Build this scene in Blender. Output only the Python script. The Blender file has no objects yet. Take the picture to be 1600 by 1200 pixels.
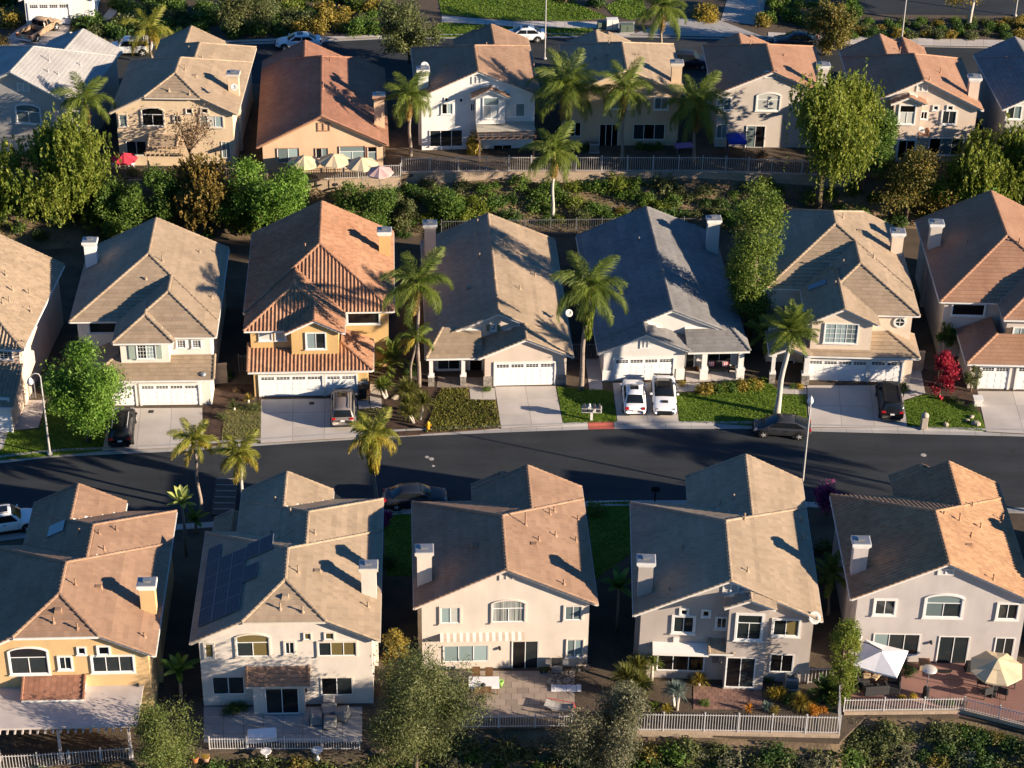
import bpy, math, random
import numpy as np
from mathutils import Vector, Matrix

rnd = random.Random(7)
npr = np.random.default_rng(7)
SC = bpy.context.scene
COL = SC.collection

# ------------------------------------------------------------------ camera, sky, sun, exposure
PITCH, ROLL, DIST, FPX = math.radians(32), math.radians(0.9), 169.0, 3300.0   # tele lens of a drone, pixels of a 1600 px wide frame
FW = np.array([0, math.cos(PITCH), -math.sin(PITCH)])
_u0 = np.array([0, math.sin(PITCH), math.cos(PITCH)])
_r0 = np.array([1.0, 0, 0])
RT = math.cos(ROLL) * _r0 + math.sin(ROLL) * _u0
UP = -math.sin(ROLL) * _r0 + math.cos(ROLL) * _u0
EYE = -DIST * FW
cam = bpy.data.cameras.new('camera')
cam.sensor_width = 36.0
cam.lens = 36.0 * FPX / 1600.0
cam.clip_start, cam.clip_end = 1.0, 3000.0
cam_o = bpy.data.objects.new('camera', cam)
COL.objects.link(cam_o)
m3 = np.stack([RT, UP, -FW], axis=1)
mw = Matrix.Identity(4)
for i in range(3):
    for j in range(3):
        mw[i][j] = m3[i, j]
    mw[i][3] = EYE[i]
cam_o.matrix_world = mw
SC.camera = cam_o

SUN_EL, SUN_AZ = math.radians(15.0), math.radians(-19.0)     # azimuth from +X, negative = towards the camera
sdir = Vector((math.cos(SUN_EL) * math.cos(SUN_AZ), math.cos(SUN_EL) * math.sin(SUN_AZ), math.sin(SUN_EL)))
world = bpy.data.worlds.new('World')
SC.world = world
world.use_nodes = True
wn = world.node_tree.nodes
sky = wn.new('ShaderNodeTexSky')
sky.sky_type = 'NISHITA'
sky.sun_disc = False
sky.sun_elevation = SUN_EL
sky.sun_rotation = math.pi / 2 - SUN_AZ
sky.altitude = 1500
sky.air_density, sky.dust_density, sky.ozone_density = 1.7, 0.0, 10.0
bg = wn['Background']
world.node_tree.links.new(sky.outputs[0], bg.inputs[0])
bg.inputs[1].default_value = 0.06
sun = bpy.data.lights.new('sun', 'SUN')
sun.energy = 5.0
sun.angle = math.radians(0.55)
sun.color = (1.0, 0.83, 0.64)
sun_o = bpy.data.objects.new('sun', sun)
COL.objects.link(sun_o)
sun_o.rotation_euler = sdir.to_track_quat('Z', 'Y').to_euler()
SC.view_settings.view_transform = 'Standard'
SC.view_settings.look = 'None'
SC.view_settings.exposure = 1.45
SC.view_settings.gamma = 1.0
SC.view_settings.use_curve_mapping = False
SC.render.engine = 'CYCLES'
SC.cycles.max_bounces = 5
SC.cycles.diffuse_bounces = 2
SC.cycles.glossy_bounces = 2
SC.cycles.transmission_bounces = 3
SC.cycles.transparent_max_bounces = 6
SC.cycles.use_denoising = True

# ------------------------------------------------------------------ photograph point -> place in the world
def ray(px, py):
    return FW + RT * ((px - 800) / FPX) - UP * ((py - 600) / FPX)
def G(px, py, z=0.0):
    d = ray(px, py)
    return EYE + d * ((z - EYE[2]) / d[2])
def proj(p):
    q = np.array(p) - EYE
    dp = q @ FW
    return 800 + FPX * (q @ RT) / dp, 600 - FPX * (q @ UP) / dp
def height_at(p, py):
    """Height of a vertical line standing on p whose top shows at image row py."""
    p = np.array(p, float); lo, hi = 0.0, 40.0
    for _ in range(40):
        m = (lo + hi) / 2
        if proj(p + np.array([0, 0, m]))[1] > py: lo = m
        else: hi = m
    return lo

# ------------------------------------------------------------------ materials
MATS = {}
def srgb(h):
    h = h.lstrip('#')
    return tuple(((int(h[i:i+2], 16) / 255) ** 2.2) for i in (0, 2, 4))
def mat(name, c1, c2=None, scale=1.5, rough=0.8, bump=0.0, bscale=30.0, tile=0.0, metal=0.0, spec=0.3, coat=0.0, detail=4.0, stretch=None, fine=0.0):
    """Procedural surface: two colours mixed by noise, per-piece variation from the 'tile' attribute, fine relief."""
    if name in MATS: return MATS[name]
    m = bpy.data.materials.new(name); m.use_nodes = True
    nt = m.node_tree; N = nt.nodes; L = nt.links
    b = N['Principled BSDF']
    b.inputs['Roughness'].default_value = rough
    b.inputs['Metallic'].default_value = metal
    b.inputs['Specular IOR Level'].default_value = spec
    b.inputs['Coat Weight'].default_value = coat
    b.inputs['Coat Roughness'].default_value = 0.05
    tc = N.new('ShaderNodeTexCoord'); src = tc.outputs['Object']
    if stretch:
        mp = N.new('ShaderNodeMapping'); mp.inputs['Scale'].default_value = stretch
        L.new(src, mp.inputs[0]); src = mp.outputs[0]
    col = None
    if c2 is not None:
        nz = N.new('ShaderNodeTexNoise'); nz.inputs['Scale'].default_value = scale; nz.inputs['Detail'].default_value = detail
        L.new(src, nz.inputs['Vector'])
        rp = N.new('ShaderNodeValToRGB')
        rp.color_ramp.elements[0].position = 0.3; rp.color_ramp.elements[1].position = 0.7
        rp.color_ramp.elements[0].color = (*c1, 1); rp.color_ramp.elements[1].color = (*c2, 1)
        L.new(nz.outputs['Fac'], rp.inputs[0]); col = rp.outputs[0]
    else:
        rgb = N.new('ShaderNodeRGB'); rgb.outputs[0].default_value = (*c1, 1); col = rgb.outputs[0]
    if fine:
        n2 = N.new('ShaderNodeTexNoise'); n2.inputs['Scale'].default_value = bscale; n2.inputs['Detail'].default_value = 3
        L.new(src, n2.inputs['Vector'])
        mr = N.new('ShaderNodeMapRange'); mr.inputs['To Min'].default_value = 1 - fine; mr.inputs['To Max'].default_value = 1 + fine
        mr.inputs['From Min'].default_value = 0.25; mr.inputs['From Max'].default_value = 0.75
        L.new(n2.outputs['Fac'], mr.inputs['Value'])
        mx = N.new('ShaderNodeVectorMath'); mx.operation = 'SCALE'
        L.new(col, mx.inputs[0]); L.new(mr.outputs[0], mx.inputs['Scale']); col = mx.outputs[0]
    if tile:
        at = N.new('ShaderNodeAttribute'); at.attribute_name = 'tile'
        mr = N.new('ShaderNodeMapRange'); mr.inputs['To Min'].default_value = 1 - tile; mr.inputs['To Max'].default_value = 1 + tile
        L.new(at.outputs['Fac'], mr.inputs['Value'])
        mx = N.new('ShaderNodeVectorMath'); mx.operation = 'SCALE'
        L.new(col, mx.inputs[0]); L.new(mr.outputs[0], mx.inputs['Scale']); col = mx.outputs[0]
    L.new(col, b.inputs['Base Color'])
    if bump:
        nb = N.new('ShaderNodeTexNoise'); nb.inputs['Scale'].default_value = bscale; nb.inputs['Detail'].default_value = 5
        L.new(src, nb.inputs['Vector'])
        bp = N.new('ShaderNodeBump'); bp.inputs['Strength'].default_value = bump; bp.inputs['Distance'].default_value = 0.05
        L.new(nb.outputs['Fac'], bp.inputs['Height']); L.new(bp.outputs[0], b.inputs['Normal'])
    MATS[name] = m
    return m
def leafmat(name, ca, cb, cc, trans=0.3):
    if name in MATS: return MATS[name]
    m = bpy.data.materials.new(name); m.use_nodes = True
    nt = m.node_tree; N = nt.nodes; L = nt.links
    b = N['Principled BSDF']; b.inputs['Roughness'].default_value = 0.55; b.inputs['Specular IOR Level'].default_value = 0.25
    at = N.new('ShaderNodeAttribute'); at.attribute_name = 'tile'
    rp = N.new('ShaderNodeValToRGB')
    rp.color_ramp.elements[0].color = (*ca, 1); rp.color_ramp.elements[1].color = (*cc, 1)
    e = rp.color_ramp.elements.new(0.5); e.color = (*cb, 1)
    L.new(at.outputs['Fac'], rp.inputs[0]); L.new(rp.outputs[0], b.inputs['Base Color'])
    tr = N.new('ShaderNodeBsdfTranslucent'); L.new(rp.outputs[0], tr.inputs[0])
    mx = N.new('ShaderNodeMixShader'); mx.inputs[0].default_value = trans
    L.new(b.outputs[0], mx.inputs[1]); L.new(tr.outputs[0], mx.inputs[2])
    L.new(mx.outputs[0], N['Material Output'].inputs['Surface'])
    MATS[name] = m
    return m

# ------------------------------------------------------------------ objects
def tag(o, label=None, cat=None, group=None, kind=None):
    if label: o['label'] = label
    if cat: o['category'] = cat
    if group: o['group'] = group
    if kind: o['kind'] = kind
    return o
def link(name, data, parent=None):
    o = bpy.data.objects.new(name, data); COL.objects.link(o)
    if parent is not None: o.parent = parent
    return o
def thing(name, label, cat, loc=(0, 0, 0), rz=0.0, group=None, scale=1.0):
    o = link(name, None)
    o.location = [float(v) for v in loc]; o.rotation_euler = (0, 0, rz); o.scale = (scale,) * 3
    o.empty_display_size = 0.3
    return tag(o, label, cat, group)
def copy_tree(o, parent=None):
    c = o.copy(); COL.objects.link(c); c.parent = parent
    for ch in o.children: copy_tree(ch, c)
    return c

class MB:
    """Collects polygons for ONE mesh object."""
    def __init__(s): s.v = []; s.f = []; s.m = []; s.t = []
    def face(s, pts, mi=0, t=None):
        i = len(s.v); s.v.extend([tuple(map(float, p)) for p in pts]); s.f.append(tuple(range(i, i + len(pts)))); s.m.append(mi)
        s.t.append(rnd.random() if t is None else t)
    def mesh(s, V, F, mi=0, t=None):
        i = len(s.v); s.v.extend([tuple(map(float, p)) for p in V]); tt = rnd.random() if t is None else t
        for f in F: s.f.append(tuple(i + k for k in f)); s.m.append(mi); s.t.append(tt)
    def box(s, x0, x1, y0, y1, z0, z1, mi=0, M=None, t=None, taper=0.0):
        e = taper
        V = [(x0, y0, z0), (x1, y0, z0), (x1, y1, z0), (x0, y1, z0), (x0+e, y0+e, z1), (x1-e, y0+e, z1), (x1-e, y1-e, z1), (x0+e, y1-e, z1)]
        if M is not None: V = [tuple(M @ Vector(p)) for p in V]
        s.mesh(V, [(3, 2, 1, 0), (4, 5, 6, 7), (0, 1, 5, 4), (1, 2, 6, 5), (2, 3, 7, 6), (3, 0, 4, 7)], mi, t)
    def tube(s, pts, rad, n=8, mi=0, cap=True, t=None):
        pts = [Vector(p) for p in pts]; rings = []
        R = rad if isinstance(rad, (list, tuple)) else [rad] * len(pts)
        for i, p in enumerate(pts):
            d = (pts[min(i+1, len(pts)-1)] - pts[max(i-1, 0)]).normalized()
            a = d.cross(Vector((0, 0, 1))) if abs(d.z) < 0.95 else d.cross(Vector((1, 0, 0)))
            a.normalize(); b = d.cross(a)
            rings.append([p + (a * math.cos(2*math.pi*k/n) + b * math.sin(2*math.pi*k/n)) * R[i] for k in range(n)])
        V = [q for r in rings for q in r]; F = []
        for i in range(len(rings) - 1):
            for k in range(n):
                F.append((i*n+k, i*n+(k+1) % n, (i+1)*n+(k+1) % n, (i+1)*n+k))
        if cap: F.append(tuple(range(n-1, -1, -1))); F.append(tuple(range((len(rings)-1)*n, len(rings)*n)))
        s.mesh(V, F, mi, t)
    def lathe(s, prof, n=12, c=(0, 0, 0), mi=0, t=None, squash=1.0):
        V = []; F = []
        for r, z in prof:
            for k in range(n):
                a = 2*math.pi*k/n; V.append((c[0]+r*math.cos(a), c[1]+r*math.sin(a)*squash, c[2]+z))
        for i in range(len(prof)-1):
            for k in range(n): F.append((i*n+k, i*n+(k+1) % n, (i+1)*n+(k+1) % n, (i+1)*n+k))
        F.append(tuple(range(n-1, -1, -1))); F.append(tuple(range((len(prof)-1)*n, len(prof)*n)))
        s.mesh(V, F, mi, t)
    def prism(s, poly, z0, z1, mi=0, t=None):
        n = len(poly)
        V = [(p[0], p[1], z0) for p in poly] + [(p[0], p[1], z1) for p in poly]
        F = [tuple(range(n-1, -1, -1)), tuple(range(n, 2*n))] + [(i, (i+1) % n, n+(i+1) % n, n+i) for i in range(n)]
        s.mesh(V, F, mi, t)
    def data(s, name, mats, smooth=False, tile=True):
        me = bpy.data.meshes.new(name); me.from_pydata(s.v, [], s.f)
        mats = mats if isinstance(mats, (list, tuple)) else [mats]
        for m in mats: me.materials.append(m)
        if len(mats) > 1: me.polygons.foreach_set('material_index', s.m)
        if tile:
            a = me.attributes.new('tile', 'FLOAT', 'FACE'); a.data.foreach_set('value', s.t)
        if smooth: me.polygons.foreach_set('use_smooth', [True] * len(s.f))
        me.update()
        return me
    def build(s, name, mats, parent=None, smooth=False, kind=None, bevel=0.0):
        o = link(name, s.data(name, mats, smooth), parent)
        if kind: o['kind'] = kind
        if bevel:
            b = o.modifiers.new('edge', 'BEVEL'); b.width = bevel; b.segments = 2; b.limit_method = 'ANGLE'
        return o
def quad_data(name, P, t, mats, mi=None):
    """P: n x 4 x 3 corners -> mesh of n loose quads with the 'tile' attribute."""
    n = len(P); me = bpy.data.meshes.new(name)
    me.vertices.add(n*4); me.vertices.foreach_set('co', np.ascontiguousarray(P, dtype=np.float32).ravel())
    me.loops.add(n*4); me.loops.foreach_set('vertex_index', np.arange(n*4, dtype=np.int32))
    me.polygons.add(n); me.polygons.foreach_set('loop_start', np.arange(0, n*4, 4, dtype=np.int32))
    mats = mats if isinstance(mats, (list, tuple)) else [mats]
    for m in mats: me.materials.append(m)
    if mi is not None: me.polygons.foreach_set('material_index', np.asarray(mi, dtype=np.int32))
    a = me.attributes.new('tile', 'FLOAT', 'FACE'); a.data.foreach_set('value', np.asarray(t, dtype=np.float32))
    me.update(calc_edges=True); me.validate()
    return me
# ------------------------------------------------------------------ houses
WHITE = mat('white_trim', (0.72, 0.70, 0.66), (0.62, 0.60, 0.56), 3.0, 0.6)
CREAM = mat('cream_trim', (0.60, 0.52, 0.42), (0.54, 0.46, 0.36), 3.0, 0.6)
SASH = mat('sash_white', (0.78, 0.78, 0.76), rough=0.4)
def glass(name, c, rough=0.06):
    return mat(name, c, rough=rough, spec=0.5, tile=0.45)
PANES = {
    'd': glass('glass_dark', (0.018, 0.024, 0.026)), 'k': glass('glass_black', (0.006, 0.006, 0.007)),
    't': glass('glass_teal_blind', (0.20, 0.26, 0.26), 0.12), 'l': glass('glass_light_curtain', (0.42, 0.42, 0.38), 0.2),
    'g': glass('glass_gold_room', (0.11, 0.085, 0.035), 0.1),
    'c': mat('pane_curtain', (0.05, 0.06, 0.06), (0.45, 0.46, 0.42), 9.0, 0.25, stretch=(1, 1, 0.02), detail=1.0),
    'b': mat('pane_drapes', (0.10, 0.12, 0.12), (0.30, 0.33, 0.33), 7.0, 0.2, stretch=(1, 1, 0.02), detail=1.0),
}
METAL = mat('galvanised', (0.36, 0.37, 0.38), (0.28, 0.29, 0.30), 6, 0.45, metal=0.6)
def roofmat(name, c1, c2, tile=0.14):
    return mat(name, c1, c2, 0.35, 0.85, bump=0.25, bscale=45, tile=tile, fine=0.10)
R_TAN = roofmat('tile_tan', (0.28, 0.210, 0.140), (0.35, 0.262, 0.178), 0.14)
R_BROWN = roofmat('tile_brown', (0.245, 0.148, 0.094), (0.320, 0.202, 0.130), 0.14)
R_GREY = roofmat('tile_grey', (0.165, 0.158, 0.152), (0.225, 0.213, 0.200), 0.15)
R_PALE = roofmat('tile_pale_grey', (0.29, 0.275, 0.26), (0.40, 0.385, 0.36), 0.06)
R_TERRA = roofmat('tile_terracotta', (0.29, 0.145, 0.082), (0.37, 0.205, 0.120), 0.16)
R_RUST = roofmat('tile_rust', (0.24, 0.112, 0.070), (0.31, 0.158, 0.100), 0.16)
R_ORANGE = roofmat('tile_orange', (0.32, 0.180, 0.100), (0.39, 0.235, 0.130), 0.16)
R_PINK = roofmat('tile_pink', (0.29, 0.155, 0.093), (0.36, 0.205, 0.128), 0.10)

def stucco(name, c, d=0.90):
    m = mat('stucco_' + name, c, tuple(v * d for v in c), 0.5, 0.92, bump=0.3, bscale=60, fine=0.06)
    if 'streak' not in m:                       # rain streaks and patched areas: stains of the wall itself
        m['streak'] = 1; nt = m.node_tree; N = nt.nodes; L = nt.links; bs = N['Principled BSDF']; src = bs.inputs['Base Color'].links[0].from_socket
        tc = N.new('ShaderNodeTexCoord'); mp = N.new('ShaderNodeMapping'); mp.inputs['Scale'].default_value = (.8, .8, .3); L.new(tc.outputs['Object'], mp.inputs[0])
        nz = N.new('ShaderNodeTexNoise'); nz.inputs['Scale'].default_value = 1.6; nz.inputs['Detail'].default_value = 6; L.new(mp.outputs[0], nz.inputs['Vector'])
        mr = N.new('ShaderNodeMapRange'); mr.inputs['From Min'].default_value = .45; mr.inputs['From Max'].default_value = .75; mr.inputs['To Min'].default_value = 1.0; mr.inputs['To Max'].default_value = .90; L.new(nz.outputs['Fac'], mr.inputs['Value'])
        sc = N.new('ShaderNodeVectorMath'); sc.operation = 'SCALE'; L.new(src, sc.inputs[0]); L.new(mr.outputs[0], sc.inputs['Scale']); L.new(sc.outputs[0], bs.inputs['Base Color'])
    return m

class House:
    def __init__(s, label, B, A=None, C=None, W=None, ze=5.4, pad=0.12, wall=None, roof=None, trim=None, stile=False, pitch=0.5, name='house'):
        s.pad, s.ze, s.wallm, s.roofm, s.trim, s.stile, s.p = pad, ze, wall, roof, trim or WHITE, stile, pitch
        b = G(*B, pad + ze)
        if A is not None:
            a = G(*A, pad + ze); x = b - a; s.W = float(np.linalg.norm(x)); x /= s.W
        else:
            c = G(*C, pad + ze) - b; y = c / np.linalg.norm(c); x = np.array([y[1], -y[0], 0]); s.W = W; a = b - x * W
        s.O, s.x, s.y = a, x, np.array([-x[1], x[0], 0])
        s.root = thing(name, label, 'house', (a[0], a[1], pad), math.atan2(x[1], x[0]))
        s.wings = []; s.outline = []
    def l(s, px, py, z):
        q = G(px, py, s.pad + z) - s.O
        return float(q @ s.x), float(q @ s.y)
    def w(s, px, py, y):
        d = ray(px, py); t = ((s.O + s.y * y - EYE) @ s.y) / (d @ s.y); q = EYE + d * t - s.O
        return float(q @ s.x), float(q[2]) + s.ze
    def world(s, x, y, z=0.0):
        return s.O * np.array([1, 1, 0]) + s.x * x + s.y * y + np.array([0, 0, s.pad + z])
    def rect(s, px, y):
        x0 = s.w(px[0], (px[1] + px[3]) / 2, y)[0]; x1 = s.w(px[2], (px[1] + px[3]) / 2, y)[0]
        z1 = s.w((px[0] + px[2]) / 2, px[1], y)[1]; z0 = s.w((px[0] + px[2]) / 2, px[3], y)[1]
        return x0, x1, z0, z1
    # --- roof wings: convex sloping planes with their edge kinds (e eave, r rake, h hip, d ridge, n nothing)
    def gable(s, x0, x1, y0, y1, ze=None, hf=0.0, hb=0.0, pitch=None, dz=0.0, walls=True, zb=0.0, ov=0.45, ovf=0.35):
        """Ridge along depth; hf, hb: share of the height clipped by a hip at the front, at the back (0 gable, 1 full hip)."""
        ze = (s.ze if ze is None else ze) + dz; p = pitch or s.p
        w = (x1 - x0) / 2; rx = (x0 + x1) / 2; zr = ze + w * p
        cf, cb = (1 - hf) * w, (1 - hb) * w
        zf, zk = ze + cf * p, ze + cb * p
        yf, yb = y0 + hf * w, y1 - hb * w
        L = [((x0, y1, ze), 'e'), ((x0, y0, ze), 'r')] + ([((x0 + cf, y0, zf), 'h')] if 0 < hf < 1 else []) + [((rx, yf, zr), 'd'), ((rx, yb, zr), 'r' if hb == 0 else 'h')] + ([((x0 + cb, y1, zk), 'r')] if 0 < hb < 1 else [])
        Rr = [((x1, y0, ze), 'e'), ((x1, y1, ze), 'r')] + ([((x1 - cb, y1, zk), 'h')] if 0 < hb < 1 else []) + [((rx, yb, zr), 'n'), ((rx, yf, zr), 'r' if hf == 0 else 'n')] + ([((x1 - cf, y0, zf), 'r')] if 0 < hf < 1 else [])
        if hf == 1:
            L[1] = (L[1][0], 'h'); Rr = [(p_, 'n' if k == 'r' and i >= 2 else k) for i, (p_, k) in enumerate(Rr)]; Rr[-1] = (Rr[-1][0], 'n')
        planes = [L, Rr]
        if hf > 0: planes.append([((x0 + cf, y0, zf), 'e'), ((x1 - cf, y0, zf), 'h'), ((rx, yf, zr), 'n')])
        if hb > 0: planes.append([((x1 - cb, y1, zk), 'e'), ((x0 + cb, y1, zk), 'n'), ((rx, yb, zr), 'h')])
        s.wings.append(planes)
        if walls:
            a0, a1, b0, b1 = x0 + ov, x1 - ov, y0 + (ovf if hf < 1 else ov), y1 - (0.35 if hb < 1 else ov)
            u = 0.17
            def top(hh, c):
                e = ze + ov * p - u
                if hh == 1: return [(a0, ze + ov * p * 0.2), (a1, ze + ov * p * 0.2)]
                if hh == 0: return [(a0, e), (rx, zr - u), (a1, e)]
                return [(a0, e), (x0 + c, ze + c * p - u), (x1 - c, ze + c * p - u), (a1, e)]
            s.outline.append((a0, a1, b0, b1, zb, top(hf, cf), top(hb, cb)))
        return zr
    def plane(s, pts, kinds):
        s.wings.append([list(zip(pts, kinds))])
    def skirt(s, x0, x1, y0, run, z0=2.6, pitch=0.45, left=0.0, right=0.0, depth=3.0, wall=(0.4, 0.4, 0.4)):
        """One-storey lean-to roof along the front; left/right: depth of hipped returns (0 = none)."""
        zt = z0 + run * pitch
        xl, xr = (x0 + run if left else x0), (x1 - run if right else x1)
        s.plane([(x0, y0, z0), (x1, y0, z0), (xr, y0 + run, zt), (xl, y0 + run, zt)], ['e', 'h' if right else 'r', 'n', 'h' if left else 'r'])
        if right: s.plane([(x1, y0, z0), (x1, y0 + right, z0), (xr, y0 + right, zt), (xr, y0 + run, zt)], ['e', 'r', 'n', 'n'])
        if left: s.plane([(x0, y0 + left, z0), (x0, y0, z0), (xl, y0 + run, zt), (xl, y0 + left, zt)], ['e', 'n', 'n', 'r'])
        if wall is not None:
            a0, a1, b0 = x0 + wall[0], x1 - wall[1], y0 + wall[2]
            t = z0 - 0.02
            s.outline.append((a0, a1, b0, y0 + max(depth, left - 0.3, right - 0.3), 0.0, [(a0, t), (a1, t)], [(a0, t), (a1, t)]))
    # --- build walls, roof slab, tiles
    def finish(s):
        wb = MB()
        for k, (a0, a1, b0, b1, zb, tf, tb) in enumerate(s.outline):
            e = 0.003 * k; a0 += e; a1 -= e; b0 += e; b1 -= e
            f = [(a0, b0, zb), (a1, b0, zb)] + [(min(max(x, a0), a1), b0, z) for x, z in reversed(tf)]
            g = [(a1, b1, zb), (a0, b1, zb)] + [(min(max(x, a0), a1), b1, z) for x, z in tb]
            wb.face(f); wb.face(g)
            wb.face([(a0, b1, zb), (a0, b0, zb), (a0, b0, tf[0][1]), (a0, b1, tb[0][1])])
            wb.face([(a1, b0, zb), (a1, b1, zb), (a1, b1, tb[-1][1]), (a1, b0, tf[-1][1])])
        s.wall = wb.build('wall', s.wallm, s.root)
        rb = MB()
        for wi, planes in enumerate(s.wings):
            for pl in planes:
                P = [np.array(p) for p, _ in pl]; n = len(P)
                e = 0.0015 * wi
                V = [tuple(p - np.array([0, 0, 0.02 + e])) for p in P] + [tuple(p - np.array([0, 0, 0.19 + e])) for p in P]
                rb.mesh(V, [tuple(range(n)), tuple(range(2*n-1, n-1, -1))] + [(i, n+i, n+(i+1) % n, (i+1) % n) for i in range(n)])
        s.roof = rb.build('roof', s.trim, s.root)
        for wi, planes in enumerate(s.wings):
            for pl in planes:
                for i, (p, kd) in enumerate(pl):
                    if kd != 'e': continue
                    a, b = np.array(p), np.array(pl[(i+1) % len(pl)][0]); L = np.linalg.norm(b-a)
                    if L < 2.5 or abs(a[2]-b[2]) > .01: continue
                    c = sum(np.array(q) for q, _ in pl)/len(pl); d = (b-a)/L; o = np.array([d[1], -d[0], 0])
                    if o @ (c-a) > 0: o = -o
                    if s.hidden(np.array([(a+b)/2+o*.1-np.array([0, 0, .3])]), wi)[0]: continue
                    g = MB(); V = [a+d*.02+o*.005, b-d*.02+o*.005, b-d*.02+o*.11, a+d*.02+o*.11]; V = [v-np.array([0, 0, .17]) for v in V]+[v-np.array([0, 0, .05]) for v in V]
                    g.mesh(V, [(3, 2, 1, 0), (4, 5, 6, 7), (0, 1, 5, 4), (1, 2, 6, 5), (2, 3, 7, 6), (3, 0, 4, 7)]); g.build('gutter', s.trim, s.roof)
        s.tiles()
    def zplane(s, pl):
        P = np.array([p for p, _ in pl]); n = np.cross(P[1]-P[0], P[2]-P[0])
        if n[2] < 0: n = -n
        return P, n / np.linalg.norm(n)
    def hidden(s, pts, wi):
        h = np.zeros(len(pts), bool)
        for wj, planes in enumerate(s.wings):
            if wj == wi: continue
            for pl in planes:
                P, n = s.zplane(pl)
                ins = np.ones(len(pts), bool); m = len(P)
                area = sum(P[i][0]*P[(i+1) % m][1]-P[(i+1) % m][0]*P[i][1] for i in range(m)); sg = 1 if area > 0 else -1
                for i in range(m):
                    a, b = P[i], P[(i+1) % m]
                    ins &= sg*((b[0]-a[0])*(pts[:, 1]-a[1])-(b[1]-a[1])*(pts[:, 0]-a[0])) >= 0
                z = P[0][2] - (n[0]*(pts[:, 0]-P[0][0])+n[1]*(pts[:, 1]-P[0][1]))/n[2]
                d = z - pts[:, 2]
                h |= ins & (((d > 0.05) & (d < 1.6)) | ((np.abs(d) <= 0.05) & (wj < wi)))
        return h
    def tiles(s):
        Q = []; T = []
        tw, ex = (0.30, 0.36) if s.stile else (0.345, 0.37)
        if s.stile: fr = np.array([0, .10, .27, .44, .54, 1.0]); hh = np.array([0.0, .052, .074, .052, 0.0, 0.0])
        caps = MB(); seen = set()
        for wi, planes in enumerate(s.wings):
            for pl in planes:
                P, n = s.zplane(pl)
                o = P[0]; u = (P[1]-P[0]); u /= np.linalg.norm(u); v = np.cross(n, u)
                if (P[2]-P[0]) @ v < 0: v = -v
                if np.cross(u, v) @ n < 0:
                    o = P[1]; u = -u
                uv = np.stack([(P-o) @ u, (P-o) @ v], 1); vm = uv[:, 1].max()
                def rng(vv):
                    vv = min(max(vv, 0.0), vm); c = []
                    for i in range(len(uv)):
                        a, b = uv[i], uv[(i+1) % len(uv)]
                        if abs(a[1]-b[1]) < 1e-9:
                            if abs(a[1]-vv) < 1e-6: c += [a[0], b[0]]
                        elif min(a[1], b[1])-1e-9 <= vv <= max(a[1], b[1])+1e-9:
                            c.append(a[0]+(b[0]-a[0])*(vv-a[1])/(b[1]-a[1]))
                    return (min(c), max(c)) if c else (0, 0)
                rows = int(math.ceil(vm/ex)); q = []; tt = []; rowt = npr.normal(size=64)*.15
                for j in range(rows):
                    v0, v1 = j*ex-(0.05 if j == 0 else 0.012), min((j+1)*ex, vm)
                    a0, b0 = rng(v0); a1, b1 = rng(v1)
                    lo, hi = min(a0, a1), max(b0, b1)
                    off = (0.5*tw if (j % 2 and not s.stile) else 0.0)
                    k = np.arange(math.floor((lo-off)/tw), math.ceil((hi-off)/tw))
                    ul = k*tw+off; ur = ul+tw-0.005
                    if s.stile:
                        U0 = np.clip(ul[:, None]+fr[None]*tw, a0, b0); U1 = np.clip(ul[:, None]+fr[None]*tw, a1, b1)
                        H = np.broadcast_to(hh, U0.shape); jit = npr.random(len(k))[:, None]*0.014
                        def pt(U, vv, h): return o+U[..., None]*u+vv*v+np.broadcast_to(h, U.shape)[..., None]*n
                        B_ = pt(U0, v0, H+0.022+jit); T_ = pt(U1, v1, H*0.85+0.004); Z_ = pt(U0, v0, H*0)
                        for i in range(5):
                            q.append(np.stack([B_[:, i], B_[:, i+1], T_[:, i+1], T_[:, i]], 1)); tt.append(npr.random(len(k)))
                            if i < 4: q.append(np.stack([Z_[:, i], Z_[:, i+1], B_[:, i+1], B_[:, i]], 1)); tt.append(tt[-1])
                        r_ = npr.random(len(k)); tt[-9:] = [r_]*9
                    else:
                        bl, br, tl, tr = np.clip(ul, a0, b0), np.clip(ur, a0, b0), np.clip(ul, a1, b1), np.clip(ur, a1, b1)
                        hb = 0.060+npr.random(len(k))*0.006
                        def pt(U, vv, h): return o+U[:, None]*u+vv*v+np.broadcast_to(h, U.shape)[:, None]*n
                        B0, B1, T0, T1 = pt(bl, v0, hb), pt(br, v0, hb), pt(tl, v1, 0.006), pt(tr, v1, 0.006)
                        Z0, Z1 = pt(bl, v0, 0.0), pt(br, v0, 0.0)
                        q += [np.stack([B0, B1, T1, T0], 1), np.stack([Z0, Z1, B1, B0], 1)]
                        r_ = np.clip(npr.random(len(k))*.7+.15+rowt[j % 64], 0, 1); tt += [r_, r_]
                if not q: continue
                q = np.concatenate(q); tt = np.concatenate(tt)
                d1 = np.linalg.norm(q[:, 0]-q[:, 1], axis=1)+np.linalg.norm(q[:, 2]-q[:, 3], axis=1)
                keep = (d1 > 0.02) & ~s.hidden(q.mean(1), wi)
                Q.append(q[keep]); T.append(tt[keep])
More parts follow.
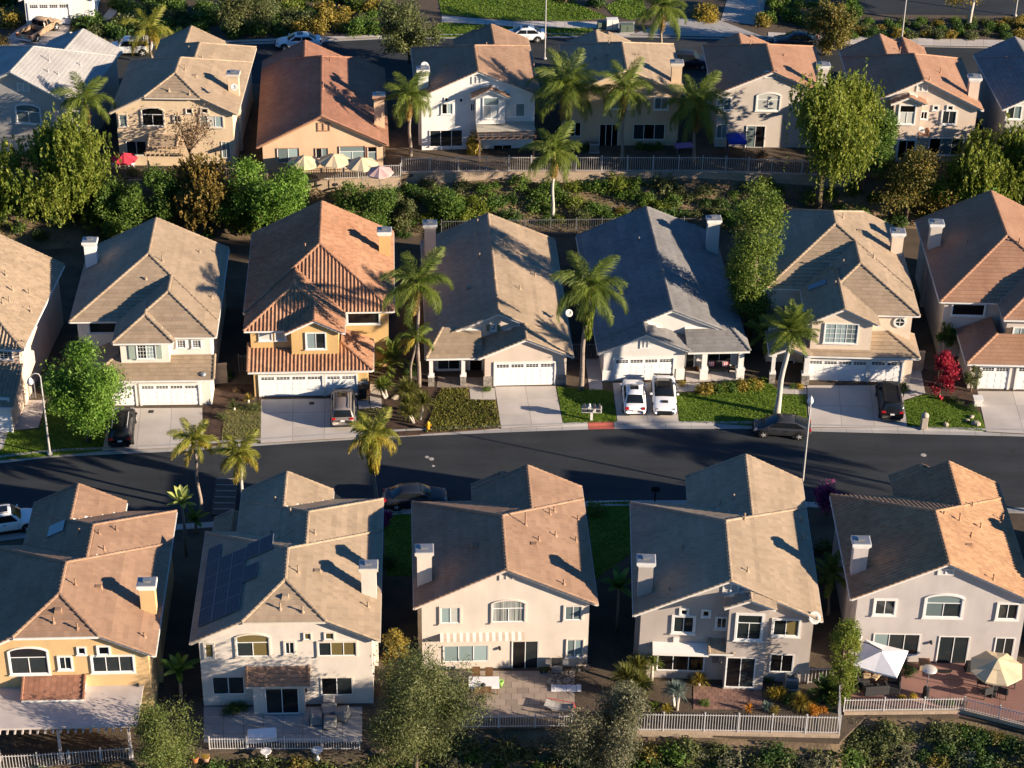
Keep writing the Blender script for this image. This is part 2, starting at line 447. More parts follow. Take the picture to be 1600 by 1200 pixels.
                for i, (p, kd) in enumerate(pl):
                    if kd not in 'rhd': continue
                    a = np.array(p); b = np.array(pl[(i+1) % len(pl)][0])
                    key = tuple(sorted([tuple(np.round(a, 2)), tuple(np.round(b, 2))]))
                    if key in seen: continue
                    seen.add(key)
                    if a[2] > b[2]: a, b = b, a
                    L = np.linalg.norm(b-a); dirn = (b-a)/L; cnt = max(1, int(L/0.36))
                    side = np.cross(dirn, [0, 0, 1]); side /= np.linalg.norm(side); upv = np.cross(side, dirn)
                    hid = s.hidden(np.array([a+(b-a)*((i2+.5)/cnt) for i2 in range(cnt)]), wi)
                    r = 0.115 if kd == 'r' else 0.14
                    for c in range(cnt):
                        if hid[c]: continue
                        p0 = a+(b-a)*(c/cnt)-dirn*0.03; p1 = a+(b-a)*((c+1)/cnt)
                        lift0, lift1 = 0.035+rnd.random()*0.012, 0.012
                        if kd == 'r': lift0 += 0.01
                        ang = [math.pi*k/4 for k in range(5)]
                        V = [p0+side*math.cos(t)*r+upv*(math.sin(t)*r*0.75+lift0) for t in ang]+[p1+side*math.cos(t)*r*0.9+upv*(math.sin(t)*r*0.7+lift1) for t in ang]
                        caps.mesh(V, [(k+1, k, 5+k, 6+k) for k in range(4)]+[(0, 1, 2, 3, 4)], 0)
        Q = np.concatenate(Q); T = np.concatenate(T)
        t = link('roof_tile', quad_data('roof_tile', Q, T, s.roofm), s.roof); t['kind'] = 'stuff'
        c = caps.build('ridge_tile', s.roofm, s.roof, kind='stuff')
    # --- fittings
    def window(s, px, y, panes, trim=0.11, tm=None, arch=False, bars=0, name='window', split=None, sill=True):
        x0, x1, z0, z1 = s.rect(px, y)
        tm = tm or s.trim
        pr = 0.085 if trim else 0.05
        fb = MB(); t = trim or 0.05
        rows = panes.split('/')
        if arch: rise = min(0.22*(x1-x0), 0.45*(z1-z0))
        def zt(x, k=0.0):
            if not arch: return z1-k
            xm, hw = (x0+x1)/2, (x1-x0)/2
            return z1-k-rise*(1-math.sqrt(max(0, 1-((x-xm)/hw*0.92)**2)))
        n = 10 if arch else 1
        ya, yb = y-pr, y+0.02
        for i in range(n):   # head
            xa, xb = x0+(x1-x0)*i/n, x0+(x1-x0)*(i+1)/n
            V = [(xa, ya, zt(xa, t)), (xb, ya, zt(xb, t)), (xb, ya, zt(xb)), (xa, ya, zt(xa)), (xa, yb, zt(xa, t)), (xb, yb, zt(xb, t)), (xb, yb, zt(xb)), (xa, yb, zt(xa))]
            fb.mesh(V, [(0, 1, 2, 3), (3, 2, 6, 7), (4, 5, 1, 0), (0, 3, 7, 4), (1, 5, 6, 2)])
        fb.box(x0, x0+t, ya, yb, z0+t, zt(x0, t)+0.001); fb.box(x1-t, x1, ya, yb, z0+t, zt(x1, t)+0.001)
        fb.box(x0, x1, ya, yb, z0, z0+t)
        w = fb.build(name, tm, s.root)
        if trim and sill:
            sb = MB(); sb.box(x0-0.06, x1+0.06, ya-0.05, ya-0.002, z0-0.02, z0+0.06); sb.build('sill', tm, w)
        sb = MB(); sw = 0.045
        xi0, xi1, zi0, zi1 = x0+t, x1-t, z0+t, z1-t
        ys = y-0.045
        split = split or ([0.36, 0.64] if len(rows) == 2 else [1.0/len(rows)]*len(rows))
        zc = zi1
        for ri, row in enumerate(rows):
            za, zb_ = zc-(zi1-zi0)*split[ri], zc; zc = za
            cols = len(row)
            if ri: sb.box(xi0, xi1, ys, y+0.01, zb_-sw/2, zb_+sw/2)
            for ci, ch in enumerate(row):
                xa, xb = xi0+(xi1-xi0)*ci/cols, xi0+(xi1-xi0)*(ci+1)/cols
                if ci: sb.box(xa-sw/2, xa+sw/2, ys-0.004, y+0.01, za+sw*0.5, zb_-sw*0.5)
                pb = MB(); tl = rnd.uniform(-0.004, 0.004)
                if arch and ri == 0:
                    m = 8; top = [(xa+(xb-xa)*k/m, y-0.018, zt(xa+(xb-xa)*k/m, t)) for k in range(m, -1, -1)]
                    pb.face([(xa, y-0.018, za), (xb, y-0.018, za)]+top)
                else:
                    pb.face([(xa, y-0.018-tl, za), (xb, y-0.018+tl, za), (xb, y-0.018+tl, zb_), (xa, y-0.018-tl, zb_)])
                pb.build('pane', PANES[ch], w)
                for b in range(bars):
                    xx = xa+(xb-xa)*(b+1)/(bars+1); sb.box(xx-0.012, xx+0.012, ys+0.01, y+0.005, za, zb_)
                if bars:
                    for b in range(3):
                        zz = za+(zb_-za)*(b+1)/4; sb.box(xa, xb, ys+0.012, y+0.004, zz-0.012, zz+0.012)
        sb.box(xi0-0.002, xi0+sw, ys+0.002, y+0.01, zi0, zt(xi0, t)-0.01); sb.box(xi1-sw, xi1+0.002, ys+0.002, y+0.01, zi0, zt(xi1, t)-0.01)
        sb.box(xi0+sw, xi1-sw, ys+0.002, y+0.01, zi0, zi0+sw)
        sb.build('sash', SASH, w)
        return w
    def vent(s, px, y):
        x0, x1, z0, z1 = s.rect(px, y); b = MB()
        b.box(x0, x1, y-0.07, y+0.02, z0, z0+0.08); b.box(x0, x1, y-0.07, y+0.02, z1-0.08, z1)
        b.box(x0, x0+0.1, y-0.07, y+0.02, z0+.08, z1-.08); b.box(x1-0.1, x1, y-0.07, y+0.02, z0+.08, z1-.08)
        xm = (x0+x1)/2; b.box(xm-0.05, xm+0.05, y-0.068, y+0.02, z0+.08, z1-.08)
        for k in range(4):
            z = z0+.1+(z1-z0-.2)*k/4; b.box(x0+.1, x1-.1, y-0.03, y+0.01, z, z+0.035)
        b.build('gable_vent', s.trim, s.root)
    def chimney(s, base, top, side, w=0.95, d=0.75, m=None, zb=5.7):
        x, y = s.l(*base, zb)
        ins = w/2+0.2
        x = ins if side == 'l' else s.W-ins
        y += d/2
        zt = height_at(s.world(x, y), top[1])-0.12-0.30
        b = MB(); b.box(x-w/2, x+w/2, y-d/2, y+d/2, 0, zt-0.42)
        c = b.build('chimney', m or s.wallm, s.root)
        b = MB(); b.box(x-w/2-0.05, x+w/2+0.05, y-d/2-0.05, y+d/2+0.05, zt-0.42, zt-0.26); b.box(x-w/2-0.14, x+w/2+0.14, y-d/2-0.14, y+d/2+0.14, zt-0.26, zt-0.04)
        b.build('chimney_cap', s.trim, c)
        b = MB(); b.box(x-w/2-0.1, x+w/2+0.1, y-d/2-0.1, y+d/2+0.1, zt-0.04, zt, taper=0.02); b.box(x-0.2, x+0.2, y-0.14, y+0.14, zt, zt+0.1); b.box(x-0.24, x+0.24, y-0.18, y+0.18, zt+0.14, zt+0.17)
        for sx in (-1, 1): b.box(x+sx*.18-.015, x+sx*.18+.015, y-.1, y+.1, zt+.1, zt+.14)
        b.build('flue', METAL, c)
        return c
    def roof_z(s, x, y):
        z = -1
        for planes in s.wings:
            for pl in planes:
                P, n = s.zplane(pl); m = len(P); area = sum(P[i][0]*P[(i+1) % m][1]-P[(i+1) % m][0]*P[i][1] for i in range(m)); sg = 1 if area > 0 else -1
                if all(sg*((P[(i+1) % m][0]-P[i][0])*(y-P[i][1])-(P[(i+1) % m][1]-P[i][1])*(x-P[i][0])) >= 0 for i in range(m)):
                    z = max(z, P[0][2]-(n[0]*(x-P[0][0])+n[1]*(y-P[0][1]))/n[2])
        return z
    def pipes(s, pts):
        """Vent pipes standing on the roof, given where they show in the photograph."""
        for px, py, h in pts:
            z = 6.8
            for _ in range(12):
                x, y = s.l(px, py, z); zz = s.roof_z(x, y)
                if zz < 0: break
                z = z*0.4+zz*0.6
            if s.roof_z(x, y) < 0: continue
            b = MB(); z = s.roof_z(x, y)
            b.lathe([(0.16, -0.08), (0.13, 0.06), (0.055, 0.13), (0.05, h), (0.075, h), (0.075, h+0.07), (0.02, h+0.09)], 8, (x, y, z))
            b.build('vent_pipe', s.roofm, s.roof)
    def hood(s, pts):
        """Box-shaped attic vents lying on the slope."""
        for px, py in pts:
            z = 6.8
            for _ in range(12):
                x, y = s.l(px, py, z); zz = s.roof_z(x, y)
                if zz < 0: break
                z = z*0.4+zz*0.6
            if s.roof_z(x, y) < 0: continue
            z = s.roof_z(x, y); b = MB()
            b.box(x-.28, x+.28, y-.25, y+.25, z-.2, z+.19, taper=0.09); b.build('attic_vent', s.roofm, s.roof)
    def garage(s, px, y, sections=4, lites=4, shade=None):
        x0, x1, z0, z1 = s.rect(px, y); z0 = 0.02
        fb = MB(); t = 0.14
        fb.box(x0-t, x0, y-0.09, y+0.02, 0, z1+t); fb.box(x1, x1+t, y-0.09, y+0.02, 0, z1+t); fb.box(x0, x1, y-0.09, y+0.02, z1, z1+t)
        g = fb.build('garage_door', s.trim, s.root)
        dm = mat('garage_white', (0.80, 0.79, 0.77), (0.74, 0.73, 0.71), 1.2, 0.5)
        hs = (z1-z0)/sections; cols = lites
        for k in range(sections):
            b = MB(); za, zb = z0+hs*k, z0+hs*(k+1)-0.012
            b.box(x0, x1, y-0.02, y+0.015, za, zb)
            w = (x1-x0)/cols
            for c in range(cols):
                xa, xb = x0+w*c+0.09, x0+w*(c+1)-0.09
                if k == sections-1: 
                    b.box(xa-.03, xb+.03, y-0.028, y-0.021, za+.10, zb-.06)
                    continue
                for (p0, p1) in ((xa, (xa+xb)/2-.04), ((xa+xb)/2+.04, xb)): b.box(p0, p1, y-0.034, y-0.021, za+0.09, zb-0.08, taper=0)
            o = b.build('door_section', dm, g)
            if k == sections-1:
                for c in range(cols):
                    xa, xb = x0+w*c+0.09, x0+w*(c+1)-0.09
                    lb = MB(); m = 4
                    for q in range(m):
                        a, e = xa+(xb-xa)*q/m+.02, xa+(xb-xa)*(q+1)/m-.02; zm = (za+.13+zb-.09)/2
                        lb.box(a, e, y-0.034, y-0.0285, za+.13, zm-.012); lb.box(a, e, y-0.034, y-0.0285, zm+.012, zb-.09)
                    lb.build('door_window', PANES['d'], g)
        return g
    def slab(s, name, m, x0, x1, y0, y1, z0, z1, kind=None):
        b = MB(); b.box(x0, x1, y0, y1, z0, z1); return b.build(name, m, s.root)
    def shutters(s, rects, y, m):
        for px in rects:
            x0, x1, z0, z1 = s.rect(px, y); b = MB(); b.box(x0, x1, y-.06, y+.01, z0, z1)
            for k in range(8):
                z = z0+.05+(z1-z0-.1)*k/8; b.box(x0+.04, x1-.04, y-.085, y-.061, z, z+.05)
            b.build('shutter', m, s.root)
    def dish(s, px, y, r=0.38, m=None):
        x, z = s.w(*px, y); b = MB()
        aim = Vector((0.25, -0.75, 0.6)).normalized(); q = aim.to_track_quat('Z', 'Y').to_matrix().to_4x4()
        prof = [(0.02, 0.0), (r*.5, r*.07), (r*.85, r*.2), (r, r*.3), (r*.97, r*.33), (r*.5, r*.11), (0.02, r*.04)]
        n = 16; V = []; F = []
        for rr, zz in prof:
            for k in range(n): V.append(tuple(q @ Vector((rr*math.cos(2*math.pi*k/n), rr*math.sin(2*math.pi*k/n), zz))+Vector((x, y-.35, z))))
        for i in range(len(prof)-1):
            for k in range(n): F.append((i*n+k, i*n+(k+1) % n, (i+1)*n+(k+1) % n, (i+1)*n+k))
        b.mesh(V, F)
        d = b.build('satellite_dish', mat('dish_grey', (.45, .44, .42), (.36, .35, .34), 4, .5), s.root, smooth=True)
        a = MB(); a.tube([(x, y+.05, z-.35), (x, y-.25, z-.3), (x, y-.33, z-.02)], .025, 6)
        tip = Vector((x, y-.35, z))+aim*0.45; a.tube([Vector((x, y-.35, z-.3)), tip], .014, 5); a.box(tip.x-.05, tip.x+.05, tip.y-.05, tip.y+.05, tip.z-.04, tip.z+.06)
        a.build('dish_arm', METAL, d)
# ------------------------------------------------------------------ ground, roads, lots
SOIL = mat('soil', (0.06, 0.045, 0.032), (0.11, 0.082, 0.056), 0.5, 0.95, bump=.6, bscale=9, fine=.25)
SLOPE = mat('slope_soil', (0.06, 0.05, 0.03), (0.22, 0.15, 0.09), 0.35, 0.95, bump=.8, bscale=6, fine=.25)
MULCH = mat('mulch', (0.04, 0.024, 0.017), (0.085, 0.05, 0.033), 1.5, 0.95, bump=.8, bscale=14, fine=.3)
ASPH = mat('asphalt', (0.021, 0.025, 0.029), (0.031, 0.035, 0.039), 0.25, 0.85, bump=.25, bscale=40, fine=.10)
def age_asphalt(m):
    nt = m.node_tree; N = nt.nodes; L = nt.links; bs = N['Principled BSDF']; src = bs.inputs['Base Color'].links[0].from_socket; tc = N.new('ShaderNodeTexCoord')
    def scaled(fac, lo, hi, a, b_):
        nonlocal src
        mr = N.new('ShaderNodeMapRange'); mr.inputs['From Min'].default_value = lo; mr.inputs['From Max'].default_value = hi; mr.inputs['To Min'].default_value = a; mr.inputs['To Max'].default_value = b_; L.new(fac, mr.inputs['Value'])
        sc = N.new('ShaderNodeVectorMath'); sc.operation = 'SCALE'; L.new(src, sc.inputs[0]); L.new(mr.outputs[0], sc.inputs['Scale']); src = sc.outputs[0]
    mp = N.new('ShaderNodeMapping'); mp.inputs['Scale'].default_value = (.06, .55, 1); L.new(tc.outputs['Object'], mp.inputs[0])
    n1 = N.new('ShaderNodeTexNoise'); n1.inputs['Scale'].default_value = 1.5; n1.inputs['Detail'].default_value = 5; L.new(mp.outputs[0], n1.inputs['Vector']); scaled(n1.outputs['Fac'], .3, .7, .82, 1.22)
    nw = N.new('ShaderNodeTexNoise'); nw.inputs['Scale'].default_value = .5; L.new(tc.outputs['Object'], nw.inputs['Vector'])
    ad = N.new('ShaderNodeVectorMath'); ad.operation = 'MULTIPLY_ADD'; ad.inputs[1].default_value = (1.6, 1.6, 0); L.new(nw.outputs['Color'], ad.inputs[0]); L.new(tc.outputs['Object'], ad.inputs[2])
    vo = N.new('ShaderNodeTexVoronoi'); vo.feature = 'DISTANCE_TO_EDGE'; vo.inputs['Scale'].default_value = .16; L.new(ad.outputs[0], vo.inputs['Vector']); scaled(vo.outputs['Distance'], .003, .010, .84, 1.0)
    n3 = N.new('ShaderNodeTexNoise'); n3.inputs['Scale'].default_value = .9; n3.inputs['Detail'].default_value = 2; L.new(tc.outputs['Object'], n3.inputs['Vector']); scaled(n3.outputs['Fac'], .62, .72, 1.0, .80)
    L.new(src, bs.inputs['Base Color'])
age_asphalt(ASPH)
CONC = mat('concrete', (0.42, 0.375, 0.33), (0.51, 0.46, 0.41), 0.5, 0.88, bump=.12, bscale=40, tile=.07, fine=.05)
CONC2 = mat('concrete_grey', (0.30, 0.285, 0.265), (0.38, 0.36, 0.335), 0.4, 0.88, bump=.12, bscale=40, tile=.06, fine=.06)
JOINT = mat('joint', (0.12, 0.10, 0.085), rough=.95)
LAWN = mat('lawn_green', (0.07, 0.125, 0.006), (0.105, 0.165, 0.012), 0.8, 0.9, bump=.9, bscale=22, fine=.3)
DRY = mat('lawn_dry', (0.10, 0.115, 0.03), (0.19, 0.165, 0.06), 0.9, 0.9, bump=.9, bscale=22, fine=.3)
PAVER = mat('paver', (0.33, 0.265, 0.21), (0.25, 0.20, 0.165), 0.6, 0.85, bump=.2, bscale=30, tile=.18)
BRICKP = mat('brick_paving', (0.27, 0.15, 0.11), (0.20, 0.115, 0.09), 0.8, 0.85, bump=.2, bscale=30, tile=.18)
REDCONC = mat('red_concrete', (0.29, 0.155, 0.12), (0.22, 0.12, 0.10), 0.5, 0.8, bump=.1, bscale=30)
BLOCK = mat('block_wall', (0.42, 0.32, 0.23), (0.34, 0.26, 0.185), 0.7, 0.92, bump=.3, bscale=25, tile=.1)

def line(pts, z): return np.array([G(px, py, z) for px, py in pts])
KERB = line([(-260, 745), (0, 724), (80, 714), (172, 710), (280, 705), (397, 697), (500, 690), (635, 682), (800, 675), (950, 670), (1050, 670), (1200, 670), (1267, 674), (1425, 678), (1600, 682), (1900, 694)], 0)
def kerb_y(x): return float(np.interp(x, KERB[:, 0], KERB[:, 1]))
ROADW = 9.6
FRONT = line([(-300, 1206), (-50, 1202), (208, 1190), (330, 1174), (562, 1174), (640, 1150), (730, 1139), (892, 1136), (975, 1142), (1312, 1160), (1316, 1120), (1500, 1119), (1552, 1130), (1700, 1170), (1900, 1180)], .1)
MIDB = line([(-300, 410), (100, 388), (350, 376), (700, 368), (1000, 366), (1250, 361), (1700, 352), (2000, 350)], .1)
TERR = line([(-400, 286), (0, 284), (60, 283), (285, 282.2), (462, 284.2), (560, 280.5), (626, 278.2), (632, 271.2), (760, 269.2), (900, 269.2), (1097, 269.2), (1205, 272.2), (1330, 277), (1700, 284), (2100, 288)], 3.5)
UK = line([(-300, 95), (0, 82), (175, 73), (400, 69), (500, 66), (587, 61), (850, 59), (990, 58), (1200, 63), (1320, 71), (1525, 75), (1700, 79), (2000, 86)], 3.4)
def at_x(L, x): return np.interp(x, L[:, 0], L[:, 1])
_nz = [(random.Random(3+i).uniform(.1, .9), random.Random(50+i).uniform(.1, .9), random.Random(90+i).uniform(0, 6)) for i in range(7)]
def bumpy(x, y): return sum(np.sin(x*a+y*b+c) for a, b, c in _nz)/7
def ground_z(x, y):
    yf, ym, yb = at_x(FRONT, x), at_x(MIDB, x), at_x(TERR, x)
    n = bumpy(x, y)
    d = yf-y
    zf = -np.minimum(d*0.46, 9.0+0*d)+.05*n*np.minimum(d, 4)
    zm = np.clip((y-ym)/(yb-ym), 0, 1)*2.6+.25*n*np.clip((y-ym)*.4, 0, 1)*np.clip((yb-y)*.5, 0, 1)
    return np.where(y < yf, zf-.06, np.where(y < ym, -0.06, np.where(y < yb+.15, zm-.06, 3.34)))
gx = np.concatenate([np.linspace(-900, -75, 14), np.arange(-70, 70.1, 1.0), np.linspace(75, 900, 14)])
gy = np.concatenate([np.linspace(-900, -80, 12), np.arange(-75, 40, .6), np.arange(40, 95, 2.5), np.linspace(100, 1500, 14)])
GX, GY = np.meshgrid(gx, gy); GZ = ground_z(GX, GY)
me = bpy.data.meshes.new('ground'); nx_, ny_ = len(gx), len(gy)
idx = np.arange(nx_*ny_).reshape(ny_, nx_)
me.from_pydata(np.stack([GX, GY, GZ], -1).reshape(-1, 3).tolist(), [], np.stack([idx[:-1, :-1], idx[:-1, 1:], idx[1:, 1:], idx[1:, :-1]], -1).reshape(-1, 4).tolist())
me.materials.append(SLOPE); me.polygons.foreach_set('use_smooth', [True]*len(me.polygons))
tag(link('ground', me), kind='structure')

def poly_sheet(name, P, z, m, th=.1, kind='structure', parent=None):
    b = MB(); b.prism([(p[0], p[1]) for p in P], z-th, z); o = b.build(name, m, parent)
    if kind: o['kind'] = kind
    return o
def ccw(P):
    a = sum(P[i][0]*P[(i+1) % len(P)][1]-P[(i+1) % len(P)][0]*P[i][1] for i in range(len(P)))
    return P if a > 0 else P[::-1]
def sheet(name, px, z, m, th=.1): return poly_sheet(name, ccw([G(a, b, z) for a, b in px]), z, m, th)
xs = np.linspace(-75, 75, 76)
def strip(name, ya, yb, z, m, th=.1):
    b = MB()
    for i in range(len(xs)-1):
        a, c = xs[i], xs[i+1]
        V = [(a, ya(a), z), (c, ya(c), z), (c, yb(c), z), (a, yb(a), z)]
        b.face(V, t=.5)
        for p, q in ((0, 1), (2, 3)): b.face([V[q], V[p], (V[p][0], V[p][1], z-th), (V[q][0], V[q][1], z-th)], t=.5)
    return tag(b.build(name, m), kind='structure')
strip('street', lambda x: kerb_y(x)-ROADW, kerb_y, 0, ASPH)
strip('lot_ground', lambda x: kerb_y(x)+.85, lambda x: at_x(MIDB, x), .1, SOIL, .15)
strip('lot_ground', lambda x: at_x(FRONT, x), lambda x: kerb_y(x)-ROADW-.85, .1, SOIL, .15)
strip('terrace_ground', lambda x: at_x(TERR, x)+.1, lambda x: at_x(UK, x)-10.3, 3.5, SOIL, .3)
strip('upper_street', lambda x: at_x(UK, x)-10.3, lambda x: at_x(UK, x), 3.4, ASPH)
strip('verge_ground', lambda x: at_x(UK, x)+.6, lambda x: at_x(UK, x)+60, 3.5, SOIL, .3)
# kerbs: separate lengths of rolled kerb with open joints
def kerb(name, yfun, side, z, step, x0, x1, red=None):
    root = thing(name, None, None); root['kind'] = 'structure'
    prof = [(0, 0), (.42, .015), (.50, .05), (.60, .115), (.68, .128), (.86, .132), (.86, -.15), (0, -.15)]
    x = x0
    while x < x1:
        xe = x+step-.02; a = np.array([x, yfun(x)]); c = np.array([xe, yfun(xe)]); d = (c-a)/np.linalg.norm(c-a); nn = np.array([-d[1], d[0]])*side
        V = [(*(a+nn*p), z+q) for p, q in prof]+[(*(c+nn*p), z+q) for p, q in prof]; k = len(prof)
        F = [(i, (i+1) % k, k+(i+1) % k, k+i) for i in range(k)]+[tuple(range(k-1, -1, -1)), tuple(range(k, 2*k))]
        if side > 0: F = [f[::-1] for f in F]
        b = MB(); b.mesh(V, F)
        b.build('kerb_stone', REDP if red and red[0] <= (x+xe)/2 <= red[1] else CONC2, root)
        x += step
REDP = mat('red_kerb_paint', (.42, .10, .07), (.32, .09, .07), 3, .7)
rx0 = G(926, 663, 0)[0]
kerb('kerb', lambda x: kerb_y(x), 1, 0, 2.0, -50, 50, (rx0-1, rx0+1))
kerb('kerb', lambda x: kerb_y(x)-ROADW, -1, 0, 3.0, -50, 50)
kerb('kerb', lambda x: at_x(UK, x), 1, 3.4, 4.0, -62, 66)
GRASS_SPOTS = []
def lawn(px, z=.115, m=None, tall=1.0):
    P = ccw([G(a, b, z) for a, b in px]); poly_sheet('lawn', P, z, m or LAWN, .08); GRASS_SPOTS.append((P, z, m or LAWN, tall))
def slabs(name, q, nx, ny, z, m=None, gap=.012, piece='concrete_slab', th=.06, jitter=0.0, offset=False, base=JOINT):
    """A paved quad cut into separate slabs; q: four picture corners, near left, near right, far right, far left."""
    A, B, C_, D_ = [G(a, b, z)[:2] for a, b in q]
    P = lambda u, v: (A*(1-u)+B*u)*(1-v)+(D_*(1-u)+C_*u)*v
    root = poly_sheet(name, ccw([A, B, C_, D_]), z-.012, base, .05)
    W, H = np.linalg.norm(B-A), np.linalg.norm(D_-A)
    for j in range(ny):
        off = .5/nx if offset and j % 2 else 0
        cols = [(i/nx-off, (i+1)/nx-off) for i in range(nx+(1 if off else 0))]
        for u0, u1 in cols:
            u0, u1 = max(0, u0), min(1, u1)
            if u1-u0 < .02: continue
            g, h = gap/W, gap/H; zz = z+rnd.uniform(-jitter, jitter)
            b = MB(); b.prism([P(u0+g, j/ny+h), P(u1-g, j/ny+h), P(u1-g, (j+1)/ny-h), P(u0+g, (j+1)/ny-h)], z-th, zz); b.build(piece, m or CONC, root)
    return root
Z = .125
slabs('driveway', [(-60, 722), (5, 700), (18, 655), (-60, 655)], 2, 3, Z)
slabs('driveway', [(160, 704), (318, 697), (316, 637), (172, 638)], 3, 3, Z)
slabs('driveway', [(407, 692), (556, 683), (558, 622), (408, 624)], 3, 3, Z)
slabs('driveway', [(783, 669), (880, 664), (868, 603), (773, 604)], 2, 3, Z)
slabs('driveway', [(965, 662), (1061, 661), (1054, 597), (957, 598)], 2, 3, Z)
slabs('driveway', [(1264, 667), (1418, 669), (1409, 602), (1261, 602)], 3, 2, Z)
slabs('driveway', [(1541, 674), (1720, 684), (1690, 612), (1527, 611)], 3, 3, Z)
slabs('path', [(20, 672), (60, 668), (72, 625), (44, 625)], 1, 4, Z)
slabs('path', [(579, 637), (597, 637), (594, 600), (576, 600)], 1, 4, Z)
slabs('path', [(560, 639), (579, 637), (576, 626), (558, 626)], 1, 1, Z-.002)
slabs('path', [(735, 624), (775, 624), (773, 606), (733, 605)], 2, 1, Z)
slabs('porch_floor', [(682, 605), (770, 605), (768, 590), (684, 588)], 4, 1, Z+.002, PAVER)
slabs('path', [(921, 609), (942, 609), (937, 560), (914, 560)], 1, 5, Z)
slabs('path', [(1056, 612), (1094, 611), (1093, 598), (1055, 599)], 2, 1, Z)
slabs('porch_floor', [(1072, 597), (1152, 594), (1150, 578), (1070, 580)], 4, 1, Z+.05)
slabs('path', [(1222, 615), (1261, 616), (1260, 604), (1221, 603)], 2, 1, Z)
slabs('path', [(1411, 625), (1446, 614), (1437, 570), (1421, 570)], 1, 5, Z)
lawn([(-30, 720), (3, 702), (8, 674), (62, 670), (75, 628), (110, 632), (172, 640), (160, 703), (80, 711)])
lawn([(345, 694), (407, 690), (408, 626), (352, 640)], m=DRY)
lawn([(560, 684), (600, 681), (598, 638), (558, 640)], m=DRY)
lawn([(880, 662), (964, 660), (957, 610), (870, 604)])
lawn([(1062, 660), (1262, 666), (1259, 617), (1221, 616), (1195, 588), (1170, 597), (1095, 613), (1056, 614)])
lawn([(1419, 668), (1541, 673), (1532, 645), (1480, 622), (1446, 616), (1411, 627)])
sheet('mulch_bed', [(1447, 613), (1480, 621), (1533, 643), (1526, 611), (1500, 590), (1440, 575)], .12, MULCH)
sheet('mulch_bed', [(602, 681), (657, 678), (680, 606), (668, 596), (600, 600)], .118, MULCH)
sheet('mulch_bed', [(318, 697), (344, 695), (352, 638), (395, 622), (395, 600), (330, 600), (318, 640)], .118, MULCH)
sheet('planting_bed', [(657, 677), (783, 668), (775, 625), (734, 625), (733, 606), (681, 606)], .119, MULCH)
# ground behind the near row and its back yards
lawn([(917, 786), (988, 783), (992, 860), (930, 905)], .115)
lawn([(598, 800), (645, 800), (650, 900), (604, 900)], .115)
slabs('patio', [(318, 1160), (566, 1160), (566, 1104), (318, 1104)], 8, 4, .122, CONC2)
slabs('patio', [(664, 1122), (898, 1118), (898, 1048), (664, 1048)], 13, 8, .124, PAVER, piece='paver', jitter=.006, offset=True)
slabs('patio', [(1083, 1108), (1192, 1108), (1190, 1072), (1083, 1072)], 11, 7, .124, BRICKP, piece='paver', jitter=.005, offset=True)
slabs('patio', [(1330, 1102), (1640, 1130), (1640, 1036), (1330, 1036)], 4, 3, .122, REDCONC, piece='patio_slab')
st = G(352, 780, .1)
STEPM = mat('step_dark', (.055, .05, .045), (.08, .072, .065), 2, .9)
root = thing('side_steps', None, None, G(352, 790, .12)); root['kind'] = 'structure'
for k in range(6):
    a = G(354-k*1.0, 753+k*9.5, .12)-G(352, 790, .12); b = MB(); b.box(a[0]-.85, a[0]+.85, a[1]-.33, a[1]+.33, -.05, .03); b.build('step_slab', STEPM, root); b = MB(); b.box(a[0]-.8, a[0]+.75, a[1]+.37, a[1]+.43, -.05, .035); b.build('step_edge', CONC2, root)
# far side of the upper street
Z2 = 3.53
slabs('driveway', [(-20, 81), (98, 74), (112, 34), (44, 34)], 2, 4, Z2)
slabs('path', [(140, 52), (155, 47), (190, 12), (172, 12)], 1, 5, Z2)
lawn([(90, 74), (165, 70), (168, 44), (115, 40)], Z2-.005, DRY)
lawn([(676, -45), (835, -45), (910, 10), (952, 27), (900, 32), (800, 31), (690, 22)], Z2-.005)
lawn([(946, 10), (1000, -20), (1012, 24), (985, 31), (958, 24)], Z2-.005)
lawn([(655, 57), (690, 35), (800, 42), (925, 44), (928, 54), (850, 55), (730, 57)], Z2-.005)
slabs('pavement', [(690, 34), (800, 41), (800, 33), (690, 24)], 8, 1, Z2); slabs('pavement', [(800, 41), (992, 46), (992, 34), (800, 33)], 14, 1, Z2)
slabs('pavement', [(0, 82-4), (590, 58), (590, 54), (0, 76)], 24, 1, Z2-.004)
slabs('driveway', [(986, 54), (1198, 59), (1126, 32), (1058, 28)], 6, 4, Z2+.002, CONC2); slabs('driveway', [(1126, 32), (1190, 40), (1200, -30), (1145, -30)], 2, 5, Z2, CONC2)
slabs('pavement', [(1200, 60), (1330, 69), (1330, 57), (1200, 50)], 6, 1, Z2); slabs('pavement', [(1330, 69), (1640, 74), (1640, 64), (1330, 57)], 12, 1, Z2)
sheet('cross_street', [(1330, 22), (1720, 26), (1720, -60), (1340, -60)], Z2-.01, ASPH)
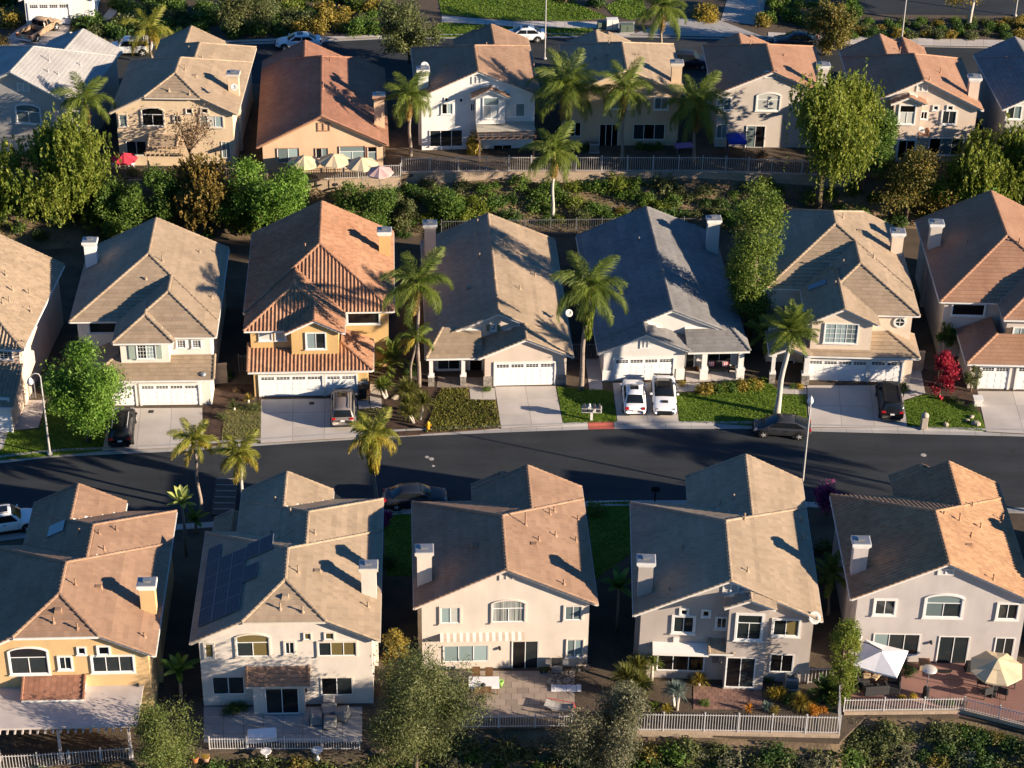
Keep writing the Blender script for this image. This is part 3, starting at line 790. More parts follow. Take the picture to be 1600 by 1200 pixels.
# things let into the street
for px, py, r in ((667, 714, .16), (674, 717, .2), (677, 728, .12), (1443, 711, .22), (895, 742, .5)):
    p = G(px, py, .004); b = MB(); b.lathe([(r, -.02), (r, .006), (r*.8, .010), (.01, .010)], 14); o = b.build('manhole_cover', CONC2 if r < .4 else ASPH); o.location = p
    lab = {667: 'smaller pale valve cover beside its twin in the street by the hydrant', 674: 'larger pale valve cover of the pair in the street by the hydrant', 677: 'tiny valve lid nearest the shadow edge in the street', 1443: 'lone pale valve cover in the street below the black estate car', 895: 'round dark manhole cover in mid street'}[px]
    tag(o, lab, 'utility cover', 'covers let into the street')
for px, py in ((236, 643), (487, 630)):
    p = G(px, py, .128); b = MB(); b.box(-.2, .2, -.2, .2, -.02, .006)
    for k in range(5): b.box(-.17+k*.07, -.14+k*.07, -.17, .17, .007, .015)
    o = b.build('drain_grate', mat('iron', (.03, .03, .03), rough=.7)); o.location = p
    tag(o, 'square iron drain grate in the driveway of the ' + ('white house' if px < 300 else 'ochre house'), 'drain')

# ------------------------------------------------------------------ fences and walls
FENCE = mat('fence_white', (0.58, 0.56, 0.54), (0.50, 0.48, 0.46), 3, .5)
def fence(label, pts, h=1.45, sp=.16, joined=False, fm=None, name='picket_fence', post=2.3):
    """pts: world points (x, y, z) of the foot of the fence."""
    fm = fm or FENCE
    pts = [np.array(p, float) for p in pts]; root = thing(name, label, 'fence', pts[0])
    pk = MB(); pk.box(-.016, .016, -.016, .016, .08, h+.0); pkd = pk.data('picket', fm)
    ps = MB(); ps.box(-.035, .035, -.035, .035, 0, h+.08); ps.box(-.05, .05, -.05, .05, h+.08, h+.11); psd = ps.data('post', fm)
    rails = MB(); many = MB()
    o0 = pts[0]
    for a, b in zip(pts[:-1], pts[1:]):
        L = np.linalg.norm((b-a)[:2]); n = max(1, round(L/post)); ang = math.atan2(b[1]-a[1], b[0]-a[0])
        for k in range(n+1):
            if k == n and b is not pts[-1]: continue
            p = a+(b-a)*k/n-o0; o = link('post', psd, root); o.location = p; o.rotation_euler = (0, 0, ang)
        for zz in (.12, h-.12):
            d = (b-a)/L; q = np.array([-d[1], d[0], 0])*.018; r0, r1 = a-o0+np.array([0, 0, zz]), b-o0+np.array([0, 0, zz])
            V = [r0-q, r1-q, r1+q, r0+q]; V = V+[v+np.array([0, 0, .035]) for v in V]
            rails.mesh(V, [(3, 2, 1, 0), (4, 5, 6, 7), (0, 1, 5, 4), (1, 2, 6, 5), (2, 3, 7, 6), (3, 0, 4, 7)])
        m = int(L/sp)
        for k in range(1, m):
            p = a+(b-a)*k/m-o0
            if joined: many.box(p[0]-.012, p[0]+.012, p[1]-.012, p[1]+.012, p[2]+.08, p[2]+h)
            else: o = link('picket', pkd, root); o.location = p; o.rotation_euler = (0, 0, ang)
    rails.build('rail', fm, root)
    if joined: many.build('picket', fm, root, kind='stuff')
    return root
def block_wall(label, pts, h, th=.25, name='retaining_wall', z=None, cap=True):
    pts = [np.array(p, float) for p in pts]; root = thing(name, label, 'wall', pts[0]); o0 = pts[0]
    core = MB(); bl = MB(); cp = MB()
    for a, b in zip(pts[:-1], pts[1:]):
        L = np.linalg.norm((b-a)[:2]); d = (b-a)/L; q = np.array([-d[1], d[0], 0])
        def slab(mb, s0, s1, z0, z1, t0, t1):
            e0, e1 = a-o0+d*s0, a-o0+d*s1
            V = [e0+q*t0, e1+q*t0, e1+q*t1, e0+q*t1]; V = [v+np.array([0, 0, z0]) for v in V]+[v+np.array([0, 0, z1]) for v in V]
            mb.mesh(V, [(3, 2, 1, 0), (4, 5, 6, 7), (0, 1, 5, 4), (1, 2, 6, 5), (2, 3, 7, 6), (3, 0, 4, 7)])
        slab(core, 0, L, -.6, h, .01, th)
        rows = max(1, round(h/.2)); n = max(1, round(L/.4))
        for j in range(rows):
            for k in range(n+(j % 2)):
                s0, s1 = max(0, (k-.5*(j % 2))/n*L), min(L, (k+1-.5*(j % 2))/n*L)
                slab(bl, s0+.005, s1-.005, j*h/rows+.004, (j+1)*h/rows-.004, -.012-rnd.random()*.006, .02)
        if cap: slab(cp, -.02, L+.02, h, h+.06, -.04, th+.03)
    core.build('wall_core', JOINT, root); bl.build('block', BLOCK, root, kind='stuff')
    if cap: cp.build('wall_cap', BLOCK, root)
def gp(px, z): return [G(a, b, z) for a, b in px]
zf = .12
fence('white picket fence beside the shaded patio cover of the orange house', gp([(-60, 1206), (60, 1201), (208, 1190)], -.1), 1.2, .18)
fence('white picket fence below the covered patio chairs', gp([(328, 1172), (562, 1172)], .05), 1.0, .16)
fence('white picket fence edging the paved yard with bicycles', gp([(722, 1138), (893, 1136)], .1), 1.0, .16)
fence('tall white picket fence on the low block wall before the yucca garden', gp([(972, 1142), (1100, 1143), (1311, 1147)], .35), 1.45, .17)
block_wall('low tan block wall carrying the tall white picket fence', gp([(972, 1150), (1311, 1157)], -.1), .42)
fence('short white side fence turning back from the corner of the yucca garden', [G(1311, 1147, .35), G(1309, 1100, .35)], 1.45, .2)
fence('white picket fence curving round the red patio with parasols', gp([(1318, 1112), (1505, 1110), (1560, 1124), (1700, 1160)], .35), 1.05, .17)
block_wall('low tan block wall under the curved fence of the red patio', gp([(1318, 1121), (1505, 1119), (1560, 1133), (1700, 1170)], -.1), .42)
fence('white picket gate fence beside the air conditioner', gp([(1262, 1068), (1300, 1068)], .12), 1.3, .2)
tb = lambda px: [G(a, b, 3.5) for a, b in px]
TW = [(628, 270), (760, 268), (900, 268), (1060, 268), (1097, 268), (1205, 271), (1300, 275)]
fence('long white picket fence along the upper retaining wall', tb(TW), 1.5, .2, joined=True, fm=mat('fence_offwhite', (.52, .49, .46), (.45, .42, .40), 3, .5))
block_wall('long tan block retaining wall below the upper picket fence', [np.array([p[0], p[1], 2.45]) for p in tb([(628, 271.5), (760, 269.5), (900, 269.5), (1097, 269.5), (1205, 272.5), (1330, 277)])], 1.05)
fence('white picket fence below the four parasols', tb([(462, 283), (560, 279), (626, 277)]), 1.3, .2, joined=True)
fence('brownish picket fence below the timber pergola', tb([(172, 279), (230, 280), (285, 281), (462, 283)]), 1.3, .2, joined=True, fm=mat('fence_tan', (.36, .28, .22), (.3, .24, .19), 3, .6))
block_wall('shaded retaining wall below the timber pergola and parasols', [np.array([p[0], p[1], 2.45]) for p in tb([(60, 283), (285, 282.5), (462, 284.5), (626, 278.5)])], 1.05)
GREYF = mat('fence_grey', (.15, .15, .16), (.12, .12, .13), 3, .6)
fence('grey steel picket fence behind the single storey houses', gp([(690, 371), (780, 369), (940, 367), (1110, 366)], .1), 1.7, .2, joined=True, fm=GREYF)
fence('white side gate between the two single storey houses', gp([(893, 563), (931, 563)], .12), 1.6, .18, fm=GREYF)
fence('grey side gate beside the terracotta roofed house', gp([(374, 582), (388, 581)], .12), 1.6, .2, fm=GREYF)
fence('dark side gate by the street lamp and bright green tree', gp([(40, 625), (56, 622)], .12), 1.6, .2, fm=GREYF)
block_wall('pale garden wall closing the side yard of the cream house', gp([(1415, 580), (1442, 579)], .1), 1.7, .2)
block_wall('pale garden wall closing the side yard of the white house', gp([(334, 600), (356, 598)], .1), 1.7, .2)
def plan_a(h, W2=2.2, D=15.4, x3=(2.1, 8.3, 16.6)):
    h.gable(0, h.W, 0, 11.7, hf=0.44, hb=1.0)
    h.gable(W2, h.W, 4.0, D, hb=1.0, dz=-0.012)
    h.gable(x3[0], x3[1], 9.0, x3[2], dz=-0.024)
def plan_b(h, D=13.2, D3=13.7, mirror=False, x2=4.2, x3=(4.13, 8.45), hb2=0.0, back=11.7):
    f = (lambda a, b: (h.W-b, h.W-a)) if mirror else (lambda a, b: (a, b))
    h.gable(0, h.W, 0, back, hb=1.0)
    a, b = f(x2, h.W); h.gable(a, b, 4.0, D, dz=-0.012, hb=hb2)
    if x3: a, b = f(*x3); h.gable(a, b, 8.0, D3, dz=-0.024)

# ---- row by the foreground slope, back sides towards us
F1 = House('orange stucco house with brown roof and long flat white patio cover', (241, 1024), C=(272, 817), W=11.8, wall=stucco('orange', (0.60, 0.41, 0.20)), roof=R_BROWN)
plan_a(F1); F1.finish()
y = .35
F1.window((13, 1010, 77, 1054), y, 'k/dd', arch=True); F1.window((90, 1024, 114, 1047), y, 'dd'); F1.window((120, 1010, 135, 1023), y, 'k', trim=.08)
F1.window((151, 1008, 173, 1024), y, 'k'); F1.window((142, 1023, 211, 1051), y, 'ddd')
F1.chimney((240.7, 958), (238, 900), 'r')
F1.pipes([(118, 915, .45), (182, 829, .3), (163, 860, .3), (84, 974, .4), (121, 983, .4), (155, 835, .3), (226, 996, .3), (124, 833, .3)])
F1.hood([(154, 919), (91, 955)])
SKYL = mat('skylight_glass', (0.10, 0.14, 0.18), rough=0.05, spec=0.6)
def skylight(h, px, py, w, d):
    z = 6.8
    for _ in range(14):
        x, y = h.l(px, py, z); z = z*.4+h.roof_z(x, y)*.6
    b = MB(); z = h.roof_z(x, y)+.02; q = (h.roof_z(x+.1, y)-h.roof_z(x-.1, y))/.2
    P = [(x-w, y-d, z-q*w), (x+w, y-d, z+q*w), (x+w, y+d, z+q*w), (x-w, y+d, z-q*w)]
    V = P+[(a, b_, c+.14) for a, b_, c in P]; b.mesh(V, [(0, 1, 5, 4), (1, 2, 6, 5), (2, 3, 7, 6), (3, 0, 4, 7)]); o = b.build('skylight', METAL, h.roof)
    b = MB(); b.face([(a, b_, c+.142) for a, b_, c in P]); b.build('skylight_pane', SKYL, h.roof)
skylight(F1, 88, 828, .55, .6)
# tiled lean-to over the patio door and the flat cover
def lean_roof(h, px, y, run, name='awning_roof', z0=None, m=None):
    """Small tiled roof standing off the wall; px: its picture rectangle at the front edge."""
    x0, x1, zl, _ = h.rect((px[0], px[3]-4, px[2], px[3]), y-run)
    zh = zl+run*0.5
    b = MB()
    for k in range(int(math.ceil(run*1.12/.3))):
        n = int((x1-x0)/.33)
        for c in range(n):
            t0, t1 = k*.3/(run*1.12), min(1, (k+1)*.3/(run*1.12)); xa, xb = x0+(x1-x0)*c/n, x0+(x1-x0)*(c+1)/n-.012; j = .035+rnd.random()*.015
            b.mesh([(xa, y-run+run*t0, zl+(zh-zl)*t0), (xb, y-run+run*t0, zl+(zh-zl)*t0), (xb, y-run+run*t0, zl+(zh-zl)*t0+j), (xa, y-run+run*t0, zl+(zh-zl)*t0+j), (xb, y-run+run*t1, zl+(zh-zl)*t1+.008), (xa, y-run+run*t1, zl+(zh-zl)*t1+.008)], [(0, 1, 2, 3), (3, 2, 4, 5)])
    bb = MB(); bb.mesh([(x0, y-run, zl-.14), (x1, y-run, zl-.14), (x1, y, zl-.14), (x0, y, zl-.14), (x0, y-run, zl-.01), (x1, y-run, zl-.01), (x1, y, zh-.01), (x0, y, zh-.01)], [(3, 2, 1, 0), (4, 5, 6, 7), (0, 1, 5, 4), (1, 2, 6, 5), (3, 0, 4, 7)])
    o = bb.build(name, h.trim, h.root)
    t = b.build('roof_tile', m or h.roofm, o, kind='stuff')
    rk = MB()
    for xx in (x0, x1):
        for k in range(max(2, int(run/.3))):
            n = max(2, int(run/.3)); t0, t1 = k/n, (k+1)/n
            rk.tube([(xx, y-run+run*t0, zl+(zh-zl)*t0+.05), (xx, y-run+run*t1, zl+(zh-zl)*t1+.03)], [.1, .08], 6)
    rk.build('rake_tile', m or h.roofm, o)
    return x0, x1, zl, zh
COVER = mat('patio_cover_white', (0.50, 0.44, 0.40), (0.42, 0.37, 0.34), 1.2, 0.75, bump=.1)
lean_roof(F1, (33, 1059, 130, 1094), y, 1.5, m=R_RUST)
c0 = F1.l(-40, 1075, 2.75); c1 = F1.l(212, 1134, 2.75); c2 = F1.l(234, 1073, 2.75)
pc = MB(); pc.box(-2.2, 10.9, c1[1], y, 2.62, 2.76)
for k in range(28): pc.box(-2.1+k*.46, -2.0+k*.46, c1[1]-.25, y-.02, 2.47, 2.615)
pco = pc.build('patio_cover', COVER, F1.root)
for xx in (2.2, 6.0, 10.3):
    b = MB(); b.box(xx-.08, xx+.08, c1[1]+.1, c1[1]+.26, 0, 2.46); b.box(xx-.13, xx+.13, c1[1]+.05, c1[1]+.31, 0, .5); b.build('cover_post', COVER, pco)

F2 = House('cream house with dark solar panels on its brown roof', (592, 1001), A=(298, 1005), wall=stucco('cream', (0.64, 0.575, 0.50)), roof=R_TAN, trim=mat('trim_buff', (0.62, 0.56, 0.47), (0.56, 0.5, 0.42), 3, .6))
plan_a(F2); F2.gable(0.1, 2.6, 12.6, 16.4, ze=3.2, dz=.03)
F2.finish()
F2.window((318, 1004, 336, 1029), y, 'g'); F2.window((367, 989, 423, 1027), y, 'g/dg', arch=True); F2.window((443, 1001, 462, 1023), y, 'dd'); F2.window((474, 988, 487, 1000), y, 'g', trim=.06)
F2.window((506, 987, 523, 1000), y, 'g', trim=.08); F2.window((495, 1001, 559, 1026), y, 'dgg'); F2.window((331, 1057, 383, 1085), y, 'dd', trim=0); F2.window((501, 1058, 552, 1086), y, 'kd', trim=0)
bx = F2.rect((396, 1074, 476, 1118), -.55); F2.slab('bump_out', F2.wallm, bx[0], bx[1], -.55, .33, 0, 2.7)
F2.window((414, 1075, 468, 1115), -.55, 'dk', trim=0, name='patio_door')
lean_roof(F2, (384, 1038, 482, 1073), y, 1.25, m=R_BROWN)
F2.chimney((583, 933), (583, 873), 'r'); F2.chimney((583, 933), (583, 873), 'r') if False else None
F2.pipes([(466, 895, .5), (492, 835, .3), (438, 952, .4), (473, 957, .4), (575, 949, .35), (577, 974, .35), (454, 805, .5), (430, 783, .3), (424, 834, .25)])
F2.hood([(496, 894), (446, 933)])
PV = mat('solar_cell', (0.006, 0.012, 0.034), (0.008, 0.016, 0.045), 2.5, 0.4, spec=.2)
PVF = mat('solar_frame', (0.11, 0.125, 0.155), rough=.5)
def solar(h, cols):
    """Portrait-laid panels on the left slope; cols: (y0 on the plan, distance up the slope, how many up the slope)."""
    p = h.p; L = math.sqrt(1+p*p)
    for (ya, xs, n) in cols:
        for k in range(n):
            w, d = 0.98, 1.62
            a = xs+k*(w+.02); y0 = ya
            def P(s_, yy, hgt): return ((s_)/L-hgt*p/L, yy, h.ze+s_*p/L+hgt/L)
            b = MB(); V = [P(a, y0, .1), P(a+w, y0, .1), P(a+w, y0+d, .1), P(a, y0+d, .1), P(a, y0, .145), P(a+w, y0, .145), P(a+w, y0+d, .145), P(a, y0+d, .145)]
            F = [(3, 2, 1, 0), (4, 5, 6, 7), (0, 1, 5, 4), (1, 2, 6, 5), (2, 3, 7, 6), (3, 0, 4, 7)]; b.mesh(V, F)
            o = b.build('solar_panel', PVF, h.roof)
            b = MB()
            for i in range(4):
                for j in range(6):
                    aa, bb = a+.03+(w-.06)*i/4, a+.03+(w-.06)*(i+1)/4-.012; ca, cb = y0+.03+(d-.06)*j/6, y0+.03+(d-.06)*(j+1)/6-.012
                    b.face([P(aa, ca, .148), P(bb, ca, .148), P(bb, cb, .148), P(aa, cb, .148)])
            # cells belong to the panel mesh itself
            me = o.data; b.v = list(V)+b.v; b.f = F+[tuple(i+8 for i in f) for f in b.f]; b.m = [0]*6+[1]*24; b.t = [.5]*30
            o.data = b.data('solar_panel', [PVF, PV]); bpy.data.meshes.remove(me)
solar(F2, [(1.25, .45, 3), (2.9, .45, 3), (4.55, .45, 3), (6.2, .45, 3), (7.85, .45, 1), (4.0, 3.48, 1), (6.4, 3.48, 2)])

F3 = House('peach stucco house with striped awning and brown roof', (933, 944), A=(648, 950), wall=stucco('peach', (0.63, 0.55, 0.465)), roof=R_BROWN, trim=mat('trim_peach', (0.60, 0.53, 0.46), (.55, .48, .42), 3, .6))
plan_b(F3); F3.finish()
F3.window((686, 947, 721, 975), y, 'tl'); F3.window((767, 936, 822, 973), y, 'c/cc', arch=True); F3.window((880, 945, 911, 970), y, 'tt'); F3.window((692, 1008, 764, 1034), y, 'ttt', trim=0)
F3.window((799, 1001, 842, 1047), y, 'kd', trim=0, name='patio_door'); F3.window((884, 998, 912, 1027), y, 'tt', trim=.06); F3.vent((780, 895, 803, 906), y)
F3.chimney((658, 914), (657, 848), 'l')
F3.pipes([(821, 821, .95), (868, 838, .3), (859, 804, .35), (866, 800, .35), (881, 914, .35), (842, 845, .3), (903, 813, .3), (900, 846, .3)]); F3.hood([(834, 852), (742, 854)])
ax = F3.rect((688, 997, 820, 1007), -.25)
AW1 = mat('awning_white', (.74, .70, .64), (.7, .66, .6), 2, .8); AW2 = mat('awning_tan', (.52, .42, .33), (.48, .39, .3), 2, .8)
aw = MB()
n = 26
for k in range(n):
    xa, xb = ax[0]+(ax[1]-ax[0])*k/n, ax[0]+(ax[1]-ax[0])*(k+1)/n
    aw.mesh([(xa, -.12, ax[2]+.40), (xb, -.12, ax[2]+.40), (xb, y-.002, ax[2]+.50), (xa, y-.002, ax[2]+.50), (xa, -.12, ax[2]+.38), (xb, -.12, ax[2]+.38)], [(0, 1, 2, 3), (4, 5, 1, 0)], k % 2)
    zz = ax[2]+.04; aw.mesh([(xa, -.13, ax[2]+.385), (xb, -.13, ax[2]+.385), (xb, -.14, zz+.16), ((xa+xb)/2, -.14, zz+.11), (xa, -.14, zz+.16)], [(4, 3, 2, 1, 0)], k % 2)
awo = aw.build('awning', [AW1, AW2], F3.root)
b = MB()
for xx in (ax[0]+.3, ax[1]-.3): b.tube([(xx, y, ax[2]+.3), (xx, -.10, ax[2]+.36)], .025, 6)
b.build('awning_arm', METAL, awo)

F4 = House('taupe stucco house with gabled window bay and tan roof', (1284, 970), A=(991, 961), wall=stucco('taupe', (0.44, 0.38, 0.335)), roof=R_TAN)
F4.gable(0, F4.W, 0, 12.4, hb=1.0); F4.gable(3.9, F4.W, 4, 15.8, dz=-.012)
bw = F4.rect((1143, 945, 1196, 1003), -.6)
F4.gable(bw[0]-.55, bw[1]+.55, -.95, 2.5, ze=bw[3]-.05, dz=0, pitch=.42, zb=0.02, ov=.35)
F4.finish()
F4.window((1049, 961, 1087, 990), y, 'dd', trim=.14); F4.window((1061, 950, 1077, 962), y, 'k', trim=.12, sill=False); F4.window((1095, 952, 1111, 965), y, 'k', trim=.12, sill=False); F4.window((1117, 963, 1138, 983), y, 'dd', trim=.12)
F4.window((1148, 958, 1193, 1001), -.6, 'd/dd', trim=.14, split=[.32, .68]); F4.window((1205, 966, 1251, 995), y, 'dg', trim=.14); F4.window((1026, 1022, 1101, 1048), y, 'kkk', trim=0)
F4.window((1133, 1027, 1180, 1074), -.6, 'kd', trim=0, name='patio_door'); F4.window((1202, 1022, 1240, 1050), y, 'kk', trim=0); F4.vent((1129, 911, 1155, 927), y)
lean_roof(F4, (1108, 998, 1146, 1022), y, 1.0)
ax = F4.rect((1020, 1012, 1108, 1024), -.5); b = MB()
b.mesh([(ax[0], -.55, ax[2]+.2), (ax[1], -.55, ax[2]+.2), (ax[1], y-.002, ax[2]+.38), (ax[0], y-.002, ax[2]+.38), (ax[0], -.56, ax[2]-.02), (ax[1], -.56, ax[2]-.02)], [(0, 1, 2, 3), (4, 5, 1, 0)])
b.build('awning', AW1, F4.root)
F4.chimney((1001, 931), (1002, 864), 'l')
F4.dish((1271, 960), y, .42)
F4.pipes([(1163, 813, .5), (1168, 894, .3), (1258, 951, .35), (1146, 781, .4), (1125, 788, .3), (1066, 857, .25), (1252, 815, .3), (1255, 842, .3), (1045, 922, .25)])
pq = F4.rect((1121, 1042, 1131, 1050), -.6); F4.slab('wall_plaque', mat('plaque', (.2, .16, .13), rough=.7), pq[0]-.3, pq[1]-.3, y-.05, y+.01, pq[2], pq[3])
F4.slab('meter_box', WHITE, *[F4.rect((1052, 995, 1061, 1002), y)[i] for i in (0, 1)], y-.12, y+.01, *[F4.rect((1052, 995, 1061, 1002), y)[i] for i in (2, 3)])

F5 = House('pale grey beige house with orange barrel tile roof beside the white parasol', (1600, 941), A=(1331, 936), wall=stucco('greybeige', (0.50, 0.455, 0.43)), roof=R_ORANGE, stile=True)
F5.W = 11.9; plan_b(F5, D=13.4, D3=14.2, x2=4.5, x3=(4.4, 8.6)); F5.finish()
F5.window((1364, 935, 1401, 962), y, 'dd', trim=.14); F5.window((1443, 927, 1506, 966), y, 't/td', arch=True, trim=.15); F5.window((1556, 941, 1593, 969), y, 'dd', trim=.14); F5.window((1363, 990, 1437, 1023), y, 'tdd', trim=0)
F5.window((1464, 994, 1513, 1039), y, 'dd', trim=0, name='patio_door'); F5.window((1553, 996, 1584, 1029), y, 'dd', trim=0); F5.vent((1465, 888, 1491, 898), y)
F5.chimney((1337, 897), (1339, 835), 'l')
F5.pipes([(1499, 815, .6), (1532, 826, .4), (1566, 815, .5), (1552, 907, .4), (1519, 792, .3), (1517, 839, .3), (1475, 804, .2)]); F5.hood([(1514, 854)])
F5.dish((1339, 990), y, .3)

p6 = proj(F5.world(14.3, -.2, 5.4)); p6b = proj(F5.world(26.0, -.2, 5.4))
F6 = House('grey roofed house cut off by the frame edge beyond the orange barrel tile roof', p6b, A=p6, wall=stucco('greybeige', (0, 0, 0)), roof=R_GREY)
plan_b(F6, D=13.4, mirror=True); F6.finish()
F6.chimney(proj(F6.world(.6, 6, 5.7)), proj(F6.world(.6, 6, 8.2)), 'l')

LAMPB = mat('wall_lamp_black', (.03, .03, .03), rough=.5)
for h_, px, yy in ((F3, (781, 1012), y), (F5, (1455, 1003), y), (F4, (1126, 1034), -.6), (F2, (478, 1078), y), (F1, (216, 1070), y)):
    x_, z_ = h_.w(*px, yy); b = MB(); b.box(x_-.05, x_+.05, yy-.04, yy+.01, z_-.1, z_+.14); b.lathe([(.03, -.12), (.07, -.1), (.09, .06), (.03, .12)], 8, (x_, yy-.11, z_)); b.build('wall_lamp', LAMPB, h_.root)
# ---- row across the street, garages towards us
M1 = House('white house with brown hipped roof behind the bright green tree', (336, 526), C=(356, 392), W=11.5, wall=stucco('white', (0.72, 0.67, 0.59)), roof=R_TAN)
M1.gable(0, 11.5, 2.55, 14.4, hf=1.0); M1.gable(3.82, 11.52, 0, 9.0, hf=1.0, dz=-.012, zb=2.6); M1.gable(3.7, 8.35, -.75, 4.0, hf=1.0, dz=-.024, zb=2.6)
M1.skirt(1.6, 11.35, -1.75, 2.15, left=5.0, depth=3.5, wall=(.4, .3, .45)); M1.finish()
SHUT = mat('shutter_sage', (.30, .36, .32), (.26, .32, .28), 3, .7); SHUTB = mat('shutter_brown', (.10, .07, .05), rough=.7); SHUTO = mat('shutter_olive', (.24, .22, .12), rough=.7)
M1.window((213, 536, 244, 561), -.3, 'dt', trim=.06, bars=2); M1.shutters([(201, 537, 211, 561), (244, 537, 253, 560)], -.3, SHUT)
M1.window((275, 530, 291, 544), .45, 'd', trim=.07, bars=2); M1.window((299, 530, 315, 544), .45, 'd', trim=.07, bars=2); M1.window((138, 503, 190, 521), 3.0, 'd', trim=.08)
M1.garage((221, 601, 311, 637), -1.3); M1.garage((176, 602, 212, 637), -1.3, lites=2)
M1.chimney((139, 417), (140, 367), 'l', m=stucco('purewhite', (.74, .73, .70)))
M1.pipes([(254, 409, .5), (259, 352, .4), (312, 395, .2), (331, 466, .2), (228, 437, .2)])
def sun_tube(h, px, py):
    x, y = h.l(px, py, 2.9); z = h.roof_z(x, y); b = MB(); b.lathe([(.26, -.1), (.26, .05), (.2, .14), (.05, .18)], 12, (x, y, z)); b.build('sun_tube', METAL, h.roof, smooth=True)
sun_tube(M1, 317, 583)

M2 = House('ochre house with terracotta barrel tile roof', (615, 486), C=(614, 374), W=11.8, wall=stucco('ochre', (0.58, 0.385, 0.165)), roof=R_TERRA, stile=True)
M2.gable(0, 11.8, 0, 13.4, hf=1.0); M2.gable(.12, 7.9, -2.75, 6.0, hf=1.0, dz=-.012, zb=2.6); M2.gable(3.33, 7.92, -3.25, 1.5, dz=-.03, zb=2.6)
M2.skirt(.35, 10.1, -4.3, 2.5, right=5.2, depth=4.6, wall=(.4, .4, .45)); M2.finish()
M2.window((477, 519, 510, 546), -2.9, 'td', trim=.09); M2.window((404, 518, 426, 533), -2.3, 'l', trim=.09); M2.window((429, 518, 448, 532), -2.3, 'l', trim=.09); M2.window((541, 487, 594, 507), .45, 'k', trim=.1)
M2.garage((407, 587, 504, 622), -3.85); M2.garage((510, 586, 557, 622), -3.85, lites=2)
M2.chimney((606, 399), (606, 351), 'r'); M2.pipes([(477, 390, .5)])
M2.slab('address_block', mat('stone_grey', (.35, .33, .30), (.28, .26, .24), 4, .9), 9.0, 9.72, -3.95, -3.86, 0, 1.3)

M3 = House('single storey beige house with tan roof between palms', (895, 557), C=(866, 377), W=11.5, ze=2.8, pitch=.45, wall=stucco('pinkbeige', (0.58, 0.48, 0.40)), roof=R_TAN)
M3.gable(0, 11.5, 2.5, 19.6, hf=0.0); M3.gable(4.1, 11.5, 0, 7.0, dz=-.012)
M3.plane([(-.1, .25, 2.75), (4.35, .25, 2.75), (4.35, 2.95, 3.96), (1.3, 2.95, 3.96)], ['e', 'n', 'n', 'h'])
M3.plane([(-.1, 2.95, 2.75), (-.1, .25, 2.75), (1.3, 2.95, 3.96)], ['e', 'n', 'n'])
M3.finish()
M3.window((682, 560, 720, 578), 2.85, 'dd', trim=.08); M3.window((732, 561, 755, 588), 2.85, 'k', trim=.08, name='door')
M3.window((766, 506, 776, 517), 2.85, 'd', trim=.05, bars=2); M3.shutters([(760, 507, 765, 517), (776, 507, 782, 517)], 2.85, SHUTO)
M3.garage((774, 567, 866, 602), .35)
STONE = mat('ledge_stone', (.34, .30, .26), (.17, .15, .13), 5, .95, bump=.5, bscale=18, tile=.25)
def porch_post(h, x, y, ztop=2.7, w=.3, stone=True, name='porch_post'):
    b = MB(); b.box(x-w/2, x+w/2, y-w/2, y+w/2, 0.9, ztop); b.box(x-w/2-.06, x+w/2+.06, y-w/2-.06, y+w/2+.06, ztop-.25, ztop-.1); b.box(x-w*.85, x+w*.85, y-w*.85, y+w*.85, .86, .98)
    p = b.build(name, h.trim, h.root)
    b = MB(); k = w*.75
    if stone:
        for i in range(6):
            for sd in range(2):
                z0 = i*.145; c = rnd.uniform(.35, .65)
                b.box(x-k-rnd.random()*.02, x-k+2*k*c-.01, y-k-rnd.random()*.02, y+k, z0, z0+.135); b.box(x-k+2*k*c+.01, x+k+rnd.random()*.02, y-k-rnd.random()*.02, y+k, z0, z0+.135); break
    else: b.box(x-k, x+k, y-k, y+k, 0, .86)
    b.build('post_base', STONE if stone else h.trim, p)
porch_post(M3, .3, .65); porch_post(M3, 2.85, .65)
bs = MB()
for x0, x1 in ((4.45, 5.1), (10.35, 11.05)):
    for i in range(6):
        z0 = i*.15; c = rnd.uniform(.35, .65)*(x1-x0)
        bs.box(x0, x0+c-.01, .26-rnd.random()*.03, .36, z0, z0+.14); bs.box(x0+c+.01, x1, .26-rnd.random()*.03, .36, z0, z0+.14)
bs.build('stone_veneer', STONE, M3.root, kind='stuff')
M3.chimney((661, 400), (661, 340), 'l', zb=3.0)
M3.pipes([(746, 350, .4), (745, 367, .4), (749, 403, .4), (787, 385, .6), (773, 438, .7), (836, 432, .25), (812, 452, .25)]); M3.hood([(787, 371), (732, 450)])
M3.dish((888, 486), 5.0, .32)

M4 = House('single storey pale grey house with charcoal grey roof', (936, 552), C=(902, 372), W=.01, ze=2.8, pitch=.45, wall=stucco('palegrey', (0.60, 0.58, 0.54)), roof=R_GREY)
M4.W = 12.0
M4.gable(0, 12.0, 1.9, 19.8); M4.gable(0, 7.4, 0, 7.0, dz=-.012)
M4.plane([(7.1, 0, 2.75), (12.1, 0, 2.75), (10.7, 2.3, 3.8), (7.1, 2.3, 3.8)], ['e', 'h', 'n', 'n']); M4.plane([(12.1, 0, 2.75), (12.1, 2.3, 2.75), (10.7, 2.3, 3.8)], ['e', 'n', 'n'])
M4.finish()
M4.garage((960, 560, 1051, 596), .35); M4.vent((1000, 531, 1014, 544), .35)
M4.window((1070, 551, 1086, 575), 2.25, 'd', trim=.07, name='door'); M4.window((1104, 551, 1143, 570), 2.25, 'dd', trim=.05)
porch_post(M4, 8.55, .4, w=.4, stone=False); porch_post(M4, 11.5, .4, w=.42, stone=False)
M4.slab('corner_plinth', WHITE, .38, 1.35, .24, .345, 0, 1.0); M4.slab('corner_plinth', WHITE, 6.3, 7.0, .24, .345, 0, 1.0)
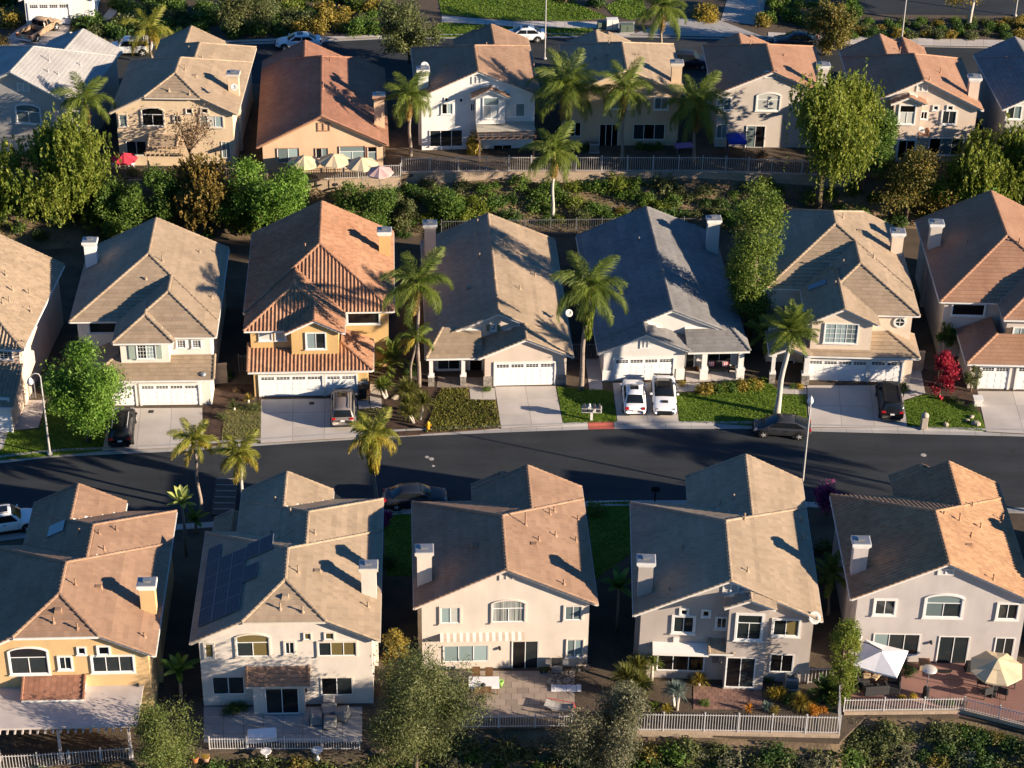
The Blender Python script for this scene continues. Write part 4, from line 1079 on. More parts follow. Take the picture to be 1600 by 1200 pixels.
M4.chimney((1116, 397), (1117, 333), 'r', zb=3.0, w=1.0); M4.pipes([(998, 378, .4), (1037, 430, .5), (992, 361, .2)]); 

M5 = House('cream house with round window and tan gabled roof', (1437, 496), C=(1411, 400), W=12.0, wall=stucco('warmcream', (0.66, 0.55, 0.43)), roof=R_TAN)
M5.gable(.2, 12.0, 4.2, 15.2, hf=1.0, hb=.5); M5.gable(3.2, 12.02, .3, 11, hf=1.0, dz=-.012, zb=2.6); M5.gable(2.95, 8.65, -1.4, 5.5, dz=-.03, zb=2.6)
M5.skirt(3.0, 12.1, -1.6, 2.3, right=3.6, depth=3.0, wall=(.4, .4, .45))
M5.gable(.2, 3.4, -2.0, 4.5, ze=2.75, pitch=.42, walls=False, dz=.03); M5.finish()
M5.window((1287, 505, 1341, 537), -1.05, 'ttt', trim=.08, bars=1)
x, z = M5.w(1406, 503, .75)
b = MB(); b.lathe([(.52, 0), (.52, .08), (.36, .08), (.36, .0)], 20)
o = b.build('round_window', WHITE, M5.root); o.rotation_euler = (math.pi/2, 0, 0); o.location = (x, .75, z)
b = MB(); b.lathe([(.36, 0), (.36, .03)], 20); q = b.build('pane', PANES['d'], o)
b = MB(); b.box(-.36, .36, -.02, .02, .03, .06); b.box(-.02, .02, -.36, .36, .028, .058); b.build('muntin', SASH, o)
M5.garage((1262, 563, 1353, 602), -1.15, lites=4); M5.garage((1358, 564, 1408, 602), -1.15, lites=2)
porch_post(M5, .55, -1.6); porch_post(M5, 3.2, -1.6, w=.4)
M5.window((1226, 562, 1240, 600), 1.5, 'k', trim=.06, name='door')
M5.slab('entry_wall', M5.wallm, .3, 3.3, 1.55, 1.75, 0, 3.3)
M5.chimney((1406, 399), (1409, 353), 'r'); M5.pipes([(1317, 415, .5), (1309, 424, .3), (1365, 404, .4), (1317, 341, .4), (1279, 340, .2), (1305, 445, .3)]); M5.hood([(1342, 362)]); skylight(M5, 1276, 447, .7, .35)

M6 = House('taupe house with salmon tile roof beside the red flowering tree', (1470, 471), C=(1446, 391), W=.01, wall=stucco('drab', (0.54, 0.48, 0.42)), roof=R_PINK)
M6.W = 12.0; M6.gable(0, 12.0, 0, 14.0, hf=1.0); M6.gable(4.6, 12.02, -2.6, 6.0, hf=1.0, dz=-.012, zb=2.6); M6.skirt(1.7, 12.1, -4.9, 2.7, left=5.2, depth=5.0, wall=(.4, .4, .45)); M6.finish()
M6.window((1486, 474, 1540, 494), .45, 'k', trim=.1); M6.window((1581, 511, 1607, 536), -2.15, 'tt', trim=.08); M6.shutters([(1570, 512, 1580, 537)], -2.15, SHUTB)
M6.garage((1531, 573, 1575, 610), -4.45, lites=2); M6.garage((1588, 574, 1680, 611), -4.45, lites=4)
M6.chimney((1451, 388), (1455, 339), 'l'); M6.pipes([(1592, 382, .5), (1510, 380, .2)])

M0 = House('pink beige house with tan barrel tiles beside the street lamp', (35, 546), C=(94, 425), W=12.0, wall=stucco('pinktan', (0.60, 0.46, 0.36)), roof=R_TAN, stile=True)
M0.gable(0, 12.0, 0, 13.5, hf=1.0); M0.skirt(2.0, 11.9, -3.8, 3.6, depth=4.0, wall=(.4, .4, .45)); M0.finish()
M0.window((-2, 545, 20, 562), .45, 'd', trim=.07, bars=2); M0.garage((-70, 622, 14, 655), -3.35)
M0.pipes([(9, 431, .4), (20, 455, .4), (46, 460, .4), (4, 475, .4), (15, 472, .4), (48, 488, .5)])
M0.chimney(proj(M0.world(11.4, 8, 5.7)), proj(M0.world(11.4, 8, 5.9)), 'r') if False else None

# ---- row on the upper terrace, back sides towards us
TP = 3.5
B0 = House('grey house with pale grey tile roof at upper corner', (117, 167), C=(180, 91), W=11.6, pad=TP, wall=stucco('grey', (0.47, 0.44, 0.40)), roof=R_PALE)
plan_b(B0, D=13.2, D3=14.0); B0.finish()
B0.window((24, 162, 65, 194), y, 't/tt', arch=True, trim=.14); B0.window((101, 172, 125, 195), y, 'tt', trim=.13); B0.vent((27, 130, 47, 142), y); B0.pipes([(77, 96, .6), (75, 113, .3), (126, 103, .3), (96, 151, .3), (91, 117, .3), (140, 118, .3)])
B1 = House('beige house with timber pergola behind the bare tree', (370, 179), A=(172, 176), pad=TP, wall=stucco('sand', (0.66, 0.51, 0.34)), roof=R_TAN, trim=CREAM)
plan_a(B1); B1.finish()
B1.window((185, 178, 200, 199), y, 't'); B1.window((220, 167, 257, 198), y, 'k/kk', arch=True); B1.window((313, 168, 326, 178), y, 'k'); B1.window((290, 169, 301, 178), y, 'k', trim=.06); B1.window((311, 180, 350, 200), y, 'tlt')
B1.window((197, 220, 230, 243), y, 'dd', trim=0); B1.window((346, 221, 361, 247), y, 'tt', trim=0); B1.window((270, 179, 284, 192), y, 'dd')
B1.chimney((372, 148), (372, 106), 'r'); B1.pipes([(289, 110, .5), (295, 79, .4), (316, 92, .3), (264, 143, .3), (296, 148, .3), (367, 158, .3)]); B1.dish((366, 134), 1.2, .34, None)
B1.hood([(304, 120)])
B2 = House('single storey peach house with terracotta barrel roof and parasols', (606, 226), A=(402, 230), ze=2.8, pad=TP, pitch=.5, wall=stucco('apricot', (0.62, 0.44, 0.28)), roof=R_RUST, trim=mat('trim_rust', (.40, .22, .13), (.36, .2, .12), 3, .7))
B2.gable(0, B2.W, 0, 17.0, hf=0, hb=.6); B2.gable(.0, 8.4, 9, 19.4, dz=-.012, hb=0.0); B2.finish()
B2.window((433, 231, 468, 255), y, 'tt', trim=.03); B2.window((493, 231, 513, 248), y, 'dt', trim=.03); B2.window((530, 228, 571, 251), y, 't/tt', trim=.03); B2.window((574, 229, 589, 251), y, 'k/t', trim=.03); B2.vent((496, 191, 516, 205), y)
B2.chimney((601, 200), (602, 140), 'r', zb=3.0); B2.pipes([(505, 139, .5), (516, 96, .4)])
B3 = House('white house with small gabled bay and pergola porch', (844, 150), A=(651, 154), pad=TP, pitch=.45, wall=stucco('brightwhite', (0.73, 0.71, 0.67)), roof=R_BROWN)
plan_b(B3, D=13.4, D3=13.6)
bw = B3.rect((746, 150, 786, 196), -.5); B3.gable(bw[0]-.5, bw[1]+.55, -.85, 2, ze=bw[3]-.05, pitch=.5, zb=2.9, ov=.35)
B3.finish()
B3.window((689, 161, 708, 179), y, 'kt', trim=.07); B3.window((694, 152, 701, 159), y, 'k', trim=.05, sill=False); B3.window((717, 153, 724, 160), y, 'k', trim=.05, sill=False); B3.window((734, 161, 743, 174), y, 'kt', trim=.07); B3.window((754, 152, 780, 186), -.5, 't/ll', trim=.06)
B3.window((791, 161, 821, 183), y, 'lt', trim=.08); B3.window((671, 203, 723, 229), y, 'ddd', trim=.03); B3.vent((737, 118, 752, 131), y); B3.chimney((652, 140), (654, 99), 'l'); B3.window((770, 226, 800, 244), y, 'kk', trim=.04)
B3.dish((663, 101), 3.0, .4); B3.pipes([(833, 88, .5), (760, 72, .3), (834, 105, .3), (697, 103, .2)])
B4 = House('tan house behind three queen palms on the upper terrace', (1070, 147), A=(886, 147), pad=TP, pitch=.45, wall=stucco('camel', (0.56, 0.42, 0.28)), roof=R_TAN, trim=CREAM)
plan_b(B4, D=11.5, D3=12.4, mirror=True); B4.finish()
B4.window((950, 144, 985, 171), y, 'tt', tm=WHITE); B4.window((1021, 151, 1045, 172), y, 'tl', tm=WHITE); B4.window((889, 191, 908, 213), y, 'kk', trim=.03); B4.window((936, 194, 966, 229), y, 'kkk', trim=.03, name='patio_door'); B4.window((989, 194, 1039, 218), y, 'dkd', trim=.03)
B4.chimney((1062, 132), (1062, 89), 'r'); B4.pipes([(951, 72, .5), (910, 85, .4), (885, 87, .5), (929, 94, .3), (993, 87, .2)]); B4.hood([(948, 87), (996, 88)])
B5 = House('grey beige house with mauve roof above the blue canopy', (1297, 151), A=(1115, 149), pad=TP, pitch=.45, wall=stucco('dove', (0.54, 0.475, 0.41)), roof=R_PINK)
plan_b(B5, D=11.2, D3=12.0, mirror=True); B5.finish()
B5.window((1119, 151, 1143, 173), y, 'tt'); B5.window((1181, 144, 1220, 174), y, 'l/ll', arch=True, trim=.13); B5.window((1119, 194, 1136, 216), y, 'tt', trim=.03); B5.window((1165, 196, 1195, 231), y, 'tk', trim=.05, name='patio_door'); B5.vent((1195, 111, 1215, 122), y)
B5.chimney((1291, 140), (1290, 93), 'r'); B5.pipes([(1172, 74, .6), (1155, 103, .2), (1225, 88, .2)])
B6 = House('pinkish house with white French doors and salmon roof', (1536, 172), A=(1341, 169), pad=TP, wall=stucco('blush', (0.61, 0.49, 0.39)), roof=R_PINK)
plan_b(B6, D=13.2, D3=14.2, mirror=True, x3=(3.2, 7.6))
bw = B6.rect((1398, 160, 1436, 196), -.5); B6.gable(bw[0]-.5, bw[1]+.55, -.85, 2, ze=bw[3]-.05, pitch=.45, zb=0.02, ov=.35); B6.finish()
B6.window((1362, 171, 1389, 192), y, 'bd', trim=.12); B6.window((1403, 163, 1431, 195), -.5, 'k/ll', trim=.12); B6.window((1437, 173, 1450, 187), y, 'kk', trim=.1); B6.window((1457, 164, 1467, 173), y, 'k', trim=.1); B6.window((1479, 164, 1490, 173), y, 'k', trim=.1); B6.window((1470, 172, 1495, 195), y, 'dd', trim=.12)
B6.window((1400, 217, 1431, 252), -.5, 'kk', trim=.16, name='french_door'); B6.window((1450, 215, 1505, 243), y, 'ktd', trim=.08); B6.vent((1432, 132, 1450, 143), y); B6.chimney((1524, 155), (1526, 112), 'r', zb=5.7); B6.dish((1437, 202), y, .4)
B6.pipes([(1406, 82, .5), (1469, 115, .4), (1452, 126, .3), (1327, 110, .25)]); lean_roof(B6, (1437, 198, 1452, 214), y, .9)
p7 = proj(B6.world(13.35, .2, 5.4)); p7b = proj(B6.world(24.9, .6, 5.4))
B7 = House('grey house with charcoal grey roof at the frame edge of the upper terrace', p7b, A=p7, pad=TP, wall=stucco('grey', (0, 0, 0)), roof=R_GREY)
plan_b(B7, D=12.6, mirror=True); B7.finish()
B7.window((1572, 164, 1597, 187), y, 'dt', trim=.12); B7.pipes([(1571, 97, .5), (1580, 110, .4), (1556, 121, .4), (1554, 104, .3)])
T0 = House('pale house with arched white garage beyond the upper street', (150, -2), A=(30, 0), ze=2.9, pad=3.6, wall=stucco('purewhite', (0, 0, 0)), roof=R_BROWN)
T0.gable(0, T0.W, 0, 9); T0.finish(); T0.garage((46, 6, 108, 33), .35)
# ------------------------------------------------------------------ vehicles
TYRE = mat('tyre', (.012, .012, .012), rough=.85)
RIM = mat('alloy', (.55, .55, .55), rough=.35, metal=.15)
CGLASS = mat('car_glass', (.010, .013, .016), rough=.08, spec=.45)
TAIL = mat('tail_lamp', (.35, .012, .012), rough=.2, coat=.5)
HEAD = mat('head_lamp', (.22, .23, .25), rough=.12, coat=.5)
BLACKP = mat('black_plastic', (.018, .018, .019), rough=.6)
PLATE = mat('plate', (.75, .75, .72), rough=.5)
def paint(name, c, metal=0.0): return mat('paint_'+name, c, rough=.42, metal=metal, coat=.30, spec=.35)
P_WHITE, P_BLACK, P_GREY = paint('white', (.78, .78, .77)), mat('paint_black', (.008, .008, .009), rough=.5, spec=.2, coat=.12), paint('grey', (.075, .07, .068), .3)
P_SILVER, P_DARK, P_GOLD, P_NAVY = paint('taupe', (.23, .20, .18), .3), paint('charcoal', (.045, .047, .052), .3), paint('sand', (.36, .24, .15), .2), paint('navy', (.012, .016, .028))
STY = dict(  # stations: x share, low z, top z, width share / cabin: rear base, rear roof, front roof, front base (x shares), belt, height
    sedan=dict(L=4.75, W=1.84, st=[(-.5, .42, .70, .74), (-.488, .30, .88, .86), (-.44, .24, 1.0, .95), (-.34, .22, 1.02, .98), (-.05, .2, .96, 1), (.2, .2, .94, 1), (.34, .22, .87, .98), (.44, .24, .76, .93), (.485, .28, .64, .85), (.5, .36, .54, .74)], cab=(-.38, -.22, .06, .24), belt=.93, H=1.45, r=.33),
    suv=dict(L=4.75, W=1.9, st=[(-.5, .45, .85, .82), (-.49, .34, 1.02, .90), (-.45, .3, 1.1, .97), (-.3, .28, 1.1, 1), (.0, .28, 1.08, 1), (.2, .28, 1.07, 1), (.36, .3, 1.0, .98), (.45, .32, .90, .94), (.488, .36, .78, .87), (.5, .44, .66, .78)], cab=(-.485, -.42, .10, .25), belt=1.06, H=1.70, r=.37),
    hatch=dict(L=4.45, W=1.74, st=[(-.5, .42, .76, .80), (-.488, .30, .94, .88), (-.44, .24, 1.02, .95), (-.3, .22, 1.0, .99), (.0, .2, .97, 1), (.2, .2, .95, 1), (.35, .22, .86, .98), (.45, .26, .72, .92), (.49, .3, .60, .84), (.5, .36, .52, .72)], cab=(-.475, -.20, .08, .30), belt=.95, H=1.49, r=.32),
    coupe=dict(L=4.8, W=1.92, st=[(-.5, .45, .84, .82), (-.488, .32, .98, .90), (-.44, .24, 1.02, .97), (-.3, .2, 1.0, 1), (-.1, .18, .92, .98), (.1, .18, .91, .99), (.3, .18, .87, 1), (.42, .2, .80, .97), (.485, .22, .68, .9), (.5, .3, .58, .8)], cab=(-.40, -.19, .0, .15), belt=.92, H=1.36, r=.35),
    pickup=dict(L=5.5, W=1.92, st=[(-.02, .36, 1.02, 1), (.05, .34, 1.03, 1), (.2, .34, 1.03, 1), (.36, .36, .98, .98), (.45, .38, .92, .95), (.488, .42, .84, .9), (.5, .5, .74, .82)], cab=(-.03, -.01, .14, .25), belt=1.02, H=1.72, r=.39))
def car(label, px, z, heading, style, pm, name='parked_car', roofm=None, L=None, extra=(), cat='car', rails=False):
    S = STY[style]; L = L or S['L']; W = S['W']/2
    p = G(*px, z) if len(px) == 2 else px
    root = thing(name, label, cat, (p[0], p[1], z), math.radians(heading), 'cars parked along the streets and driveways')
    b = MB(); V = []
    for xs_, zl, zt, ws in S['st']:
        w = W*ws; x = xs_*L
        half = [(w*.86, zl), (w*.985, zl+.10), (w, (zl+zt)/2+.02), (w*.965, zt-.09), (w*.86, zt-.015), (w*.45, zt+.018)]
        V += [(x, -yy, zz) for yy, zz in half]+[(x, 0, zt+.025)]+[(x, yy, zz) for yy, zz in reversed(half)]
    n = 13; m = len(S['st']); F = []
    for i in range(m-1):
        for k in range(n): F.append((i*n+k, (i+1)*n+k, (i+1)*n+(k+1) % n, i*n+(k+1) % n))
    F.append(tuple(range(n-1, -1, -1))); F.append(tuple(range((m-1)*n, m*n)))
    F = [f[::-1] for f in F]
    b.mesh(V, F)
    bo = b.build('body', pm, root, smooth=True)
    if style == 'pickup': bo.modifiers.new('e', 'BEVEL').width = .02
    else:
        sb = bo.modifiers.new('round', 'SUBSURF'); sb.levels = sb.render_levels = 1
    # cabin
    xr, xr1, xf1, xf = [v*L for v in S['cab']]; be, H = S['belt'], S['H']; wb, wt = W*dict(coupe=.80, sedan=.87).get(style, .90), W*dict(coupe=.60, sedan=.66).get(style, .70)
    def wz(zz): return wb+(wt-wb)*(zz-be)/(H-be)
    sec = [(xr, be-.02), (xr*.6+xr1*.4, be+(H-be)*.45), (xr1-.04, H-.07), (xr1+.10*L*.6, H-.01), ((xr1+xf1)/2+.1, H), (xf1-.1, H-.02), (xf1+.06, H-.07), (xf*.55+xf1*.45, be+(H-be)*.50), (xf, be-.02)]
    V = []; F = []; n = 7
    for x, zt in sec:
        zt = max(zt, be); wtp = wz(zt)
        h = [(wb, be-.08), (wz(max(be, zt-.10)), max(be-.05, zt-.08)), (wtp*.93, zt-.012)]
        V += [(x, -yy, zz) for yy, zz in h]+[(x, 0, zt+.02)]+[(x, yy, zz) for yy, zz in reversed(h)]
    for i in range(len(sec)-1):
        for k in range(n-1): F.append((i*n+k, i*n+k+1, (i+1)*n+k+1, (i+1)*n+k))
    cb = MB(); cb.mesh(V, [f[::-1] for f in F]); cb.build('cabin', roofm if style == 'coupe' and roofm else pm, root, smooth=True)
    def lerp(a, b_, t): return a+(b_-a)*t
    e = .018
    def screen(nm, x0, z0, x1, z1, sgn):
        g = MB(); cols = 6; rows_ = [(x0, z0), (lerp(x0, x1, .5), lerp(z0, z1, .52)), (x1, z1)]
        dx, dz = (z1-z0), -(x1-x0); l = math.hypot(dx, dz); dx, dz = sgn*abs(dx)/l*e, abs(dz)/l*e
        for r in range(2):
            for c in range(cols):
                q = []
                for (rr, cc) in ((r, c), (r, c+1), (r+1, c+1), (r+1, c)):
                    xx, zz = rows_[rr]; yy = (cc/cols*2-1)*wz(zz)*.88; bow = (1-(cc/cols*2-1)**2)
                    q.append((xx+dx+sgn*.03*bow, yy, zz+dz+.028*bow))
                g.face(q if sgn < 0 else q[::-1])
        return g.build(nm, CGLASS, root, smooth=True)
    screen('windscreen', xf-.06, be+.04, xf1+.07, H-.085, 1)
    screen('rear_window', xr+.04, be+.05, xr1-.05, H-.085, -1)
    zb, zt = be+.035, H-.115
    xm = (xr1+xf1)/2+.08*L*.2
    ends = [(lerp(xr, xr1, .18)+.16, lerp(xr, xr1, .82)+.10, xm-.05, xm-.05), (xm+.05, xm+.05, lerp(xf, xf1, .15)-.18, lerp(xf, xf1, .80)-.12)]
    for a0, a1, c0_, c1_ in ends:
        for sy in (-1, 1):
            g = MB(); q = [(a0, sy*(wz(zb)+.012), zb), (c0_, sy*(wz(zb)+.012), zb), (c1_, sy*(wz(zt)+.03), zt), (a1, sy*(wz(zt)+.03), zt)]
            g.face(q if sy < 0 else q[::-1]); g.build('side_window', CGLASS, root)
    if roofm is not None:
        g = MB(); g.box(xr1+.06, xf1-.03, -wt*.84, wt*.84, H+.0, H+.028); g.build('roof_panel', roofm, root)
    r = S['r']; ax = (-.30*L, .315*L)
    for k, x in enumerate(ax):
        for sy in (-1, 1):
            t = MB(); prof = [(r*.62, -.10), (r*.93, -.10), (r, -.06), (r, .06), (r*.93, .10), (r*.62, .10)]
            t.lathe(prof, 18); w = t.build('wheel', TYRE, root, smooth=False); w.rotation_euler = (math.pi/2, 0, 0); w.location = (x, sy*(W-.085), r)
            q = MB(); q.lathe([(.04, -.105), (r*.66, -.085), (r*.66, .085), (.04, .105)], 18)
            for s5 in range(5):
                a = s5*2*math.pi/5; M = Matrix.Rotation(a, 4, 'Z')
                for sz in (-1, 1): q.box(.05, r*.64, -.028, .028, sz*.098-.012, sz*.098+.012, M=M)
            q.build('rim', RIM, w)
            a = MB(); a.lathe([(r+.075, -.03), (r+.075, .012), (.02, .012)], 20); ao = a.build('wheel_arch', BLACKP, root); ao.rotation_euler = (math.pi/2*(1 if sy < 0 else -1), 0, 0); ao.location = (x, sy*(W-.012), r+.02)
    zt_r = dict(sedan=.84, suv=1.0, hatch=.88, coupe=.84, pickup=.9)[style]; zf_ = dict(sedan=.66, suv=.84, hatch=.66, coupe=.66, pickup=.78)[style]
    wr = S['st'][1][3]*W; wf = S['st'][-2][3]*W
    for sy in (-1, 1):
        g = MB(); x = -.493*L if style != 'pickup' else -.5*L
        g.box(x-.02, x+.20, sy*wr*.80-.17, sy*wr*.80+.17, zt_r-.09, zt_r+.09, taper=.02); g.build('tail_light', TAIL, root, bevel=.02)
        g = MB(); x = .478*L; g.box(x-.22, x+.02, sy*wf*.76-.17, sy*wf*.76+.17, zf_-.08, zf_+.07, taper=.03); g.build('headlight', HEAD, root, bevel=.02)
        g = MB(); mx = xf-.22; g.box(mx-.06, mx+.07, sy*(W+.09)-.10, sy*(W+.09)+.10, be+.02, be+.16, taper=.02); g.build('mirror', pm, root, bevel=.02)
    g = MB(); x = -.502*L; g.box(x-.015, x+.02, -.16, .16, zt_r-.22, zt_r-.10); g.build('number_plate', PLATE, root)
    g = MB(); x = .506*L; g.box(x-.16, x+.012, -wf*.60, wf*.60, zf_-.28, zf_-.04); g.box(x-.04, x+.014, -wf*.7, wf*.7, .26, .36); g.build('grille', BLACKP, root)
    if style != 'pickup':
        g = MB(); g.box(-.505*L, -.46*L, -W*.72, W*.72, .30, .42); g.build('bumper_insert', BLACKP, root)
    s = MB()
    for sy in (-1, 1):
        for x in (xm, xf-.30, xr1-.02 if style == 'suv' else lerp(xr, xr1, .6)): s.box(x-.008, x+.008, sy*(W+.004)-.004, sy*(W+.004)+.004, .36, be-.06)
        for x in (xm-.22, xf-1.0 if False else xm+.95*.75): s.box(x-.10, x+.10, sy*(W*.985+.012)-.014, sy*(W*.985+.012)+.014, be-.17, be-.135)
    s.build('door_seam', BLACKP, root)
    if rails:
        for sy in (-1, 1):
            g = MB(); g.tube([(xr1+.1, sy*wt*.86, H+.0), (xr1+.2, sy*wt*.86, H+.06), (xf1-.25, sy*wt*.86, H+.06), (xf1-.1, sy*wt*.86, H+.0)], .025, 6); g.build('roof_rail', rails, root)
    if 'sunroof' in extra:
        g = MB(); g.box(xf1-.75, xf1-.15, -wt*.55, wt*.55, H+.0, H+.03); g.build('sunroof', CGLASS, root)
    if 'scoop' in extra:
        g = MB(); g.box(.26*L, .335*L, -.26, .26, .86, .925, taper=.03); g.build('bonnet_scoop', BLACKP, root)
        g = MB(); g.box(-.495*L, -.455*L, -W*.82, W*.82, 1.08, 1.12)
        for sy in (-1, 1): g.box(-.49*L, -.46*L, sy*W*.6-.03, sy*W*.6+.03, .98, 1.09)
        g.build('spoiler', BLACKP, root)
    if style == 'pickup':
        g = MB(); x0, x1 = -.495*L, -.02*L
        g.box(x0, x1, -W, -W+.1, .45, 1.02); g.box(x0, x1, W-.1, W, .45, 1.02); g.box(x0, x0+.08, -W+.1, W-.1, .5, 1.0); g.box(x1-.08, x1, -W+.1, W-.1, .5, 1.02)
        g.build('bed_side', pm, root, bevel=.02)
        g = MB(); g.box(x0+.08, x1-.08, -W+.1, W-.1, .5, .58); g.build('bed_floor', BLACKP, root)
        g = MB(); g.box(x0-.14, x0-.01, -W*.95, W*.95, .42, .58); g.build('rear_bumper', RIM, root, bevel=.02)
    return root
def kang(x, f=kerb_y): return math.degrees(math.atan2(f(x+1)-f(x-1), 2))
uk = lambda x: at_x(UK, x)
car('black estate car nosed up to the white house beside the bright green tree', (192, 677), Z, 95.5, 'suv', P_BLACK, rails=RIM)
car('grey brown hatchback SUV on the driveway of the ochre terracotta roofed house', (536, 646), Z, 94, 'suv', P_SILVER, extra=('sunroof',), rails=BLACKP)
car('white saloon with red tail lights on the driveway next to the sports coupe', (990, 628), Z, 90, 'sedan', P_WHITE, extra=('sunroof',))
car('white sports coupe with black roof and bonnet scoop beside the white saloon', (1037, 627), Z, -91, 'coupe', P_WHITE, roofm=P_BLACK, extra=('scoop',))
car('large black SUV with roof rails on the driveway of the cream house', (1389, 635), Z, 86, 'suv', P_BLACK, L=5.0, rails=BLACKP, roofm=P_BLACK)
p = G(1221, 676); car('dark grey hatchback parked at the kerb by the tall street lamp', (1221, 677), 0, 180+kang(p[0]), 'hatch', P_DARK)
p = G(648, 785); car('dark saloon in shadow at the kerb behind the solar panel house', (649, 786), 0, kang(p[0]), 'sedan', P_NAVY)
p = G(5, 826); car('white SUV with sunroof at the kerb behind the orange house', (8, 826), 0, kang(p[0])+1, 'suv', P_WHITE, L=5.0, extra=('sunroof',), rails=BLACKP)
car('sand coloured pickup truck on the driveway of the arched garage', (62, 54), Z2, 66, 'pickup', P_GOLD, name='pickup_truck', cat='pickup truck')
p = G(205, 84, 3.4); car('white SUV half hidden by the short palm on the upper street', (203, 83), 3.4, 180+kang(p[0], uk), 'suv', P_WHITE, L=4.6)
p = G(467, 72, 3.4); car('white saloon parked alone on the upper street by the hedges', (467, 73), 3.4, 180+kang(p[0], uk), 'sedan', P_WHITE, extra=('sunroof',))
p = G(818, 62, 3.4); car('white saloon on the upper street by the big lawn and lamp post', (818, 62), 3.4, 180+kang(p[0], uk), 'sedan', P_WHITE, extra=('sunroof',))
car('dark car half hidden by the autumn tree on the upper street', (1243, 71), 3.4, 178, 'sedan', P_DARK)
car('navy blue car showing between the tan house and the mauve roofed house', (1074, 104), 3.4, -2, 'suv', P_NAVY)

# ------------------------------------------------------------------ street furniture
LAMPM = mat('lamp_post_grey', (.36, .35, .33), (.29, .28, .26), 6, .7)
def lamp(label, base, z, top, arm, kind='hook'):
    p = G(*base, z); H = height_at(p, top) if top is not None else 9.3
    root = thing('street_lamp', label, 'street lamp', p)
    b = MB(); b.tube([(0, 0, 0), (0, 0, .3), (0, 0, H*.6), (0, 0, H)], [.11, .09, .07, .05], 10); b.lathe([(.22, 0), (.22, .12), (.14, .2)], 10); b.build('pole', LAMPM, root, smooth=True)
    a = MB(); ax, ay = arm
    a.tube([(0, 0, H-.05), (ax*.15, ay*.15, H+.22), (ax*.5, ay*.5, H+.32), (ax*.85, ay*.85, H+.18), (ax, ay, H-.05)], [.05, .045, .04, .04, .04], 8); a.build('arm', LAMPM, root, smooth=True)
    h = MB(); h.lathe([(.05, .1), (.12, .05), (.2, -.12), (.24, -.3), (.21, -.42), (.1, -.5), (.01, -.52)], 12, (ax, ay, H-.1)); h.build('lamp_head', mat('lamp_glass', (.52, .55, .58), rough=.2), root, smooth=True)
lamp('grey street lamp with hooked arm beside the bright green tree', (78, 710), .13, 588, (-.75, -.2))
lamp('tall slender street lamp rising behind the tan roof by the dark hatchback', (1250.5, 786), .13, 630, (.1, .9))
lamp('street lamp rising between the white house and the tan house on the terrace', (851, 92), 3.5, None, (.1, .9))
lamp('street lamp in front of the round shrubs on the upper pavement', (1408, 66), 3.5, None, (.1, -.9))
lamp('thin lamp post beside the upper cross street', (1586, 25), 3.5, None, (.1, -.9))
# fire hydrant
p = G(669, 671, .13); h = thing('fire_hydrant', 'yellow fire hydrant at the kerb by the planting bed', 'fire hydrant', p)
YEL = mat('hydrant_yellow', (.68, .33, .02), (.6, .28, .02), 8, .5)
b = MB(); b.lathe([(.17, 0), (.17, .05), (.115, .07), (.11, .48), (.15, .50), (.15, .54), (.13, .62), (.07, .70), (.04, .71), (.04, .76), (.01, .77)], 12); b.build('body', YEL, h, smooth=False)
for d in ((1, 0), (-1, 0), (0, -1)):
    b = MB(); b.tube([(d[0]*.08, d[1]*.08, .38), (d[0]*.2, d[1]*.2, .38)], [.065, .065], 8); b.tube([(d[0]*.2, d[1]*.2, .38), (d[0]*.24, d[1]*.24, .38)], [.085, .07], 6); b.build('nozzle', YEL, h)
# cluster of letter boxes
p = G(924, 656, .13); r = thing('letterbox_cluster', 'white post carrying letter boxes on two boards on the lawn', 'letter boxes', p)
b = MB(); b.box(-.10, .10, -.08, .08, 0, 1.25); b.build('post', WHITE, r)
for z_ in (.78, 1.12):
    b = MB(); b.box(-.78, .78, -.22, .22, z_, z_+.05); s_ = b.build('board', WHITE, r)
    for k in range(4):
        x = -.57+k*.38; b = MB(); V = []; 
        pr = [(-.12, 0), (-.12, .13), (-.07, .2), (0, .225), (.07, .2), (.12, .13), (.12, 0)]
        V = [(x+a, -.24, z_+.052+c) for a, c in pr]+[(x+a, .2, z_+.052+c) for a, c in pr]; n = 7
        b.mesh(V, [(i, i+1, n+i+1, n+i) for i in range(n-1)]+[tuple(range(n-1, -1, -1)), tuple(range(n, 2*n))]); b.build('letterbox', mat('letterbox_dark', (.05, .05, .055), rough=.4) if (k+int(z_*10)) % 3 else mat('letterbox_pale', (.55, .53, .5), rough=.5), s_)
p = G(1023, 783, .13); r = thing('letterbox', 'dark letter box on a post at the shaded kerb behind the tan roof', 'letter box', p)
b = MB(); b.box(-.06, .06, -.06, .06, 0, 1.0); b.build('post', BLACKP, r); b = MB(); b.box(-.32, .32, -.25, .25, 1.0, 1.42); b.build('box', BLACKP, r, bevel=.06)
